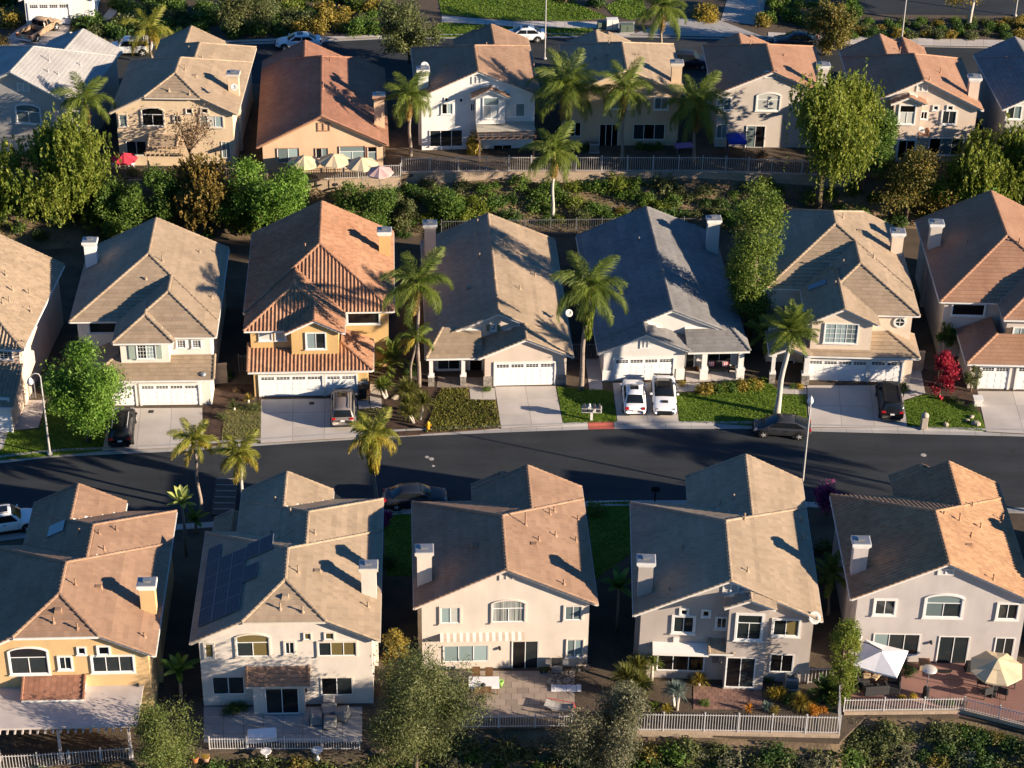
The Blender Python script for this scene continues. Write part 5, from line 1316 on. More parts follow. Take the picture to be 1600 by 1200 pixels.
# masonry post, boulders
p = G(1443, 669, .13); r = thing('masonry_pillar', 'round topped stucco pillar at the kerb on the lawn', 'pillar', p); b = MB(); b.box(-.24, .24, -.24, .24, 0, 1.15); b.lathe([(.34, 0), (.34, .07), (.01, .07)], 4); b.build('shaft', mat('pillar_stucco', (.42, .36, .30), (.34, .29, .24), 3, .9), r, bevel=.08)
b = MB(); b.lathe([(.30, 1.1), (.30, 1.18), (.26, 1.28), (.14, 1.38), (.01, 1.41)], 12); b.build('dome_cap', mat('pillar_stucco', (0, 0, 0)), r, smooth=True)
ROCK = mat('boulder', (.42, .36, .27), (.27, .22, .16), 2.5, .95, bump=.5, bscale=12)
def boulder(label, px, s, z=.12, group=None):
    p = G(*px, z); b = MB(); rr = random.Random(int(px[0]*7+px[1]))
    n = 9; V = []; F = []
    rings = [(-.9, .6), (-.45, .95), (.05, 1.0), (.5, .8), (.85, .4)]
    for zz, r0 in rings:
        for k in range(n):
            a = 2*math.pi*k/n; q = r0*rr.uniform(.8, 1.15)*s; V.append((q*math.cos(a)*1.2, q*math.sin(a)*.85, (zz+rr.uniform(-.08, .08))*s*.6+s*.25))
    for i in range(len(rings)-1):
        for k in range(n): F.append((i*n+k, i*n+(k+1) % n, (i+1)*n+(k+1) % n, (i+1)*n+k))
    F.append(tuple(range((len(rings)-1)*n, len(rings)*n))); b.mesh(V, F); o = b.build('boulder', ROCK); o.location = p; o.rotation_euler = (0, 0, rr.uniform(0, 6))
    tag(o, label, 'boulder', group)
boulder('largest pale boulder on the lawn below the red flowering tree', (1525, 663), .36); boulder('small pale boulder above the largest one on that lawn', (1518, 652), .22); boulder('tiny boulder beside the two pale ones on the lawn', (1511, 657), .18); boulder('dark boulder in the lawn beside the stucco pillar', (1478, 664), .25)
boulder('grey boulder in the mulch near the fan palms', (618, 622), .3)
# low pedestal by the driveway
p = G(1527, 632, .12); b = MB(); b.box(-.3, .3, -.3, .3, 0, .55); b.box(-.38, .38, -.38, .38, .56, .66); o = b.build('white_pedestal', WHITE); o.location = p; tag(o, 'low white pedestal at the driveway edge by the red flowering tree', 'pedestal')
# utility cabinets
for px, w, h_, m_, lab in (((956, 45), .62, 1.15, WHITE, 'tall white utility cabinet on the verge'), ((940, 44), .45, .75, mat('cabinet_green', (.10, .13, .10), rough=.6), 'small dark green utility box beside the white cabinet'), ((979, 49), .7, .85, mat('cabinet_green', (0, 0, 0)), 'wide green transformer box by the palm on the verge')):
    p = G(*px, 3.53); r = thing('utility_cabinet', lab, 'utility cabinet', p, .1); b = MB(); b.box(-w, w, -.4, .4, .06, h_); b.build('body', m_, r, bevel=.03); b = MB(); b.box(-w-.08, w+.08, -.5, .5, 0, .06); b.build('plinth', CONC2, r)
    b = MB(); b.box(-.01, .01, -.41, -.395, .12, h_-.08); b.box(.06, .1, -.43, -.40, h_*.5, h_*.6); b.build('door_seam', BLACKP, r)
p = G(1186, 22, 3.53); r = thing('estate_sign', 'narrow white sign board on a post by the upper lane', 'sign', p); b = MB(); b.box(-.05, .05, -.05, .05, 0, 2.6); b.build('post', WHITE, r); b = MB(); b.box(-.28, .28, -.09, -.051, 1.2, 2.5); b.build('board', WHITE, r)
# ------------------------------------------------------------------ vegetation
C = lambda h: srgb(h)
def LM(name, a, b, c, t=.3): return leafmat('leaf_'+name, a, b, c, t)
L_BRIGHT = LM('bright', (.06, .14, .014), (.12, .23, .028), (.22, .34, .055), .4)
L_GREEN = LM('green', (.04, .09, .013), (.085, .155, .025), (.16, .22, .04), .38)
L_DARK = LM('dark', (.025, .06, .013), (.05, .10, .02), (.09, .14, .03))
L_PEPPER = LM('pepper', (.085, .13, .016), (.165, .21, .028), (.28, .30, .05), .45)
L_OLIVE = LM('olive', (.055, .075, .024), (.10, .12, .04), (.18, .19, .07), .35)
L_SILVER = LM('silver', (.075, .08, .042), (.135, .135, .075), (.22, .205, .12))
L_AUTUMN = LM('autumn', (.10, .09, .02), (.18, .135, .03), (.28, .17, .04))
L_MIX = LM('mixgold', (.06, .085, .02), (.16, .14, .03), (.30, .20, .04))
L_RED = LM('red', (.10, .006, .014), (.30, .010, .03), (.50, .04, .06), .35)
L_PURPLE = LM('purple', (.06, .014, .055), (.20, .03, .13), (.42, .10, .27), .35)
L_YELLOW = LM('yellow', (.15, .15, .02), (.36, .28, .03), (.60, .36, .04), .35)
L_GOLD = LM('goldbush', (.14, .12, .02), (.24, .19, .03), (.36, .25, .05))
L_BROWN = LM('brown', (.07, .045, .025), (.14, .085, .045), (.23, .14, .07), .15)
L_PALM = LM('palm', (.08, .135, .02), (.16, .215, .035), (.29, .31, .07), .5)
L_PALMY = LM('palm_yellow', (.16, .15, .02), (.30, .24, .03), (.44, .32, .05))
L_PALMD = LM('palm_dry', (.16, .10, .03), (.28, .18, .05), (.40, .27, .08))
L_BLUE = LM('bluegreen', (.09, .13, .11), (.15, .20, .17), (.22, .27, .23))
L_ORANGE = LM('orange', (.30, .10, .01), (.50, .20, .02), (.62, .34, .05))
BARK = mat('bark', (.16, .115, .08), (.085, .06, .042), 3, .95, bump=.6, bscale=14)
BARKP = mat('bark_pale', (.55, .50, .43), (.36, .31, .26), 2, .9, bump=.3, bscale=12)
PALMB = mat('palm_bark', (.30, .24, .19), (.19, .15, .12), 5, .95, bump=.5, bscale=10, stretch=(1, 1, 4))
PALMW = mat('palm_bark_white', (.50, .46, .41), (.38, .34, .30), 5, .95, bump=.4, bscale=10, stretch=(1, 1, 4))

def rhomb(c, d, s, l, w, fold=0.0):
    """Rhombus leaves: centre c, long direction d, side direction s."""
    l = l[:, None]; w = w[:, None]
    return np.stack([c-d*l*.5, c+s*w*.5, c+d*l*.5, c-s*w*.5], 1)
def unit(v): return v/np.maximum(np.linalg.norm(v, axis=-1, keepdims=True), 1e-6)
def leaves_cloud(g, cen, rad, n, leaf, droop=0.0, aspect=.5, up=.4, tone=None):
    """n leaves scattered round the clump centres cen (k,3) of radius rad (k,)."""
    k = g.integers(0, len(cen), n)
    off = g.normal(size=(n, 3))*.55; off = off*np.minimum(1, 1.25/np.maximum(np.linalg.norm(off, axis=1, keepdims=True), .01))
    c = cen[k]+off*rad[k][:, None]
    d = g.normal(size=(n, 3)); d[:, 2] = d[:, 2]*(1-abs(droop))-droop*2.2; d = unit(d)
    nn = unit(off*.7+g.normal(size=(n, 3))*.6+np.array([0, 0, up])); s = unit(np.cross(nn, d))
    l = leaf*g.uniform(.7, 1.4, n)
    t = np.clip((tone[k] if tone is not None else .5)+g.normal(size=n)*.18, 0, 1)
    return rhomb(c, d, s, l, l*aspect), t
def crown_clumps(g, R, n, flat=.0, col=False, hollow=.45):
    d = unit(g.normal(size=(n, 3)))
    lob = unit(g.normal(size=(7, 3))); amp = g.uniform(-.22, .25, 7)
    w = 1+((np.maximum(0, d @ lob.T)**3)*amp).sum(1)
    r = g.uniform(hollow, 1, n)**.6*w
    p = d*r[:, None]*np.array(R)
    if n >= 50 and not col:          # cauliflower: clumps sit on the skins of several smaller lobes
        L = 9; lc = unit(g.normal(size=(L, 3)))*g.uniform(.40, .78, L)[:, None]; lr = g.uniform(.24, .46, L); k = g.integers(0, L, n)
        p = (lc[k]+d*(lr[k]*g.uniform(.55, 1, n))[:, None])*np.array(R); p /= np.percentile(np.linalg.norm(p/np.array(R), axis=1), 90)
    if col: p[:, 2] = g.uniform(-1, 1, n)*R[2]; q = (1-(p[:, 2]/R[2]).clip(-1, 1)**4*.55); p[:, :2] = unit(d[:, :2])*(r*q)[:, None]*np.array(R[:2])
    return p
def limb_mesh(g, trunk_h, r0, tips, bark, parent, lean=(0, 0)):
    b = MB(); b.tube([(0, 0, -.3), (lean[0]*.3, lean[1]*.3, trunk_h*.5), (lean[0], lean[1], trunk_h)], [r0*1.25, r0, r0*.75], 9)
    b.build('trunk', bark, parent, smooth=True)
    b = MB()
    for t in tips:
        a = Vector((lean[0], lean[1], trunk_h*g.uniform(.75, 1.0))); t = Vector(t); m = a.lerp(t, .5)+Vector((g.normal()*.15, g.normal()*.15, .25))
        b.tube([a, m, t], [r0*.5, r0*.3, r0*.1], 6)
    b.build('branch', bark, parent, smooth=True)
def gpt(px, py):
    z = 0.0
    for _ in range(14):
        p = G(px, py, z); z = .5*z+.5*float(ground_z(p[0], p[1]))
    p = G(px, py, z); return p
def scale_at(p): return FPX/((np.array(p)-EYE) @ FW)
def tree(label, base, top, wpx, lm, n=9000, leaf=.22, style='round', bark=None, z=None, bottom=.22, depth=.85, clumps=None, name='leafy_tree', cat='tree', trunk_r=None, aspect=.5, sparse=1.0, seed=None):
    p = gpt(*base) if z is None else G(*base, z)
    H = height_at(p, top); R = wpx/2/scale_at(p)
    g = np.random.default_rng(seed or int(base[0]*31+base[1]*17))
    root = thing(name, label, cat, p)
    zc0 = H*bottom; rz = (H-zc0)/2; zc = zc0+rz
    RR = np.array([R, R*depth, rz])*.86
    cl = clumps or int(70 if style != 'column' else 110)
    cen = crown_clumps(g, RR, cl, col=(style == 'column'), hollow=.5 if sparse == 1 else .2)+np.array([0, 0, zc])
    vol = (RR.prod())**(1/3)
    rad = g.uniform(.20, .34, cl)*vol
    tone = g.uniform(.2, .8, cl)
    if style == 'droop':
        # hanging sprays: strings of narrow leaves falling from each clump
        k = g.integers(0, cl, n//14); ln = g.uniform(.05, .17, len(k))*H
        st = cen[k]+g.normal(size=(len(k), 3))*rad[k][:, None]*.75
        t = g.uniform(0, 1, (len(k), 14)); swing = g.normal(size=(len(k), 1, 2))*.25
        c = np.repeat(st[:, None], 14, 1).copy(); c[..., 2] -= t**1.2*ln[:, None]; c[..., :2] += swing*t[..., None]*ln[:, None, None]*.8
        c += g.normal(size=c.shape)*leaf*.35; c = c.reshape(-1, 3)
        c[:, 2] = np.maximum(c[:, 2], .3)
        m = len(c); d = unit(g.normal(size=(m, 3))*.55+np.array([0, 0, -1.0])); s = unit(np.cross(d, g.normal(size=(m, 3))))
        l = leaf*g.uniform(.8, 1.7, m); P = rhomb(c, d, s, l*1.25, l*.55)
        T = np.clip(np.repeat(tone[k], 14)+g.normal(size=m)*.16, 0, 1)
    else:
        P, T = leaves_cloud(g, cen, rad, n, leaf, droop={'feather': -.35}.get(style, 0.1), aspect=aspect, tone=tone)
    o = link('crown', quad_data('crown', P, T, lm), root)
    tr = trunk_r or max(.07, H*.022)
    limb_mesh(g, zc0+rz*(.5 if style != 'column' else 1.2), tr, cen[g.permutation(cl)[:12]]*np.array([.85, .85, .97]), bark or BARK, root, lean=(g.normal()*.2, g.normal()*.2))
    return root
tree('bright green round tree between street lamp and white house', (138, 690), 546, 146, L_BRIGHT, 22000, .21, bottom=.06, z=.12, depth=.95, clumps=95)
tree('huge drooping pepper tree in front of the mauve roofed house', (1278, 330), 126, 192, L_PEPPER, 44000, .21, 'droop', clumps=80, bottom=.28)
tree('dense green tree tucked behind the huge pepper tree', (1348, 300), 168, 100, L_GREEN, 11000, .24, bottom=.1)
tree('olive toned wide tree below the pinkish house', (1415, 345), 240, 160, L_MIX, 15000, .23, bottom=.05)
tree('light green feathery tree behind the salmon roofed house', (1500, 338), 255, 135, L_BRIGHT, 13000, .22, 'feather', bottom=.05)
tree('tall yellow green pepper tree at the frame edge of the terrace', (1568, 338), 192, 168, L_PEPPER, 34000, .21, 'droop', bottom=.2)
tree('large drooping olive pepper tree below the pale grey house', (92, 350), 192, 185, L_PEPPER, 42000, .21, 'droop', clumps=80, bottom=.2)
tree('drooping tree cut off by the frame behind the tan barrel tiles', (-12, 362), 225, 110, L_PEPPER, 10000, .27, 'droop', bottom=.15)
tree('dark green conical tree behind the white chimney', (192, 366), 272, 84, L_GREEN, 9000, .24, bottom=.02, name='conical_tree')
tree('orange brown autumn tree below the timber pergola', (318, 352), 236, 128, L_AUTUMN, 16000, .19, 'droop', bottom=.22)
tree('olive green drooping tree between the orange brown tree and the spreading one', (372, 360), 292, 80, L_PEPPER, 8000, .22, 'droop', bottom=.1)
tree('dark leafy tree in the gap behind the white house roof', (255, 352), 268, 95, L_GREEN, 9000, .22, bottom=.05)
tree('tall feathery tree behind the dark conical tree', (142, 352), 240, 90, L_PEPPER, 9000, .22, 'droop', bottom=.1)
tree('bright yellow green spreading tree behind the terracotta hipped roof', (432, 366), 256, 172, L_BRIGHT, 19000, .22, 'feather', bottom=.1, clumps=85)
tree('sparse brown nearly bare tree in front of the timber pergola', (303, 284), 168, 96, L_BROWN, 1700, .20, z=3.5, bottom=.3, sparse=.5, clumps=60, bark=BARK, name='bare_tree')
tree('feathery dark green tree between terracotta roof and palms', (572, 366), 278, 110, L_GREEN, 9000, .2, 'feather', bottom=.05)
tree('leafy green tree on the bank beside the beige house chimney', (690, 350), 292, 78, L_GREEN, 6000, .2, 'feather', bottom=.02)
tree('light green small tree on the bank', (728, 345), 300, 62, L_PEPPER, 5000, .2, 'feather', bottom=.02)
tree('olive green tree to the side of the parasol terrace slope', (632, 362), 306, 62, L_OLIVE, 5000, .2, 'feather', bottom=.05)
tree('tall columnar green tree beside the grey roof chimney', (1168, 535), 282, 78, LM('columnar', (.055, .10, .014), (.12, .175, .025), (.22, .27, .05), .4), 22000, .2, 'column', z=.12, bottom=.1, clumps=130, name='columnar_tree')
tree('dark round olive tree on the upper street behind white house roof', (640, 96), 6, 112, L_OLIVE, 13000, .24, z=3.5, bottom=.12)
tree('grey green tree above the hedges at the upper edge', (392, 52), -45, 130, L_OLIVE, 11000, .22, 'feather', z=3.5, bottom=.1)
tree('autumn tree with golden leaves beside the dark car', (1287, 84), 4, 98, L_MIX, 9000, .24, z=3.5, bottom=.12)
tree('small green tree behind the golden autumn tree', (1326, 44), -8, 46, L_GREEN, 3500, .24, z=3.5, bottom=.3)
tree('small young tree beside the golden hedge at the upper edge', (1216, 30), -16, 50, L_GREEN, 3500, .24, z=3.5, bottom=.3)
tree('yellow leaved tree with white trunk among round shrubs', (1513, 44), -75, 160, L_GOLD, 9000, .26, z=3.5, bottom=.3, bark=BARKP)
tree('fine leaved olive tree in front of the cream house corner', (650, 1215), 1002, 168, L_OLIVE, 34000, .19, 'feather', bottom=.08, clumps=130, aspect=.3, trunk_r=.14)
tree('silvery grey olive tree below the paved yard with bicycles', (948, 1232), 1066, 150, L_SILVER, 32000, .18, 'feather', bottom=.05, clumps=130, aspect=.36)
tree('yellow green upright shrub tree between orange and cream houses', (262, 1222), 1082, 122, LM('limeolive', (.055, .08, .018), (.10, .135, .03), (.19, .21, .055)), 15000, .15, 'feather', bottom=.03, clumps=95, aspect=.35)
tree('narrow yellow green creeper column between cream and peach houses', (622, 1080), 980, 38, L_GOLD, 5000, .14, 'column', z=.12, bottom=.0, clumps=60, name='columnar_shrub', cat='shrub')
tree('tall clipped green column shrub beside the white parasol', (1311, 1102), 962, 50, L_PEPPER, 8000, .14, 'column', z=.12, bottom=.0, clumps=80, name='columnar_shrub', cat='shrub')
tree('crimson flowering tree between cream and salmon roofed houses', (1468, 620), 549, 56, L_RED, 4200, .17, 'feather', z=.12, bottom=.12, clumps=55, name='flowering_tree')
tree('purple bougainvillea at the corner of the orange barrel tile roof', (1292, 805), 748, 56, L_PURPLE, 5000, .15, z=.12, bottom=.02, name='bougainvillea', cat='shrub')
tree('pink flowering shrub beside the solar panel house', (603, 822), 795, 26, L_PURPLE, 1500, .14, z=.12, bottom=.02, name='bougainvillea', cat='shrub')
tree('dark evergreen on a bare trunk beside the taupe house', (1473, 560), 505, 40, L_DARK, 3500, .16, z=.12, bottom=.4, bark=BARKP)
tree('slim leafy shrub by the salmon roofed garage', (1517, 612), 568, 26, L_OLIVE, 1800, .14, z=.12, bottom=.03, name='slim_shrub', cat='shrub')
tree('tree beyond the frame shading the upper terrace', (1740, 345), 210, 150, L_PEPPER, 9000, .3, bottom=.1)

# ---- palms
def frond_data(name, L, droop, leaflet, mats, hang=.55, n=46, seed=1, width=.05, stiff=.0):
    g = np.random.default_rng(seed); P = []; T = []
    ts = np.linspace(0, 1, 12); a = droop*ts**1.3                      # rachis bends down along its length
    seg = L/11; x = np.concatenate([[0], np.cumsum(np.cos(a[:-1])*seg)]); z = np.concatenate([[0], -np.cumsum(np.sin(a[:-1])*seg)])
    for i in range(11):
        w0, w1 = .035*(1-ts[i]*.8), .035*(1-ts[i+1]*.8)
        P.append([(x[i], -w0, z[i]), (x[i+1], -w1, z[i+1]), (x[i+1], w1, z[i+1]), (x[i], w0, z[i])]); T.append(.8)
        P.append([(x[i], 0, z[i]-w0), (x[i+1], 0, z[i+1]-w1), (x[i+1], 0, z[i+1]+w1), (x[i], 0, z[i]+w0)]); T.append(.8)
    for t in np.linspace(.10, 1.0, n):
        px, pz, an = np.interp(t, ts, x), np.interp(t, ts, z), np.interp(t, ts, a)
        ll = leaflet*(math.sin(math.pi*min(1, t*.80+.16))**.7)*g.uniform(.85, 1.1)
        for sd in (-1, 1):
            lat = .85-.5*min(1, hang); d = np.array([.5*math.cos(an)+g.normal()*.15, sd*(lat+g.normal()*.16), -.5*math.sin(an)+.22-hang*.55+g.normal()*.22]); d /= np.linalg.norm(d)
            m = np.array([px, sd*.02, pz])+d*ll*.45; d2 = d*.6+np.array([0, 0, -hang*1.9]); d2 /= np.linalg.norm(d2); e = m+d2*ll*.62
            w = np.array([math.cos(an), 0, -math.sin(an)])*width*.5; b0 = np.array([px, sd*.02, pz])
            tt = float(np.clip(.5+g.normal()*.2, 0, 1))
            P.append([b0-w*.6, b0+w*.6, m+w, m-w]); T.append(tt); P.append([m-w, m+w, e+w*.25, e-w*.25]); T.append(tt)
    return quad_data(name, np.array(P), T, mats)
FR = {}
def frond(kind, L, lm, v):
    k = (kind, round(L, 1), lm.name, v)
    if k not in FR:
        q = dict(up=(1.35, .55), mid=(2.25, .95), low=(1.9, 1.0), stiff=(.55, .12), dead=(.7, .9))[kind]
        FR[k] = frond_data('frond', round(L, 1), q[0]*(1+.12*(v-1)), L*(.33 if kind != 'stiff' else .2), lm, hang=q[1], seed=v+len(FR), width=.05 if L > 1.5 else .04, n=int(40+L*13))
    return FR[k]
def palm(label, base, z, top, R, nf=17, style='queen', lm=None, lmlow=None, skirt=None, trunk=None, tr=.15, lean=0, name='palm_tree', rings=None, dry=2):
    """top: picture row of the crown's centre; R: frond length in metres."""
    p = G(*base, z) if z is not None else gpt(*base); H = height_at(p, top)
    g = random.Random(int(base[0]*13+base[1])); root = thing(name, label, 'palm', p)
    lm = lm or L_PALM; lmlow = lmlow or lm
    hx = lean; b = MB()
    m = 9; pts = [(hx*(i/m)**1.5+(.06*math.sin(i*1.1) if i < m else 0), .04*math.sin(i), -.2+(H+.1)*i/m) for i in range(m+1)]
    pts[-1] = (hx, 0, H-.05)
    b.tube(pts, [tr*1.5, tr*1.15]+[tr*(1.05-.3*i/m) for i in range(2, m)]+[tr*1.0, tr*.8], 10); b.build('trunk', trunk or PALMB, root, smooth=True)
    sh = MB(); sh.tube([(hx, 0, H-.5), (hx, 0, H-.1), (hx, 0, H+.35)], [tr*.9, tr*1.15, tr*.35], 8); sh.build('crown_shaft', lm, root, smooth=True)
    full = g.uniform(84, 108)
    for k in range(nf):
        u = k/(nf-1)
        el = math.radians(86-full*u**.95+g.uniform(-9, 9)) if style == 'queen' else math.radians(85-110*u+g.uniform(-9, 9))
        kind = ('up' if u < .3 else 'mid' if u < .85 else 'low') if style == 'queen' else 'stiff'
        L = R*(1.18 if style == 'queen' else 1.0)*g.uniform(.88, 1.08)*(.9 if u < .15 else 1)
        o = link('frond', frond(kind, round(L*5)/5, lmlow if u > .7 else lm, k % 3), root)
        o.location = (hx, 0, H+.05-.15*u); o.rotation_euler = (g.uniform(-.3, .3), -el, k*2.39996+g.uniform(-.2, .2))
    for k in range(dry):
        o = link('dry_frond', frond('dead', R*.8, L_PALMD, k % 2), root); o.location = (hx, 0, H-.15); o.rotation_euler = (0, math.radians(68+g.uniform(-8, 8)), k*2.1+4)
        tag(o, 'dry hanging frond')
    if skirt:
        g2 = np.random.default_rng(int(base[0])); n = 900; t = g2.uniform(0, 1, n); a = g2.uniform(0, 6.28, n); rr = skirt[1]*(1-.55*t)*g2.uniform(.6, 1.1, n)*(.6+.4*np.minimum(1, t*6))
        c = np.stack([hx+np.cos(a)*rr, np.sin(a)*rr, H-.1-t*skirt[0]], 1); d = unit(np.stack([np.cos(a)*.12, np.sin(a)*.12, -np.ones(n)], 1)+g2.normal(size=(n, 3))*.1); s = unit(np.cross(d, g2.normal(size=(n, 3))))
        l = g2.uniform(.35, .7, n); o = link('hanging_skirt', quad_data('hanging_skirt', rhomb(c, d, s, l, np.full(n, .07)), np.clip(.5+g2.normal(size=n)*.2, 0, 1), skirt[2]), root)
        tag(o, 'skirt of drooping old fronds')
    return root
palm('tall queen palm between the terracotta roof and the beige house', (654, 604), .12, 445, 3.0, 18, dry=1)
palm('queen palm with long hanging yellow green skirt between the grey roofs', (907, 608), .12, 452, 3.2, 20, skirt=(4.2, .62, L_PEPPER), trunk=PALMB, tr=.19, dry=0, lean=.4)
palm('small yellowish palm in front of the tall queen palm', (640, 606), .12, 528, 1.6, 10, lmlow=L_PALMY, tr=.1, dry=0, lean=.55)
palm('upright date palm with white leaning trunk beside the dark hatchback', (1213, 646), .12, 516, 2.4, 34, style='date', trunk=PALMW, tr=.22, lean=.6, dry=0)
palm('short yellow green palm, left of the pair by the step strips', (314, 798), .12, 690, 1.9, 17, lm=LM('palm_lime', (.12, .15, .018), (.24, .25, .035), (.40, .36, .07), .45), lmlow=L_PALMY, tr=.13, dry=0, lean=-.15)
palm('short yellow green palm, right of the pair by the step strips', (382, 800), .12, 712, 1.9, 17, lm=MATS['leaf_palm_lime'], lmlow=L_PALMY, tr=.14, dry=0, lean=-.1, trunk=PALMW)
palm('palm with bright yellow hanging skirt behind the solar panel house', (588, 800), .12, 682, 2.1, 18, lm=MATS['leaf_palm_lime'], lmlow=L_PALMY, skirt=(2.9, .7, L_PALMY), tr=.14, dry=0, lean=-.1)
palm('queen palm between the pale grey house and the beige house', (143, 256), 3.5, 158, 2.9, 16, dry=2)
palm('short palm with golden fronds in front of the white SUV', (237, 98), 3.5, 48, 2.8, 15, lm=MATS['leaf_palm_lime'], lmlow=L_PALMY, dry=0)
palm('queen palm beside the white house on the upper terrace', (641, 244), 3.5, 152, 2.6, 18, dry=3, lmlow=L_PALM)
palm('largest queen palm, nearest the white house with the bay', (880, 240), 3.5, 138, 3.7, 22, dry=2, tr=.22)
palm('queen palm in front of the tan house windows', (971, 250), 3.5, 142, 3.1, 18, dry=3)
palm('dark queen palm between the tan house and the mauve roofed house', (1083, 250), 3.5, 165, 3.3, 20, dry=3)
palm('queen palm on the slope below the upper retaining wall', (863, 338), None, 240, 2.9, 20, dry=2, trunk=PALMW)
palm('queen palm on the upper street beside the concrete lane', (1032, 77), 3.5, 14, 3.1, 22, dry=1)
palm('palm standing beyond the frame whose shadow crosses the street', (1770, 830), .12, 690, 3.3, 20, dry=0)
palm('dark feather palm in the shade beside the terracotta garage roof', (612, 583), .12, 560, 2.0, 18, style='date', tr=.12, dry=0)
palm('dark palm on a bare trunk between tan roof and orange barrel roof', (1293, 960), .12, 895, 1.7, 16, style='date', tr=.1, dry=0)
palm('dark sago palm beside the white gate fence', (1288, 1092), .12, 1080, 1.3, 26, style='date', tr=.2, dry=0, lm=L_DARK)
palm('low dark palm beside the single storey porch', (1194, 560), .12, 520, 1.9, 16, style='date', tr=.1, dry=0)

# fan palms and yuccas: tufts of stiff blades on short stems
def tuft_data(name, n, L, w, lm, el=(0.1, 1.45), seed=3, bend=.25):
    g = np.random.default_rng(seed); P = []; T = []
    for k in range(n):
        a = g.uniform(0, 6.28); e = g.uniform(*el); l = L*g.uniform(.75, 1.1); d = np.array([math.cos(a)*math.cos(e), math.sin(a)*math.cos(e), math.sin(e)]); s = np.array([-math.sin(a), math.cos(a), 0])*w*.5
        m = d*l*.55; e2 = d*l+np.array([0, 0, -bend*l*math.cos(e)]); t = float(np.clip(.5+g.normal()*.22, 0, 1))
        P.append([-s*.6, s*.6, m+s, m-s]); T.append(t); P.append([m-s, m+s, e2+s*.1, e2-s*.1]); T.append(t)
    return quad_data(name, np.array(P), T, lm)
TUFT = {}
def tuft(label, base, L, lm, stem=0.0, n=110, w=.06, z=.12, el=(.05, 1.5), name='yucca', cat='plant', bend=.25, heads=1, stemm=None, group=None):
    p = G(*base, z) if z is not None else gpt(*base); k = (lm.name, round(L, 2), n, el)
    if k not in TUFT: TUFT[k] = tuft_data('blades', n, L, w, lm, el, seed=len(TUFT)+3, bend=bend)
    root = thing(name, label, cat, p, rnd.uniform(0, 6), group)
    for h in range(heads):
        dx, dy, dz = (0, 0, stem) if heads == 1 else (rnd.uniform(-.5, .5)*L*1.4, rnd.uniform(-.5, .5)*L*1.4, stem*rnd.uniform(.7, 1.15))
        o = link('blades', TUFT[k], root); o.location = (dx, dy, dz); o.rotation_euler = (0, 0, rnd.uniform(0, 6))
        if stem > .15:
            b = MB(); b.tube([(dx*.4, dy*.4, -.1), (dx*.8, dy*.8, dz*.6), (dx, dy, dz)], [.13, .1, .09], 7); b.build('stem', stemm or BARKP, root, smooth=True)
    return root
FAN = LM('fanpalm', (.07, .085, .018), (.13, .14, .03), (.24, .20, .05))
tuft('largest fan palm clump in the mulch near the hydrant', (622, 640), 1.45, FAN, 1.6, 200, .07, heads=3, name='fan_palm', cat='palm')
tuft('fan palm clump on thin stems beside the hydrant', (652, 658), 1.2, FAN, 1.3, 180, .07, heads=3, name='fan_palm', cat='palm')
tuft('dark fan palm behind the clumps by the hydrant', (608, 622), 1.0, L_PALM, 1.2, 150, .07, heads=2, name='fan_palm', cat='palm')
tuft('olive fan palm clump beside the taupe house patio window', (972, 1072), 1.35, FAN, 1.3, 200, .07, heads=3, name='fan_palm', cat='palm')
tuft('green fan palm in front of the clump beside the taupe house', (1000, 1098), 1.25, FAN, 1.2, 200, .07, heads=2, name='fan_palm', cat='palm')
tuft('small fan palm under the taupe house awning', (1018, 1062), .95, L_PALM, 1.4, 120, .05, heads=1, name='fan_palm', cat='palm')
tuft('blue green yucca on pale trunk behind the tall picket fence', (1056, 1108), .95, L_BLUE, 1.35, 150, .05, heads=2)
tuft('yellow green grass tuft under the taupe house window', (1092, 1070), 1.05, L_GOLD, .2, 200, .03, el=(.3, 1.5), name='grass_tuft', bend=.5)
tuft('large golden grass tuft behind the tall picket fence', (1250, 1104), 1.15, L_GOLD, .15, 320, .03, el=(.2, 1.5), name='grass_tuft', bend=.5)
tuft('orange aloe behind the tall picket fence', (1170, 1110), .6, L_ORANGE, .1, 40, .06, name='aloe')
tuft('green agave behind the tall picket fence', (1042, 1112), .6, L_PALMY, .1, 50, .07, name='agave')
tuft('tall spiky agave beside the fan palms by the fence', (1022, 1108), .65, L_PALM, .1, 50, .07, name='agave')
tuft('dark agave beside the orange aloe', (1198, 1108), .6, L_BLUE, .1, 50, .07, name='agave')
tuft('yellow aloe in the mulch beside the white house driveway', (388, 628), .7, L_GOLD, .2, 50, .07, name='agave')
tuft('spiky flax in the mulch beside the white house driveway', (366, 640), .9, L_OLIVE, .2, 60, .06, name='flax')
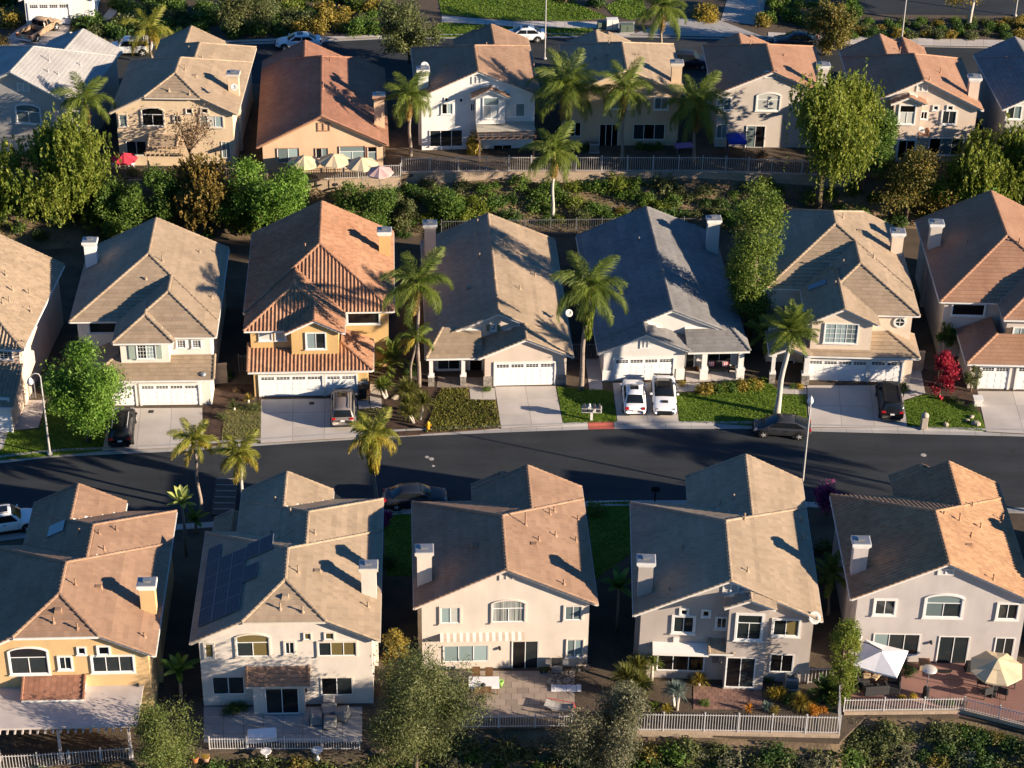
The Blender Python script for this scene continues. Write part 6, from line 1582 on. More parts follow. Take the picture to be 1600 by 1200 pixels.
# broad leaved banana-like plants
def banana(label, base, H, lm, n=11, z=.12, top=None, name='banana_plant', LL=1.5):
    p = G(*base, z); root = thing(name, label, 'plant', p); 
    if top: H = height_at(p, top)
    b = MB(); b.tube([(0, 0, -.1), (.05, 0, H*.45), (0, 0, H-LL*.6)], [.14, .11, .07], 8); b.build('stem', PALMB, root, smooth=True)
    g = random.Random(int(base[0]))
    for k in range(n):
        u = k/(n-1); L = LL*g.uniform(.8, 1.1); P = []; m = 7; el = math.radians(84-62*u)
        for i in range(m):
            q = []
            for t in (i/m, (i+1)/m):
                w = .17*L*math.sin(math.pi*min(1, t*.85+.1))**.6*(1 if t < 1 else .1); x_ = L*t; zz = -.30*L*t*t
                q.append([(x_, -w, zz+w*.35), (x_, 0, zz), (x_, w, zz+w*.35)])
            P.append([q[0][0], q[0][1], q[1][1], q[1][0]]); P.append([q[0][1], q[0][2], q[1][2], q[1][1]])
        o = link('leaf', quad_data('leaf', np.array(P), [g.random()]*len(P), lm), root); o.location = (0, 0, H-LL*.65); o.rotation_euler = (0, -el, k*2.4+g.uniform(-.2, .2))
BAN = LM('banana', (.06, .14, .02), (.11, .22, .035), (.20, .32, .07), .35)
banana('sunlit bird of paradise plant behind the orange house roof', (291, 868), 5.0, LM('banana_pale', (.25, .30, .06), (.36, .40, .10), (.48, .50, .17), .35), top=772, LL=1.3, n=14)
banana('green banana plant in the gap by the cream house corner', (283, 1094), 2.6, BAN, top=1032)
banana('shaded banana plant between peach and taupe houses', (963, 985), 4.2, BAN, top=900)
banana('dark bird of paradise clump beside the sunlit one', (306, 832), 3.6, L_GREEN, top=800, LL=1.2)

# ---- shrubs: a few shared meshes, each shrub an object of its own
SH = {}
def shrub_data(lm, v, n=700, leaf=.13, R=(1, .9, .75)):
    k = (lm.name, v, n)
    if k not in SH:
        g = np.random.default_rng(v*17+3); cen = crown_clumps(g, np.array(R)*.72, 26, hollow=.3); cen[:, 2] = np.abs(cen[:, 2])*.95+.12
        P, T = leaves_cloud(g, cen, g.uniform(.22, .36, 26), n, leaf, tone=g.uniform(.2, .8, 26), up=.6); SH[k] = quad_data('shrub', P, T, lm)
    return SH[k]
def shrub(label, base, r, lm, z=.12, group=None, hz=1.0, n=900, leaf=.13, name='shrub', cat='shrub', wpx=None):
    p = gpt(*base) if z is None else G(*base, z)
    o = link(name, shrub_data(lm, rnd.randrange(3), n, leaf)); o.location = p; o.rotation_euler = (0, 0, rnd.uniform(0, 6.3)); o.scale = (r, r, r*hz)
    return tag(o, label, cat, group)
# ------------------------------------------------------------------ shrubs and ground cover
def scatter(n, x0, x1, ok, seed, gap=.8):
    g = random.Random(seed); out = []; tries = 0
    while len(out) < n and tries < n*40:
        tries += 1
        px = g.uniform(*x0), g.uniform(*x1)
        if not ok(*px): continue
        p = gpt(*px)
        if all((p[0]-q[0])**2+(p[1]-q[1])**2 > gap*gap for q, _ in out): out.append((p, px))
    return [px for _, px in out]
g = random.Random(11)
TONE = {L_OLIVE.name: 'olive', L_GREEN.name: 'mid green', L_DARK.name: 'dark green', L_SILVER.name: 'silvery grey', L_MIX.name: 'gold tinged', L_GOLD.name: 'golden', L_PEPPER.name: 'yellow green', L_BROWN.name: 'brown', L_AUTUMN.name: 'rust tinted'}
def placed(px, marks):
    for x, w in marks:
        if px[0] < x: return w
    return marks[-1][1]
FRONT_MARKS = ((215, 'below the patio cover of the orange house'), (420, 'below the white covered bench'), (572, 'below the covered patio chairs'), (735, 'around the fine leaved olive tree'), (872, 'below the yard with bicycles'), (1025, 'around the silvery olive tree'), (1170, 'below the yucca behind the fence'), (1316, 'below the corner of the tall picket fence'), (1470, 'below the white parasol'), (9999, 'below the beige octagonal parasol'))
BANK_MARKS = ((760, 'behind the beige chimney'), (860, 'just before the lone palm'), (960, 'beside the palm on the bank'), (1080, 'above the charcoal grey roof'), (9999, 'by the tall columnar tree'))
SHADE_MARKS = ((110, 'under the large drooping pepper tree'), (240, 'by the dark conical tree'), (370, 'under the orange brown tree'), (520, 'under the spreading yellow green tree'), (1250, 'beside the feathery dark green tree'), (1380, 'below the huge pepper tree'), (1500, 'below the olive toned wide tree'), (9999, 'behind the salmon roofed house'))
UPPER_MARKS = ((215, 'behind the white SUV'), (330, 'above the short golden palm'), (450, 'beside the grey green tree'), (530, 'above the white saloon'), (620, 'beside the dark round tree'), (1260, 'beside the concrete lane'), (1400, 'by the golden autumn tree'), (1500, 'behind the upper street lamp'), (9999, 'by the white trunked tree'))
def size_word(r, a, b): return 'small' if r < a else 'large' if r > b else 'mid sized'
front_ok = lambda x, y: gpt(x, y)[1] < at_x(FRONT, gpt(x, y)[0])-.9
for px in scatter(190, (-30, 1630), (1118, 1235), front_ok, 5, .95):
    lm = g.choice([L_OLIVE, L_OLIVE, L_GREEN, L_DARK, L_SILVER, L_OLIVE, L_MIX]); r = g.uniform(.8, 1.5)
    shrub(f'{size_word(r, 1.0, 1.28)} {TONE[lm.name]} brush on the slope {placed(px, FRONT_MARKS)}', px, r, lm, None, 'brush on the slope below the front fences', hz=g.uniform(.6, 1.0), n=700, leaf=.16, name='brush')
for lab, px, r, lm in (('pale mint bush on the slope below the red patio', (1507, 1192), .95, L_BLUE), ('rust red dead bush on the slope below the curved fence', (1358, 1163), .6, L_BROWN), ('pale brown dry bush under the low block wall corner', (1335, 1135), .6, L_SILVER)):
    shrub(lab, px, r, lm, None, n=900, leaf=.14)
for px in scatter(62, (640, 1215), (291, 350), lambda x, y: True, 8, 1.3):
    lm = g.choice([L_OLIVE, L_GREEN, L_OLIVE, L_DARK, L_GREEN, L_PEPPER]); r = g.uniform(.8, 1.8)
    shrub(f'{size_word(r, 1.1, 1.45)} {TONE[lm.name]} shrub on the bank {placed(px, BANK_MARKS)}', px, r, lm, None, 'shrubs on the dry slope', hz=g.uniform(.7, 1.1), n=700, leaf=.15, name='slope_shrub')
for px in scatter(34, (-20, 640), (300, 372), lambda x, y: True, 18, 1.6):
    lm = g.choice([L_DARK, L_GREEN, L_DARK]); r = g.uniform(.9, 1.6)
    shrub(f'{size_word(r, 1.15, 1.4)} {TONE[lm.name]} shrub in the shade {placed(px, SHADE_MARKS)}', px, r, lm, None, 'dark shrubs below the upper terrace', n=700, leaf=.15, name='shade_shrub')
for px in scatter(22, (1252, 1640), (300, 358), lambda x, y: True, 28, 1.6):
    lm = g.choice([L_DARK, L_GREEN]); r = g.uniform(.9, 1.6)
    shrub(f'{size_word(r, 1.15, 1.4)} {TONE[lm.name]} shrub in the shade {placed(px, SHADE_MARKS)}', px, r, lm, None, 'dark shrubs under the big trees', n=700, leaf=.15, name='shade_shrub')
for lab, px, r, lm in (('pale green bush on the slope beside the orange brown dirt', (722, 326), 1.5, L_PEPPER), ('round clipped bush below the queen palm on the slope', (884, 312), .9, L_OLIVE), ('dark glossy bush on the slope above the grey steel fence', (942, 332), .95, L_GREEN), ('russet bush on the slope above the grey steel fence', (968, 334), .8, L_AUTUMN), ('pale green bush near the tall columnar tree on the slope', (1012, 318), .9, L_PEPPER)):
    shrub(lab, px, r, lm, None, n=1100)
# hedges beyond the upper street
for i, (x0, x1, y0, y1, n, lms, lab, grp, r) in enumerate((
        (140, 440, 14, 60, 40, [L_DARK, L_GREEN, L_GREEN, L_OLIVE], 'bush in the leafy mass', 'green bushes above the upper street', (1.1, 2.0)),
        (440, 610, 8, 52, 26, [L_GOLD, L_OLIVE, L_PEPPER, L_GREEN], 'bush of the long hedge', 'golden bushes above the white saloon', (1.0, 1.8)),
        (150, 620, -40, 14, 34, [L_DARK, L_GREEN], 'bush in the back of the planting', 'dark bushes at the upper edge', (1.3, 2.2)),
        (1330, 1640, 34, 60, 44, [L_OLIVE, L_GREEN, L_DARK, L_GOLD], 'round shrub in the pavement bed', 'round shrubs behind the upper pavement', (.8, 1.15)),
        (1190, 1330, -30, 45, 22, [L_DARK, L_GREEN, L_GREEN], 'shrub in the corner planting', 'dark shrubs beside the lane', (1.0, 1.7)),
        (-30, 150, -40, 8, 14, [L_DARK, L_GREEN], 'shrub by the arched garage', 'dark shrubs beside the arched garage', (1.0, 1.8)))):
    def clear(x, y): return not (20 < x < 192 and y < 34) and not (-30 < x < 112 and y > 30) and not (1140 < x < 1200)
    for px in scatter(n, (x0, x1), (y0, y1), clear if i in (0, 4, 5) else (lambda x, y: True), 40+i, 1.3):
        lm = g.choice(lms); rr = g.uniform(*r)
        shrub(f'{size_word(rr, r[0]*.65+r[1]*.35, r[0]*.35+r[1]*.65)} {TONE[lm.name]} {lab} {placed(px, UPPER_MARKS)}', px, rr, lm, 3.5, grp, hz=g.uniform(.8, 1.15), n=900, leaf=.17, name='hedge_bush')
shrub('round golden bush beside the arched white garage', (16, 38), 2.0, L_GOLD, 3.5, n=1500); shrub('rust tinted low bush at the frame edge by the pickup', (4, 70), 1.4, L_AUTUMN, 3.5)
shrub('dark bush between pickup driveway and lane path', (128, 40), 1.6, L_DARK, 3.5); shrub('round bush beside the entrance path of the arched garage house', (180, 10), 1.3, L_GREEN, 3.5)
shrub('large round golden clipped bush at the lane corner', (1104, 26), 1.9, L_GOLD, 3.5, n=1800); shrub('yellow flowering skirt of the golden clipped bush', (1106, 32), 1.55, L_YELLOW, 3.5, hz=.5, n=1200)
shrub('yellow flowering bush by the narrow white sign board', (1192, 38), 1.4, L_GOLD, 3.5); shrub('rusty low bush beside the big lawn', (880, -2), 1.6, L_BROWN, 3.5); shrub('dark low bush at the end of the big lawn', (930, 8), 1.4, L_DARK, 3.5)
# front gardens
for i, (px, r, lm, lab) in enumerate((
        ((760, 611), .55, L_GREEN, 'small green bush by the beige garage'), ((1066, 602), .5, L_GOLD, 'yellow green bush by the white sports coupe'), ((1250, 606), .5, L_YELLOW, 'yellow bush by the cream house entry'), ((1239, 606), .45, L_GREEN, 'green bush beside the yellow bush of the cream entry'),
        ((1414, 610), .75, L_DARK, 'dark clipped bush beside the large black SUV'), ((1500, 632), .5, L_OLIVE, 'small shrub in the mulch below the red flowering tree'), ((1519, 640), .6, L_DARK, 'dark shrub by the low white pedestal'), ((1490, 625), .45, L_OLIVE, 'low shrub nearest the red flowering tree'),
        ((372, 612), .55, L_BROWN, 'rust brown shrub beside the white garage'), ((352, 590), 1.0, L_DARK, 'round dark bush in the gap by the side gate'), ((346, 652), .6, L_OLIVE, 'grey shrub at the step bed'), ((395, 640), .7, L_DRYB if False else L_OLIVE, 'pale shrub on the dry lawn'), ((1100, 1100), .5, L_GREEN, 'green low bush behind the tall picket fence'),
        ((362, 1112), .8, L_DARK, 'low dark bush below the patio window of the cream house'), ((375, 1110), .7, L_DARK, 'second low dark bush below the cream house patio window'), ((1216, 1088), .95, L_YELLOW, 'yellow flowering bush by the taupe house corner'), ((1236, 1098), .9, L_DARK, 'dark bush beside the golden grass tuft'),
        ((1268, 1112), .75, L_ORANGE, 'orange flowering bush behind the tall picket fence'), ((1285, 1112), .5, L_ORANGE, 'second orange flowering bush by the fence corner'), ((1210, 1112), .5, L_GOLD, 'straw coloured bush behind the tall picket fence'), ((1200, 1062), .7, L_DARK, 'dark bush under the taupe house side window'),
        ((1075, 1050), 1.1, L_MIX, 'straw coloured bush under the taupe house patio window'), ((1410, 1092), .42, L_YELLOW, 'yellow flower mound, first of the two by the patio heater'), ((1428, 1091), .46, L_YELLOW, 'yellow flower mound nearest the patio heater'), ((1418, 1050), .8, L_DARK, 'dark leafy plant beside the wooden patio cabinet'),
        ((1484, 1100), .5, L_DARK, 'dark bush at the bend of the curved fence'), ((1506, 1101), .45, L_BROWN, 'brown tuft at the bend of the curved fence'), ((1466, 1098), .3, L_GREEN, 'small green tuft by the curved fence'), ((915, 234), .95, L_DARK, 'round dark hedge by the tan house patio door'), ((905, 236), .9, L_DARK, 'dark hedge beside the round one at the tan house'),
        ((1000, 232), .8, L_GREEN, 'clipped dark hedge under the tan house window'), ((1015, 233), .85, L_DARK, 'middle clipped hedge under the tan house window'), ((1030, 232), .8, L_GREEN, 'last clipped hedge under the tan house window'), ((1190, 246), .9, L_BROWN, 'dry shrub beside the blue canopy'), ((208, 272), .8, L_GREEN, 'green bush below the red parasol'),
        ((383, 258), .9, L_PEPPER, 'yellow green shrub at the side of the parasol terrace'), ((235, 618), 1.0, L_DARK, 'dark shrub under the bright green tree'), ((1390, 262), 1.2, L_AUTUMN, 'brown leaved shrub by the French doors'), ((930, 800), 1.1, L_GREEN, 'leafy shrub at the shaded kerb behind the peach house'),
        ((608, 880), 1.0, L_DARK, 'dark shrub in the gap beside the peach house'), ((1288, 860), 1.1, L_DARK, 'dark shrub in the gap by the orange barrel roof'), ((1300, 905), 1.0, L_DARK, 'second dark shrub in that gap by the orange barrel roof'), ((80, 640), .7, L_DARK, 'dark shrub under the street lamp'), ((640, 585), .9, L_DARK, 'dark shrub at the foot of the queen palm'), ((650, 620), .8, L_BROWN, 'rusty shrub at the foot of the queen palm'))):
    shrub(lab, px, r, lm, (3.5 if px[1] < 300 else .12), n=1000, leaf=.12)
for k in range(9):
    shrub('bush of the yellow green hedge in front of the pale grey porch', (1098+k*10.5, 613-k*1.1), g.uniform(.8, .95), g.choice([L_GOLD, L_PEPPER, L_GREEN]), .12, 'bushes of the porch hedge', n=900, leaf=.11)
for k, px in enumerate(((630, 1020), (626, 1060), (741, 238))):
    shrub(['climbing bush on the creeper column', 'leafy foot of the creeper column', 'golden climber on the white house pergola'][k], px, [.7, .7, 1.0][k], L_GOLD, [.12, .12, 3.5][k], hz=[2, 1.4, 2.6][k], n=900, leaf=.12)
# leafy ground cover of the planting bed, grass of the lawns, low growth of the slopes: nobody could count these
def inpoly(P, x, y):
    c = False; n = len(P)
    for i in range(n):
        a, b = P[i], P[i-1]
        if (a[1] > y) != (b[1] > y) and x < (b[0]-a[0])*(y-a[1])/(b[1]-a[1])+a[0]: c = not c
    return c
def cover(name, P, z, dens, lm, size, hgt, seed):
    g = np.random.default_rng(seed); A = np.array([p[:2] for p in P]); lo, hi = A.min(0), A.max(0)
    n = int((hi-lo).prod()*dens); n = min(n, 60000); xy = g.uniform(lo, hi, (n, 2)); keep = np.array([inpoly(A, x, y) for x, y in xy]); xy = xy[keep]; n = len(xy)
    tall = hgt*(.5+.5*np.clip(bumpy(xy[:, 0]*2, xy[:, 1]*2)+.5, 0, 1.5))
    c = np.stack([xy[:, 0], xy[:, 1], z+tall*g.uniform(.35, 1.0, n)], 1); d = unit(g.normal(size=(n, 3))*.6+np.array([0, 0, .8])); s = unit(np.cross(d, g.normal(size=(n, 3))))
    l = size*g.uniform(.6, 1.4, n)
    tone = np.clip(.5+.35*bumpy(xy[:, 0]*1.3+5, xy[:, 1]*1.3)+g.normal(size=n)*.2, 0, 1)
    return tag(link(name, quad_data(name, rhomb(c, d, s, l, l*.5), tone, lm)), kind='stuff')
GRASSL = LM('grass', (.055, .10, .005), (.095, .155, .010), (.16, .21, .02), .25); GRASSD = LM('grass_dry', (.09, .10, .025), (.17, .155, .05), (.26, .22, .08), .25)
for i, (P, z, m, tall) in enumerate(GRASS_SPOTS):
    cover('grass', P, z, 120 if z < 3 else 40, GRASSL if m is LAWN else GRASSD, .11 if z < 3 else .2, .05, 100+i)
IVY = LM('ivy', (.10, .12, .018), (.18, .18, .032), (.29, .26, .06), .4)
bed = [G(a, b, .12) for a, b in [(664, 676), (783, 668), (774, 626), (733, 625), (732, 607), (690, 607), (682, 620)]]
cover('ground_cover', bed, .12, 170, IVY, .15, .13, 77)
P = [G(a, b, 0) for a, b in [(-60, 1200), (330, 1180), (560, 1180), (640, 1160), (890, 1142), (1310, 1165), (1500, 1125), (1660, 1160), (1660, 1290), (-60, 1290)]]
def cover_terrain(name, n, X, Y, ok, lm, size, seed):
    g = np.random.default_rng(seed); x = g.uniform(*X, n); y = g.uniform(*Y, n); k = ok(x, y)*(bumpy(x*1.7, y*1.7)+g.normal(size=n)*.25 > -.15); x, y = x[k > 0], y[k > 0]; n = len(x)
    z = ground_z(x, y); c = np.stack([x, y, z+g.uniform(.0, .3, n)], 1); d = unit(g.normal(size=(n, 3))*.7+np.array([0, 0, .6])); s = unit(np.cross(d, g.normal(size=(n, 3)))); l = size*g.uniform(.6, 1.5, n)
    return tag(link(name, quad_data(name, rhomb(c, d, s, l, l*.45), np.clip(.5+.4*bumpy(x, y)+g.normal(size=n)*.2, 0, 1), lm)), kind='stuff')
BRUSH = LM('brush', (.05, .07, .016), (.11, .125, .03), (.20, .19, .06), .35)
cover_terrain('slope_ground_cover', 110000, (-46, 46), (-55, -37), lambda x, y: (y < at_x(FRONT, x)-.5), BRUSH, .26, 5)
cover_terrain('slope_ground_cover', 60000, (-52, 56), (16, 36), lambda x, y: (y > at_x(MIDB, x)+.4) & (y < at_x(TERR, x)-.3), BRUSH, .22, 6)

# ------------------------------------------------------------------ things in the gardens
FAB_W, FAB_B, FAB_R, FAB_P = (mat('fabric_'+n, c, tuple(v*.9 for v in c), 3, .85) for n, c in (('white', (.78, .76, .76)), ('beige', (.60, .48, .30)), ('red', (.55, .035, .06)), ('pink', (.52, .34, .31))))
WICK = mat('wicker', (.028, .028, .03), (.045, .043, .043), 14, .7); WOOD = mat('teak', (.20, .11, .055), (.13, .07, .035), 4, .6); CUSH = mat('cushion_tan', (.42, .30, .18), (.36, .26, .15), 3, .9)
COVERM = mat('cover_grey', (.27, .26, .25), (.20, .195, .19), 2.5, .85)
def parasol(label, px, z, zc, R, fab, n=8, rot=0.0, drop=.5, side=None, tier=False):
    """px: where the middle of the canopy shows; zc: height of its rim."""
    p = G(*px, z+zc); root = thing('parasol', label, 'parasol', (p[0], p[1], z), rot)
    b = MB(); top = (0, 0, zc+drop)
    rim = [(R*math.cos(2*math.pi*k/n), R*math.sin(2*math.pi*k/n), zc) for k in range(n)]
    for k in range(n):
        a, c = Vector(rim[k]), Vector(rim[(k+1) % n]); m = 4
        for i in range(m):
            t0, t1 = i/m, (i+1)/m; T = Vector(top)
            def q(e, t): v = T.lerp(e, t); v.z -= .10*math.sin(math.pi*t)*0; return v
            mid0, mid1 = q(a.lerp(c, .5), t0), q(a.lerp(c, .5), t1); mid0.z -= .05*t0; mid1.z -= .05*t1
            b.face([q(a, t0), q(a, t1), mid1, mid0], t=.4+.2*(k % 2)); b.face([mid0, mid1, q(c, t1), q(c, t0)], t=.4+.2*(k % 2))
        am = a.lerp(c, .5); am.z -= .05
        b.face([a, a-Vector((0, 0, .12)), am-Vector((0, 0, .12)), am]); b.face([am, am-Vector((0, 0, .12)), c-Vector((0, 0, .12)), c])
    b.build('canopy', fab, root)
    if tier:
        b = MB(); 
        for k in range(n):
            a, c = Vector(rim[k])*.45, Vector(rim[(k+1) % n])*.45; a.z = c.z = zc+drop*.62; b.face([(0, 0, zc+drop+.1), a, c])
        b.build('canopy_vent', fab, root)
    b = MB()
    for k in range(n): b.tube([(0, 0, zc+drop-.06), tuple(Vector(rim[k])*.98-Vector((0, 0, .03)))], .014, 5)
    b.build('ribs', METAL, root)
    if side is None:
        b = MB(); b.tube([(0, 0, 0), (0, 0, zc+drop+.12)], .03, 8); b.build('pole', METAL, root)
        b = MB(); b.lathe([(.3, 0), (.28, .08), (.06, .12)], 12); b.build('base', BLACKP, root)
    else:
        sx, sy = side; b = MB(); b.tube([(sx, sy, 0), (sx, sy, zc+drop+.5), (sx*.5, sy*.5, zc+drop+.45), (0, 0, zc+drop+.1), (0, 0, zc+drop-.2)], .045, 8); b.build('pole', BLACKP, root); b = MB(); b.box(sx-.45, sx+.45, sy-.45, sy+.45, 0, .08); b.build('base', BLACKP, root)
    return root
parasol('large square white cantilever parasol over the wicker sofas', (1376, 1028), .12, 2.45, 2.05, FAB_W, 4, math.radians(22), .55, side=(-1.35, 1.0))
parasol('beige octagonal parasol with vented crown on the red patio', (1557, 1043), .12, 2.3, 1.75, FAB_B, 8, .2, .6, tier=True)
parasol('leftmost beige parasol of the row on the terrace', (475, 253), 3.5, 2.3, 1.5, FAB_B, 8, .1, .6); parasol('second beige parasol, with the highest peak on the terrace', (522, 250), 3.5, 2.5, 1.45, FAB_B, 8, .3, .6); parasol('third beige parasol, beside the pink one on the terrace', (565, 256), 3.5, 2.3, 1.5, FAB_B, 8, .2, .6)
parasol('faded pink parasol at the end of the terrace row', (593, 268), 3.5, 2.1, 1.25, FAB_P, 8, .0, .5); parasol('red parasol below the grey house', (194, 247), 3.5, 2.1, 1.2, FAB_R, 8, .2, .5)
def chair(label, px, z, rot, m, seat=.45, w=.5, group=None, name='garden_chair', back=.9):
    p = G(*px, z); r = thing(name, label, 'chair', p, math.radians(rot), group)
    b = MB(); b.box(-w/2, w/2, -w/2, w/2, seat-.06, seat); b.build('seat', m, r); b = MB(); b.box(-w/2, w/2, w/2-.05, w/2, seat, back)
    b.build('backrest', m, r)
    for sx in (-1, 1):
        for sy in (-1, 1):
            b = MB(); b.box(sx*(w/2-.03)-.025, sx*(w/2-.03)+.025, sy*(w/2-.03)-.025, sy*(w/2-.03)+.025, 0, seat-.06); b.build('leg', m, r)
    return r
def table(label, px, z, rot, L, W_, m, topm, h=.74, name='garden_table', cloth=None):
    p = G(*px, z); r = thing(name, label, 'table', p, math.radians(rot)); b = MB(); b.box(-L/2, L/2, -W_/2, W_/2, h-.04, h); b.build('table_top', topm, r)
    for sx in (-1, 1):
        for sy in (-1, 1): b = MB(); b.box(sx*(L/2-.08)-.03, sx*(L/2-.08)+.03, sy*(W_/2-.08)-.03, sy*(W_/2-.08)+.03, 0, h-.04); b.build('leg', m, r)
    if cloth:
        b = MB(); b.box(-L/2-.03, L/2+.03, -W_/2-.03, W_/2+.03, h+.001, h+.012)
        for sx in (-1, 1): b.box(sx*(L/2+.035)-.006, sx*(L/2+.035)+.006, -W_/2-.03, W_/2+.03, h-.16, h)
        for sy in (-1, 1): b.box(-L/2-.03, L/2+.03, sy*(W_/2+.035)-.006, sy*(W_/2+.035)+.006, h-.16, h)
        b.build('tablecloth', cloth, r)
    return r
# paved yard with bicycles
table('dining table under a white cloth on the paved yard', (756, 1079), .125, 2, 1.9, .95, WOOD, WOOD, cloth=FAB_W)
for px, rot, lab in (((744, 1062), 0, 'wooden chair behind the white clothed table, nearer the awning end'), ((764, 1063), 0, 'wooden chair behind the white clothed table, nearer the patio door'), ((729, 1077), 90, 'wooden chair at the short end of the white clothed table'), ((748, 1087), 180, 'wooden chair in front of the white clothed table'), ((762, 1086), 180, 'second wooden chair in front of the white clothed table')):
    chair(lab, px, .125, rot, WOOD, group='chairs round the white clothed table')
p = G(755, 1071, .88); b = MB(); b.lathe([(.05, 0), (.16, .02), (.17, .06), (.10, .07), (.09, .16), (.02, .17)], 12); o = b.build('table_bowl', BLACKP, smooth=True); o.location = p; tag(o, 'dark bowl in the middle of the white clothed table', 'bowl')
p = G(782, 1072, .12); b = MB(); b.lathe([(.12, 0), (.2, .3), (.22, .42), (.18, .42), (.02, .34)], 12); o = b.build('bucket', mat('lime_plastic', (.25, .5, .10), rough=.4), smooth=True); o.location = p; tag(o, 'lime green bucket beside the white clothed table', 'bucket')
def bbq(label, px, z):
    p = G(*px, z); r = thing('barbecue', label, 'barbecue', p)
    b = MB(); b.box(-.35, .35, -.25, .25, .12, .75); b.build('cabinet', METAL, r); b = MB(); b.box(-.36, .36, -.28, .28, .76, .88); b.lathe([(.01, 0)], 3) if False else None; b.build('firebox', BLACKP, r)
    b = MB(); n = 8; V = [(-.36, .28*math.cos(math.pi*k/n), .885+.22*math.sin(math.pi*k/n)) for k in range(n+1)]+[(.36, .28*math.cos(math.pi*k/n), .885+.22*math.sin(math.pi*k/n)) for k in range(n+1)]
    b.mesh(V, [(i, i+1, n+2+i, n+1+i) for i in range(n)]+[tuple(range(n, -1, -1)), tuple(range(n+1, 2*n+2))]); b.build('hood', BLACKP, r)
    for sx in (-1, 1): b = MB(); b.box(sx*.56-.19, sx*.56+.19, -.24, .24, .82, .86); b.build('side_shelf', METAL, r)
    for sx in (-1, 1):
        b = MB(); b.tube([(sx*.28-.03, -.2, .07), (sx*.28+.03, -.2, .07)], .07, 10); b.tube([(sx*.28-.03, .2, .07), (sx*.28+.03, .2, .07)], .07, 10); b.build('wheel_pair', TYRE, r)
bbq('gas barbecue with side shelves against the peach wall', (870, 1050), .125)
def bike(label, px, z, rot, m):
    p = G(*px, z); r = thing('bicycle', label, 'bicycle', p, math.radians(rot)); R_ = .34
    for x in (-.52, .52):
        b = MB(); n = 18; V = []; F = []
        for k in range(n):
            a = 2*math.pi*k/n
            for j in range(5): t = 2*math.pi*j/5; rr = R_+.028*math.cos(t); V.append((x+rr*math.cos(a), .028*math.sin(t), R_+rr*math.sin(a)))
        for k in range(n):
            for j in range(5): F.append((k*5+j, k*5+(j+1) % 5, ((k+1) % n)*5+(j+1) % 5, ((k+1) % n)*5+j))
        b.mesh(V, F); w = b.build('wheel', TYRE, r)
        b = MB()
        for k in range(9): a = math.pi*k/9; b.tube([(x-R_*math.cos(a), 0, R_-R_*math.sin(a)), (x+R_*math.cos(a), 0, R_+R_*math.sin(a))], .006, 3)
        b.build('spokes', METAL, w)
    b = MB(); s_, h_, c_ = (-.18, 0, .82), (.36, 0, .86), (-.05, 0, .32)
    for q in ((s_, c_), (c_, h_), ((-.16, 0, .78), (.37, 0, .80)), ((-.52, 0, R_), c_), ((-.52, 0, R_), (-.17, 0, .74)), (h_, (.52, 0, R_))): b.tube(q, .022, 6)
    b.build('frame', m, r); b = MB(); b.box(-.32, -.06, -.07, .07, .86, .92, taper=.02); b.build('saddle', BLACKP, r); b = MB(); b.tube([(.36, 0, .85), (.36, 0, 1.0)], .018, 6); b.tube([(.30, -.3, 1.02), (.38, 0, 1.0), (.30, .3, 1.02)], .016, 6); b.build('handlebar', BLACKP, r)
    b = MB(); b.tube([(-.05, -.06, .32), (-.05, .06, .32)], .09, 10); b.build('crank', METAL, r)
bike('black bicycle leaning by the house corner beside the barbecue', (906, 1052), .125, 25, BLACKP); bike('black bicycle standing on the open paving of the yard', (873, 1070), .125, 8, BLACKP)
p = G(885, 1076, .13); b = MB()
for k in range(6): b.box(-1.0+k*.33, -.69+k*.33, -.35+rnd.random()*.04, .32+rnd.random()*.05, .01, .05+rnd.random()*.05)
o = b.build('white_sheet', FAB_W, bevel=.03); o.location = p; tag(o, 'white sheet lying crumpled on the paving by the bicycles', 'sheet')
p = G(873, 1108, .13); r = thing('folding_cot', 'low sagging cot with red edge on the paving', 'cot', p, math.radians(-14)); b = MB()
for k in range(6): t0, t1 = k/6, (k+1)/6; b.mesh([(-.9+1.8*t0, -.38, .38-.22*math.sin(math.pi*t0)), (-.9+1.8*t1, -.38, .38-.22*math.sin(math.pi*t1)), (-.9+1.8*t1, .38, .38-.22*math.sin(math.pi*t1)), (-.9+1.8*t0, .38, .38-.22*math.sin(math.pi*t0))], [(0, 1, 2, 3)])
b.build('sling', COVERM, r); b = MB(); b.tube([(-1.0, .4, .0), (-.9, .4, .4), (.9, .4, .4), (1.0, .4, 0)], .025, 6); b.build('frame', FAB_R, r); b = MB(); b.tube([(-1.0, -.4, .0), (-.9, -.4, .4), (.9, -.4, .4), (1.0, -.4, 0)], .025, 6); b.build('frame', METAL, r)
for k, (px, lm) in enumerate(((846, 1049), L_DARK) for _ in (0,)):
    pass
def pot(label, px, z, r_, m, lm=None, n=250):
    p = G(*px, z); r = thing('plant_pot', label, 'plant pot', p); b = MB(); b.lathe([(r_*.6, 0), (r_*.95, r_*1.3), (r_*1.05, r_*1.3), (r_*1.05, r_*1.6), (r_*.85, r_*1.6), (r_*.8, r_*1.4), (.01, r_*1.4)], 14); b.build('pot', m, r, smooth=False)
    if lm: o = link('plant', shrub_data(lm, 1, 500), r); o.location = (0, 0, r_*1.4); o.scale = (r_*1.5,)*3
TERRAC = mat('terracotta_pot', (.50, .17, .06), (.42, .14, .05), 4, .8)
pot('orange terracotta pot of the pair by the front slope', (305, 1190), .0, .27, TERRAC, L_OLIVE); pot('pinkish terracotta pot of the pair by the front slope', (322, 1190), .0, .25, mat('pink_pot', (.46, .25, .17), rough=.8), L_YELLOW)
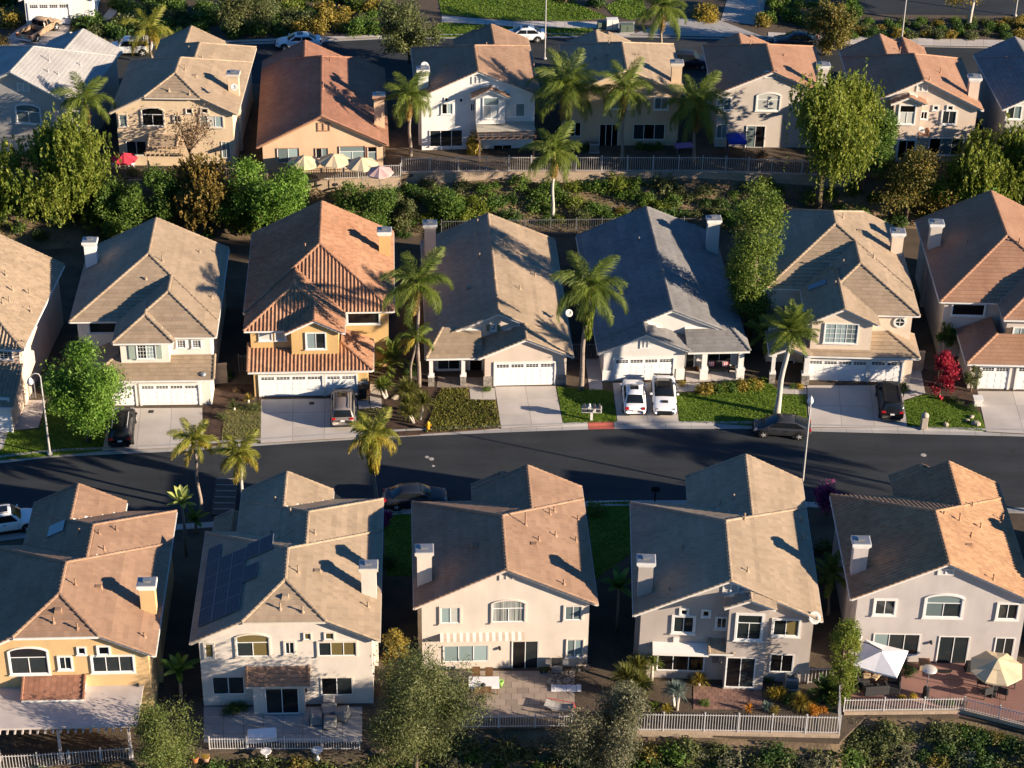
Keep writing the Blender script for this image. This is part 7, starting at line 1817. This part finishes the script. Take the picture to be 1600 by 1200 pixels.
pot('small dark pot by the peach house patio door', (846, 1051), .125, .16, BLACKP, L_DARK); pot('second small dark pot by the peach house patio door', (853, 1050), .125, .16, BLACKP, L_GREEN); pot('orange flower pot on the pale grey porch', (1092, 578), .18, .16, TERRAC, L_ORANGE)
pot('red pot by the salmon roofed driveway bed', (1470, 624), .12, .16, FAB_R, None)
# covered furniture of the cream house
def covered(label, px, z, rot, w, d, h, hb, m=None, name='covered_chair', cat='covered chair', grp='covered chairs round the covered table'):
    p = G(*px, z); r = thing(name, label, cat, p, math.radians(rot), grp); b = MB()
    V = [(-w/2, -d/2, 0), (w/2, -d/2, 0), (w/2, d/2, 0), (-w/2, d/2, 0), (-w/2+.05, -d/2+.05, h), (w/2-.05, -d/2+.05, h), (w/2-.07, d/2-.1, hb), (-w/2+.07, d/2-.1, hb)]
    b.mesh(V, [(3, 2, 1, 0), (4, 5, 6, 7), (0, 1, 5, 4), (1, 2, 6, 5), (2, 3, 7, 6), (3, 0, 4, 7)]); b.build('fabric_cover', m or COVERM, r, bevel=.06)
    b = MB(); b.box(-w/2-.02, w/2+.02, -d/2-.02, d/2+.02, .05, .08); b.build('draw_cord', BLACKP, r)
covered('grey covered chair nearest the patio door of the cream house', (494, 1128), .125, 100, .85, .85, .6, .95); covered('grey covered chair in front of the covered table', (516, 1134), .125, 180, .85, .85, .6, .95); covered('grey covered chair on the olive tree side of the covered table', (535, 1122), .125, 250, .85, .85, .6, .95); covered('grey covered chair behind the covered table against the wall', (514, 1100), .125, 0, .85, .85, .6, .95)
covered('low grey covered table between the covered chairs', (515, 1116), .125, 10, 1.1, 1.1, .62, .62, name='covered_table', cat='covered table', grp=None); covered('long white covered bench by the picket fence', (410, 1156), .125, 8, 1.9, .75, .45, .75, FAB_W, name='covered_bench', cat='covered bench', grp=None)
for px, lab in (((416, 1188), 'white bird bath nearer the orange house below the fence'), ((496, 1186), 'white bird bath nearer the olive tree below the fence')):
    p = gpt(*px); r = thing('bird_bath', lab, 'bird bath', p); b = MB(); b.lathe([(.2, -.3), (.16, .05), (.07, .12), (.06, .55), (.12, .62)], 10); b.build('pedestal', WHITE, r, smooth=True); b = MB(); b.lathe([(.1, .6), (.3, .68), (.36, .76), (.32, .76), (.02, .70)], 14); b.build('bowl', WHITE, r, smooth=True)
# red patio
def sofa(label, px, rot, L=1.6):
    p = G(*px, .125); r = thing('wicker_sofa', label, 'sofa', p, math.radians(rot), 'wicker sofas under the white parasol'); b = MB(); b.box(-L/2, L/2, -.4, .4, .05, .38); b.build('seat_base', WICK, r, bevel=.03); b = MB(); b.box(-L/2, L/2, .28, .42, .38, .8); b.build('backrest', WICK, r, bevel=.03)
    for sx in (-1, 1): b = MB(); b.box(sx*(L/2-.07)-.07, sx*(L/2-.07)+.07, -.4, .28, .38, .62); b.build('armrest', WICK, r, bevel=.02)
    for k in (-1, 1): b = MB(); b.box(k*L/4-L/4+.1, k*L/4+L/4-.1, -.36, .26, .39, .5); b.build('cushion', WICK, r, bevel=.04)
sofa('dark wicker sofa turned away in front of the cushioned table', (1367, 1082), 188); sofa('dark wicker sofa on the house corner side under the white parasol', (1345, 1066), 95, 1.3); sofa('dark wicker sofa facing the patio heater side', (1396, 1076), -100, 1.4)
table('low wooden table heaped with tan cushions under the white parasol', (1364, 1062), .125, -20, 1.5, .8, WOOD, WOOD, h=.5, name='low_table')
for k, (dx, dy) in enumerate(((-10, 1), (3, 3), (10, -2))):
    p = G(1364+dx, 1056+dy, .63); b = MB(); b.box(-.28, .28, -.24, .24, 0, .14, taper=.03); o = b.build('cushion', CUSH, bevel=.05); o.location = p; o.rotation_euler = (0, 0, k*.9); tag(o, ['tan cushion on the low table nearest the house corner', 'tan cushion in the middle of the low table', 'tan cushion on the low table nearest the heater'][k], 'cushion', 'tan cushions on the low table')
p = G(1443, 1045, .125); r = thing('patio_cabinet', 'square wooden patio cabinet against the pale wall', 'cabinet', p); b = MB(); b.box(-.34, .34, -.28, .28, .06, .62); b.build('body', CUSH, r, bevel=.02); b = MB(); b.box(-.37, .37, -.31, .31, .62, .66); b.build('top', WOOD, r)
p = G(1446, 1088, .125); r = thing('patio_heater', 'mushroom shaped patio heater on the red patio', 'patio heater', p); H_ = height_at(p, 1044); b = MB(); b.lathe([(.26, 0), (.26, .06), (.22, .1), (.22, .72), (.10, .78), (.05, .8)], 12); b.build('tank_housing', BLACKP, r); b = MB(); b.tube([(0, 0, .78), (0, 0, H_-.35)], .03, 8); b.build('pole', METAL, r); b = MB(); b.lathe([(.09, H_-.4), (.11, H_-.12), (.05, H_-.1)], 10); b.build('burner', METAL, r); b = MB(); b.lathe([(.5, H_-.1), (.48, H_-.07), (.25, H_+.02), (.06, H_+.06), (.01, H_+.06)], 20); b.build('reflector', mat('reflector', (.62, .58, .52), rough=.35, metal=.5), r, smooth=True)
p = G(1553, 1078, .125); r = thing('round_table', 'dark round table below the beige octagonal parasol', 'table', p); b = MB(); b.lathe([(.65, .70), (.65, .74), (.01, .745)], 18); b.build('table_top', WICK, r); b = MB(); b.lathe([(.3, 0), (.06, .06), (.05, .7)], 10); b.build('pedestal', BLACKP, r)
for k, px in enumerate(((1540, 1088), (1566, 1088), (1533, 1072), (1576, 1073))): chair(['dark patio chair under the beige parasol facing the fence bend', 'dark patio chair under the beige parasol at the frame side front', 'dark patio chair under the beige parasol at the patio door side', 'dark patio chair under the beige parasol at the frame side back'][k], px, .125, (180+20, 180-25, 80, -80)[k], WICK, w=.62, back=.95, group='dark chairs under the beige parasol')
p = G(1474, 1046, .13); b = MB(); n = 12; b.face([(.6*math.cos(math.pi*k/n+math.pi), .42*math.sin(math.pi*k/n+math.pi), .01) for k in range(n+1)]); o = b.build('doormat', BLACKP); o.location = p; tag(o, 'dark half round doormat at the pale house patio door', 'doormat')
p = G(1515, 1048, .125); covered('dark covered planter box by the pale house patio door', (1515, 1047), .125, 0, .7, .6, .7, .7, BLACKP, 'covered_planter', 'planter', None)
# air conditioners
def aircon(label, px, z):
    p = G(*px, z); r = thing('air_conditioner', label, 'air conditioner', p); b = MB(); b.box(-.42, .42, -.42, .42, .08, .85)
    b.build('case', mat('ac_grey', (.30, .30, .29), (.25, .25, .24), 5, .6), r, bevel=.04); b = MB(); b.box(-.5, .5, -.5, .5, 0, .07); b.build('pad', CONC2, r); b = MB()
    for q in (.12, .2, .28, .36): b.lathe([(q, .86), (q+.02, .875), (q+.03, .86)], 16)
    b.build('fan_guard', METAL, r)
    b = MB()
    for k in range(10): b.box(-.38, .38, -.435, -.421, .14+k*.065, .16+k*.065)
    b.build('grille', BLACKP, r)
aircon('grey air conditioner beside the white gate fence', (1236, 1072), .125); aircon('dark air conditioner beside the tan house patio door', (928, 236), 3.5)
# upper terrace things
p = G(1149, 242, 3.5); r = thing('canopy_tent', 'blue canopy tent on slim legs behind the mauve roofed house', 'canopy', p, .05); BLUE = mat('blue_fabric', (.006, .05, .42), (.005, .04, .34), 3, .7); b = MB(); w = .85; zt = 1.75
for a, c in (((-w, -w), (w, -w)), ((w, -w), (w, w)), ((w, w), (-w, w)), ((-w, w), (-w, -w))): b.face([(*a, zt), (*c, zt), (0, 0, zt+.55)]); b.face([(*a, zt-.28), (*c, zt-.28), (*c, zt), (*a, zt)])
b.build('canopy', BLUE, r)
for sx in (-1, 1):
    for sy in (-1, 1): b = MB(); b.tube([(sx*w, sy*w, 0), (sx*w, sy*w, zt)], .025, 6); b.build('leg', METAL, r)
b = MB(); b.box(-.8, -.76, -.6, .7, .3, 1.5); b.build('side_curtain', mat('navy_cloth', (.01, .018, .07), rough=.8), r)
table('purple topped games table at the side of the tan house', (1068, 236), 3.5, 12, 1.7, 1.1, METAL, mat('purple_top', (.26, .15, .36), rough=.6), h=.6, name='games_table')
p = G(1367, 261, 3.5); r = thing('covered_stack', 'bright blue tarpaulin wrapped stack beside the green tree', 'tarpaulin', p); b = MB(); b.box(-.42, .42, -.4, .4, 0, 1.0, taper=.06); b.build('tarpaulin', BLUE, r, bevel=.08); b = MB(); b.tube([(-.43, -.42, .5), (.43, -.42, .5)], .015, 5); b.box(-.44, .44, -.42, .42, .62, .65); b.build('strap', BLACKP, r)
TAN = mat('pergola_tan', (.50, .36, .22), (.42, .30, .18), 4, .8)
lean_roof(B1, (231, 206, 276, 230), .35, 1.3)
def pergola(h, x0, x1, yf, z, m, n, beams=2):
    b = MB()
    for xx in (x0+.1, x1-.1): b.box(xx-.07, xx+.07, yf+.1, yf+.24, 0, z-.2)
    o = MB(); o.box(x0-.2, x1+.2, yf+.05, yf+.19, z-.2, z-.02); r = o.build('pergola', m, h.root); b.build('pergola_post', m, r)
    for k in range(n):
        xx = x0+(x1-x0)*k/(n-1); q = MB(); q.box(xx-.04, xx+.04, yf-.25, .3, z, z+.13); q.build('rafter', m, r)
    for k in range(6):
        yy = yf+.0+(0.2-yf)*k/6; q = MB(); q.box(x0-.15, x1+.15, yy-.03, yy+.03, z+.132, z+.18); q.build('slat', m, r)
xa, xb = B1.w(228, 240, -2.4)[0], B1.w(286, 240, -2.4)[0]; pergola(B1, xa, xb, -2.4, 2.45, TAN, 9)
xa, xb = B3.w(748, 230, -2.6)[0], B3.w(836, 230, -2.6)[0]; GRN = mat('shade_mesh', (.50, .46, .38), (.44, .40, .33), 3, .85); pergola(B3, xa, xb, -2.6, 2.5, mat('pergola_dark', (.16, .11, .08), (.12, .08, .06), 4, .8), 9); q = MB(); q.box(xa-.1, xb+.1, -1.7, .3, 2.70, 2.73); q.build('shade_panel', GRN, B3.root)
def bin_(label, px, z, m):
    p = G(*px, z); r = thing('wheelie_bin', label, 'bin', p); b = MB(); V = [(-.24, -.27, .06), (.24, -.27, .06), (.24, .27, .06), (-.24, .27, .06), (-.29, -.33, 1.0), (.29, -.33, 1.0), (.29, .33, 1.0), (-.29, .33, 1.0)]; b.mesh(V, [(3, 2, 1, 0), (4, 5, 6, 7), (0, 1, 5, 4), (1, 2, 6, 5), (2, 3, 7, 6), (3, 0, 4, 7)]); b.build('body', m, r, bevel=.03); b = MB(); b.box(-.31, .31, -.36, .36, 1.0, 1.06, taper=.04); b.build('lid', m, r, bevel=.02)
    for sx in (-1, 1): b = MB(); b.tube([(sx*.27-.02, .27, .1), (sx*.27+.02, .27, .1)], .1, 10); b.build('wheel', TYRE, r)
bin_('dark bin beside the ochre house garage', (568, 622), .125, BLACKP); bin_('brown bin next to the dark one at the ochre house', (573, 616), .125, WOOD)
r = thing('porch_bench', 'dark bench with red striped cushions on the pale grey porch', 'bench', G(1122, 580, .18)); b = MB(); b.box(-.85, .85, -.28, .28, .3, .4); b.build('seat', WICK, r); b = MB(); b.box(-.85, .85, .24, .30, .4, .85); b.build('backrest', WICK, r)
for sx in (-1, 1):
    b = MB(); b.box(sx*.85-.04, sx*.85+.04, -.28, .28, 0, .6); b.build('armrest', WICK, r)
    b = MB()
    for k in range(6): b.box(sx*.55-.24+k*.08, sx*.55-.16+k*.08, .08, .2, .41, .8, mi=k % 2)
    b.build('cushion', [FAB_W, FAB_R], r)
chair('white folding chair beside the red parasol', (182, 262), 3.5, 140, FAB_W); chair('white garden seat under the red parasol edge', (206, 262), 3.5, 200, FAB_W)
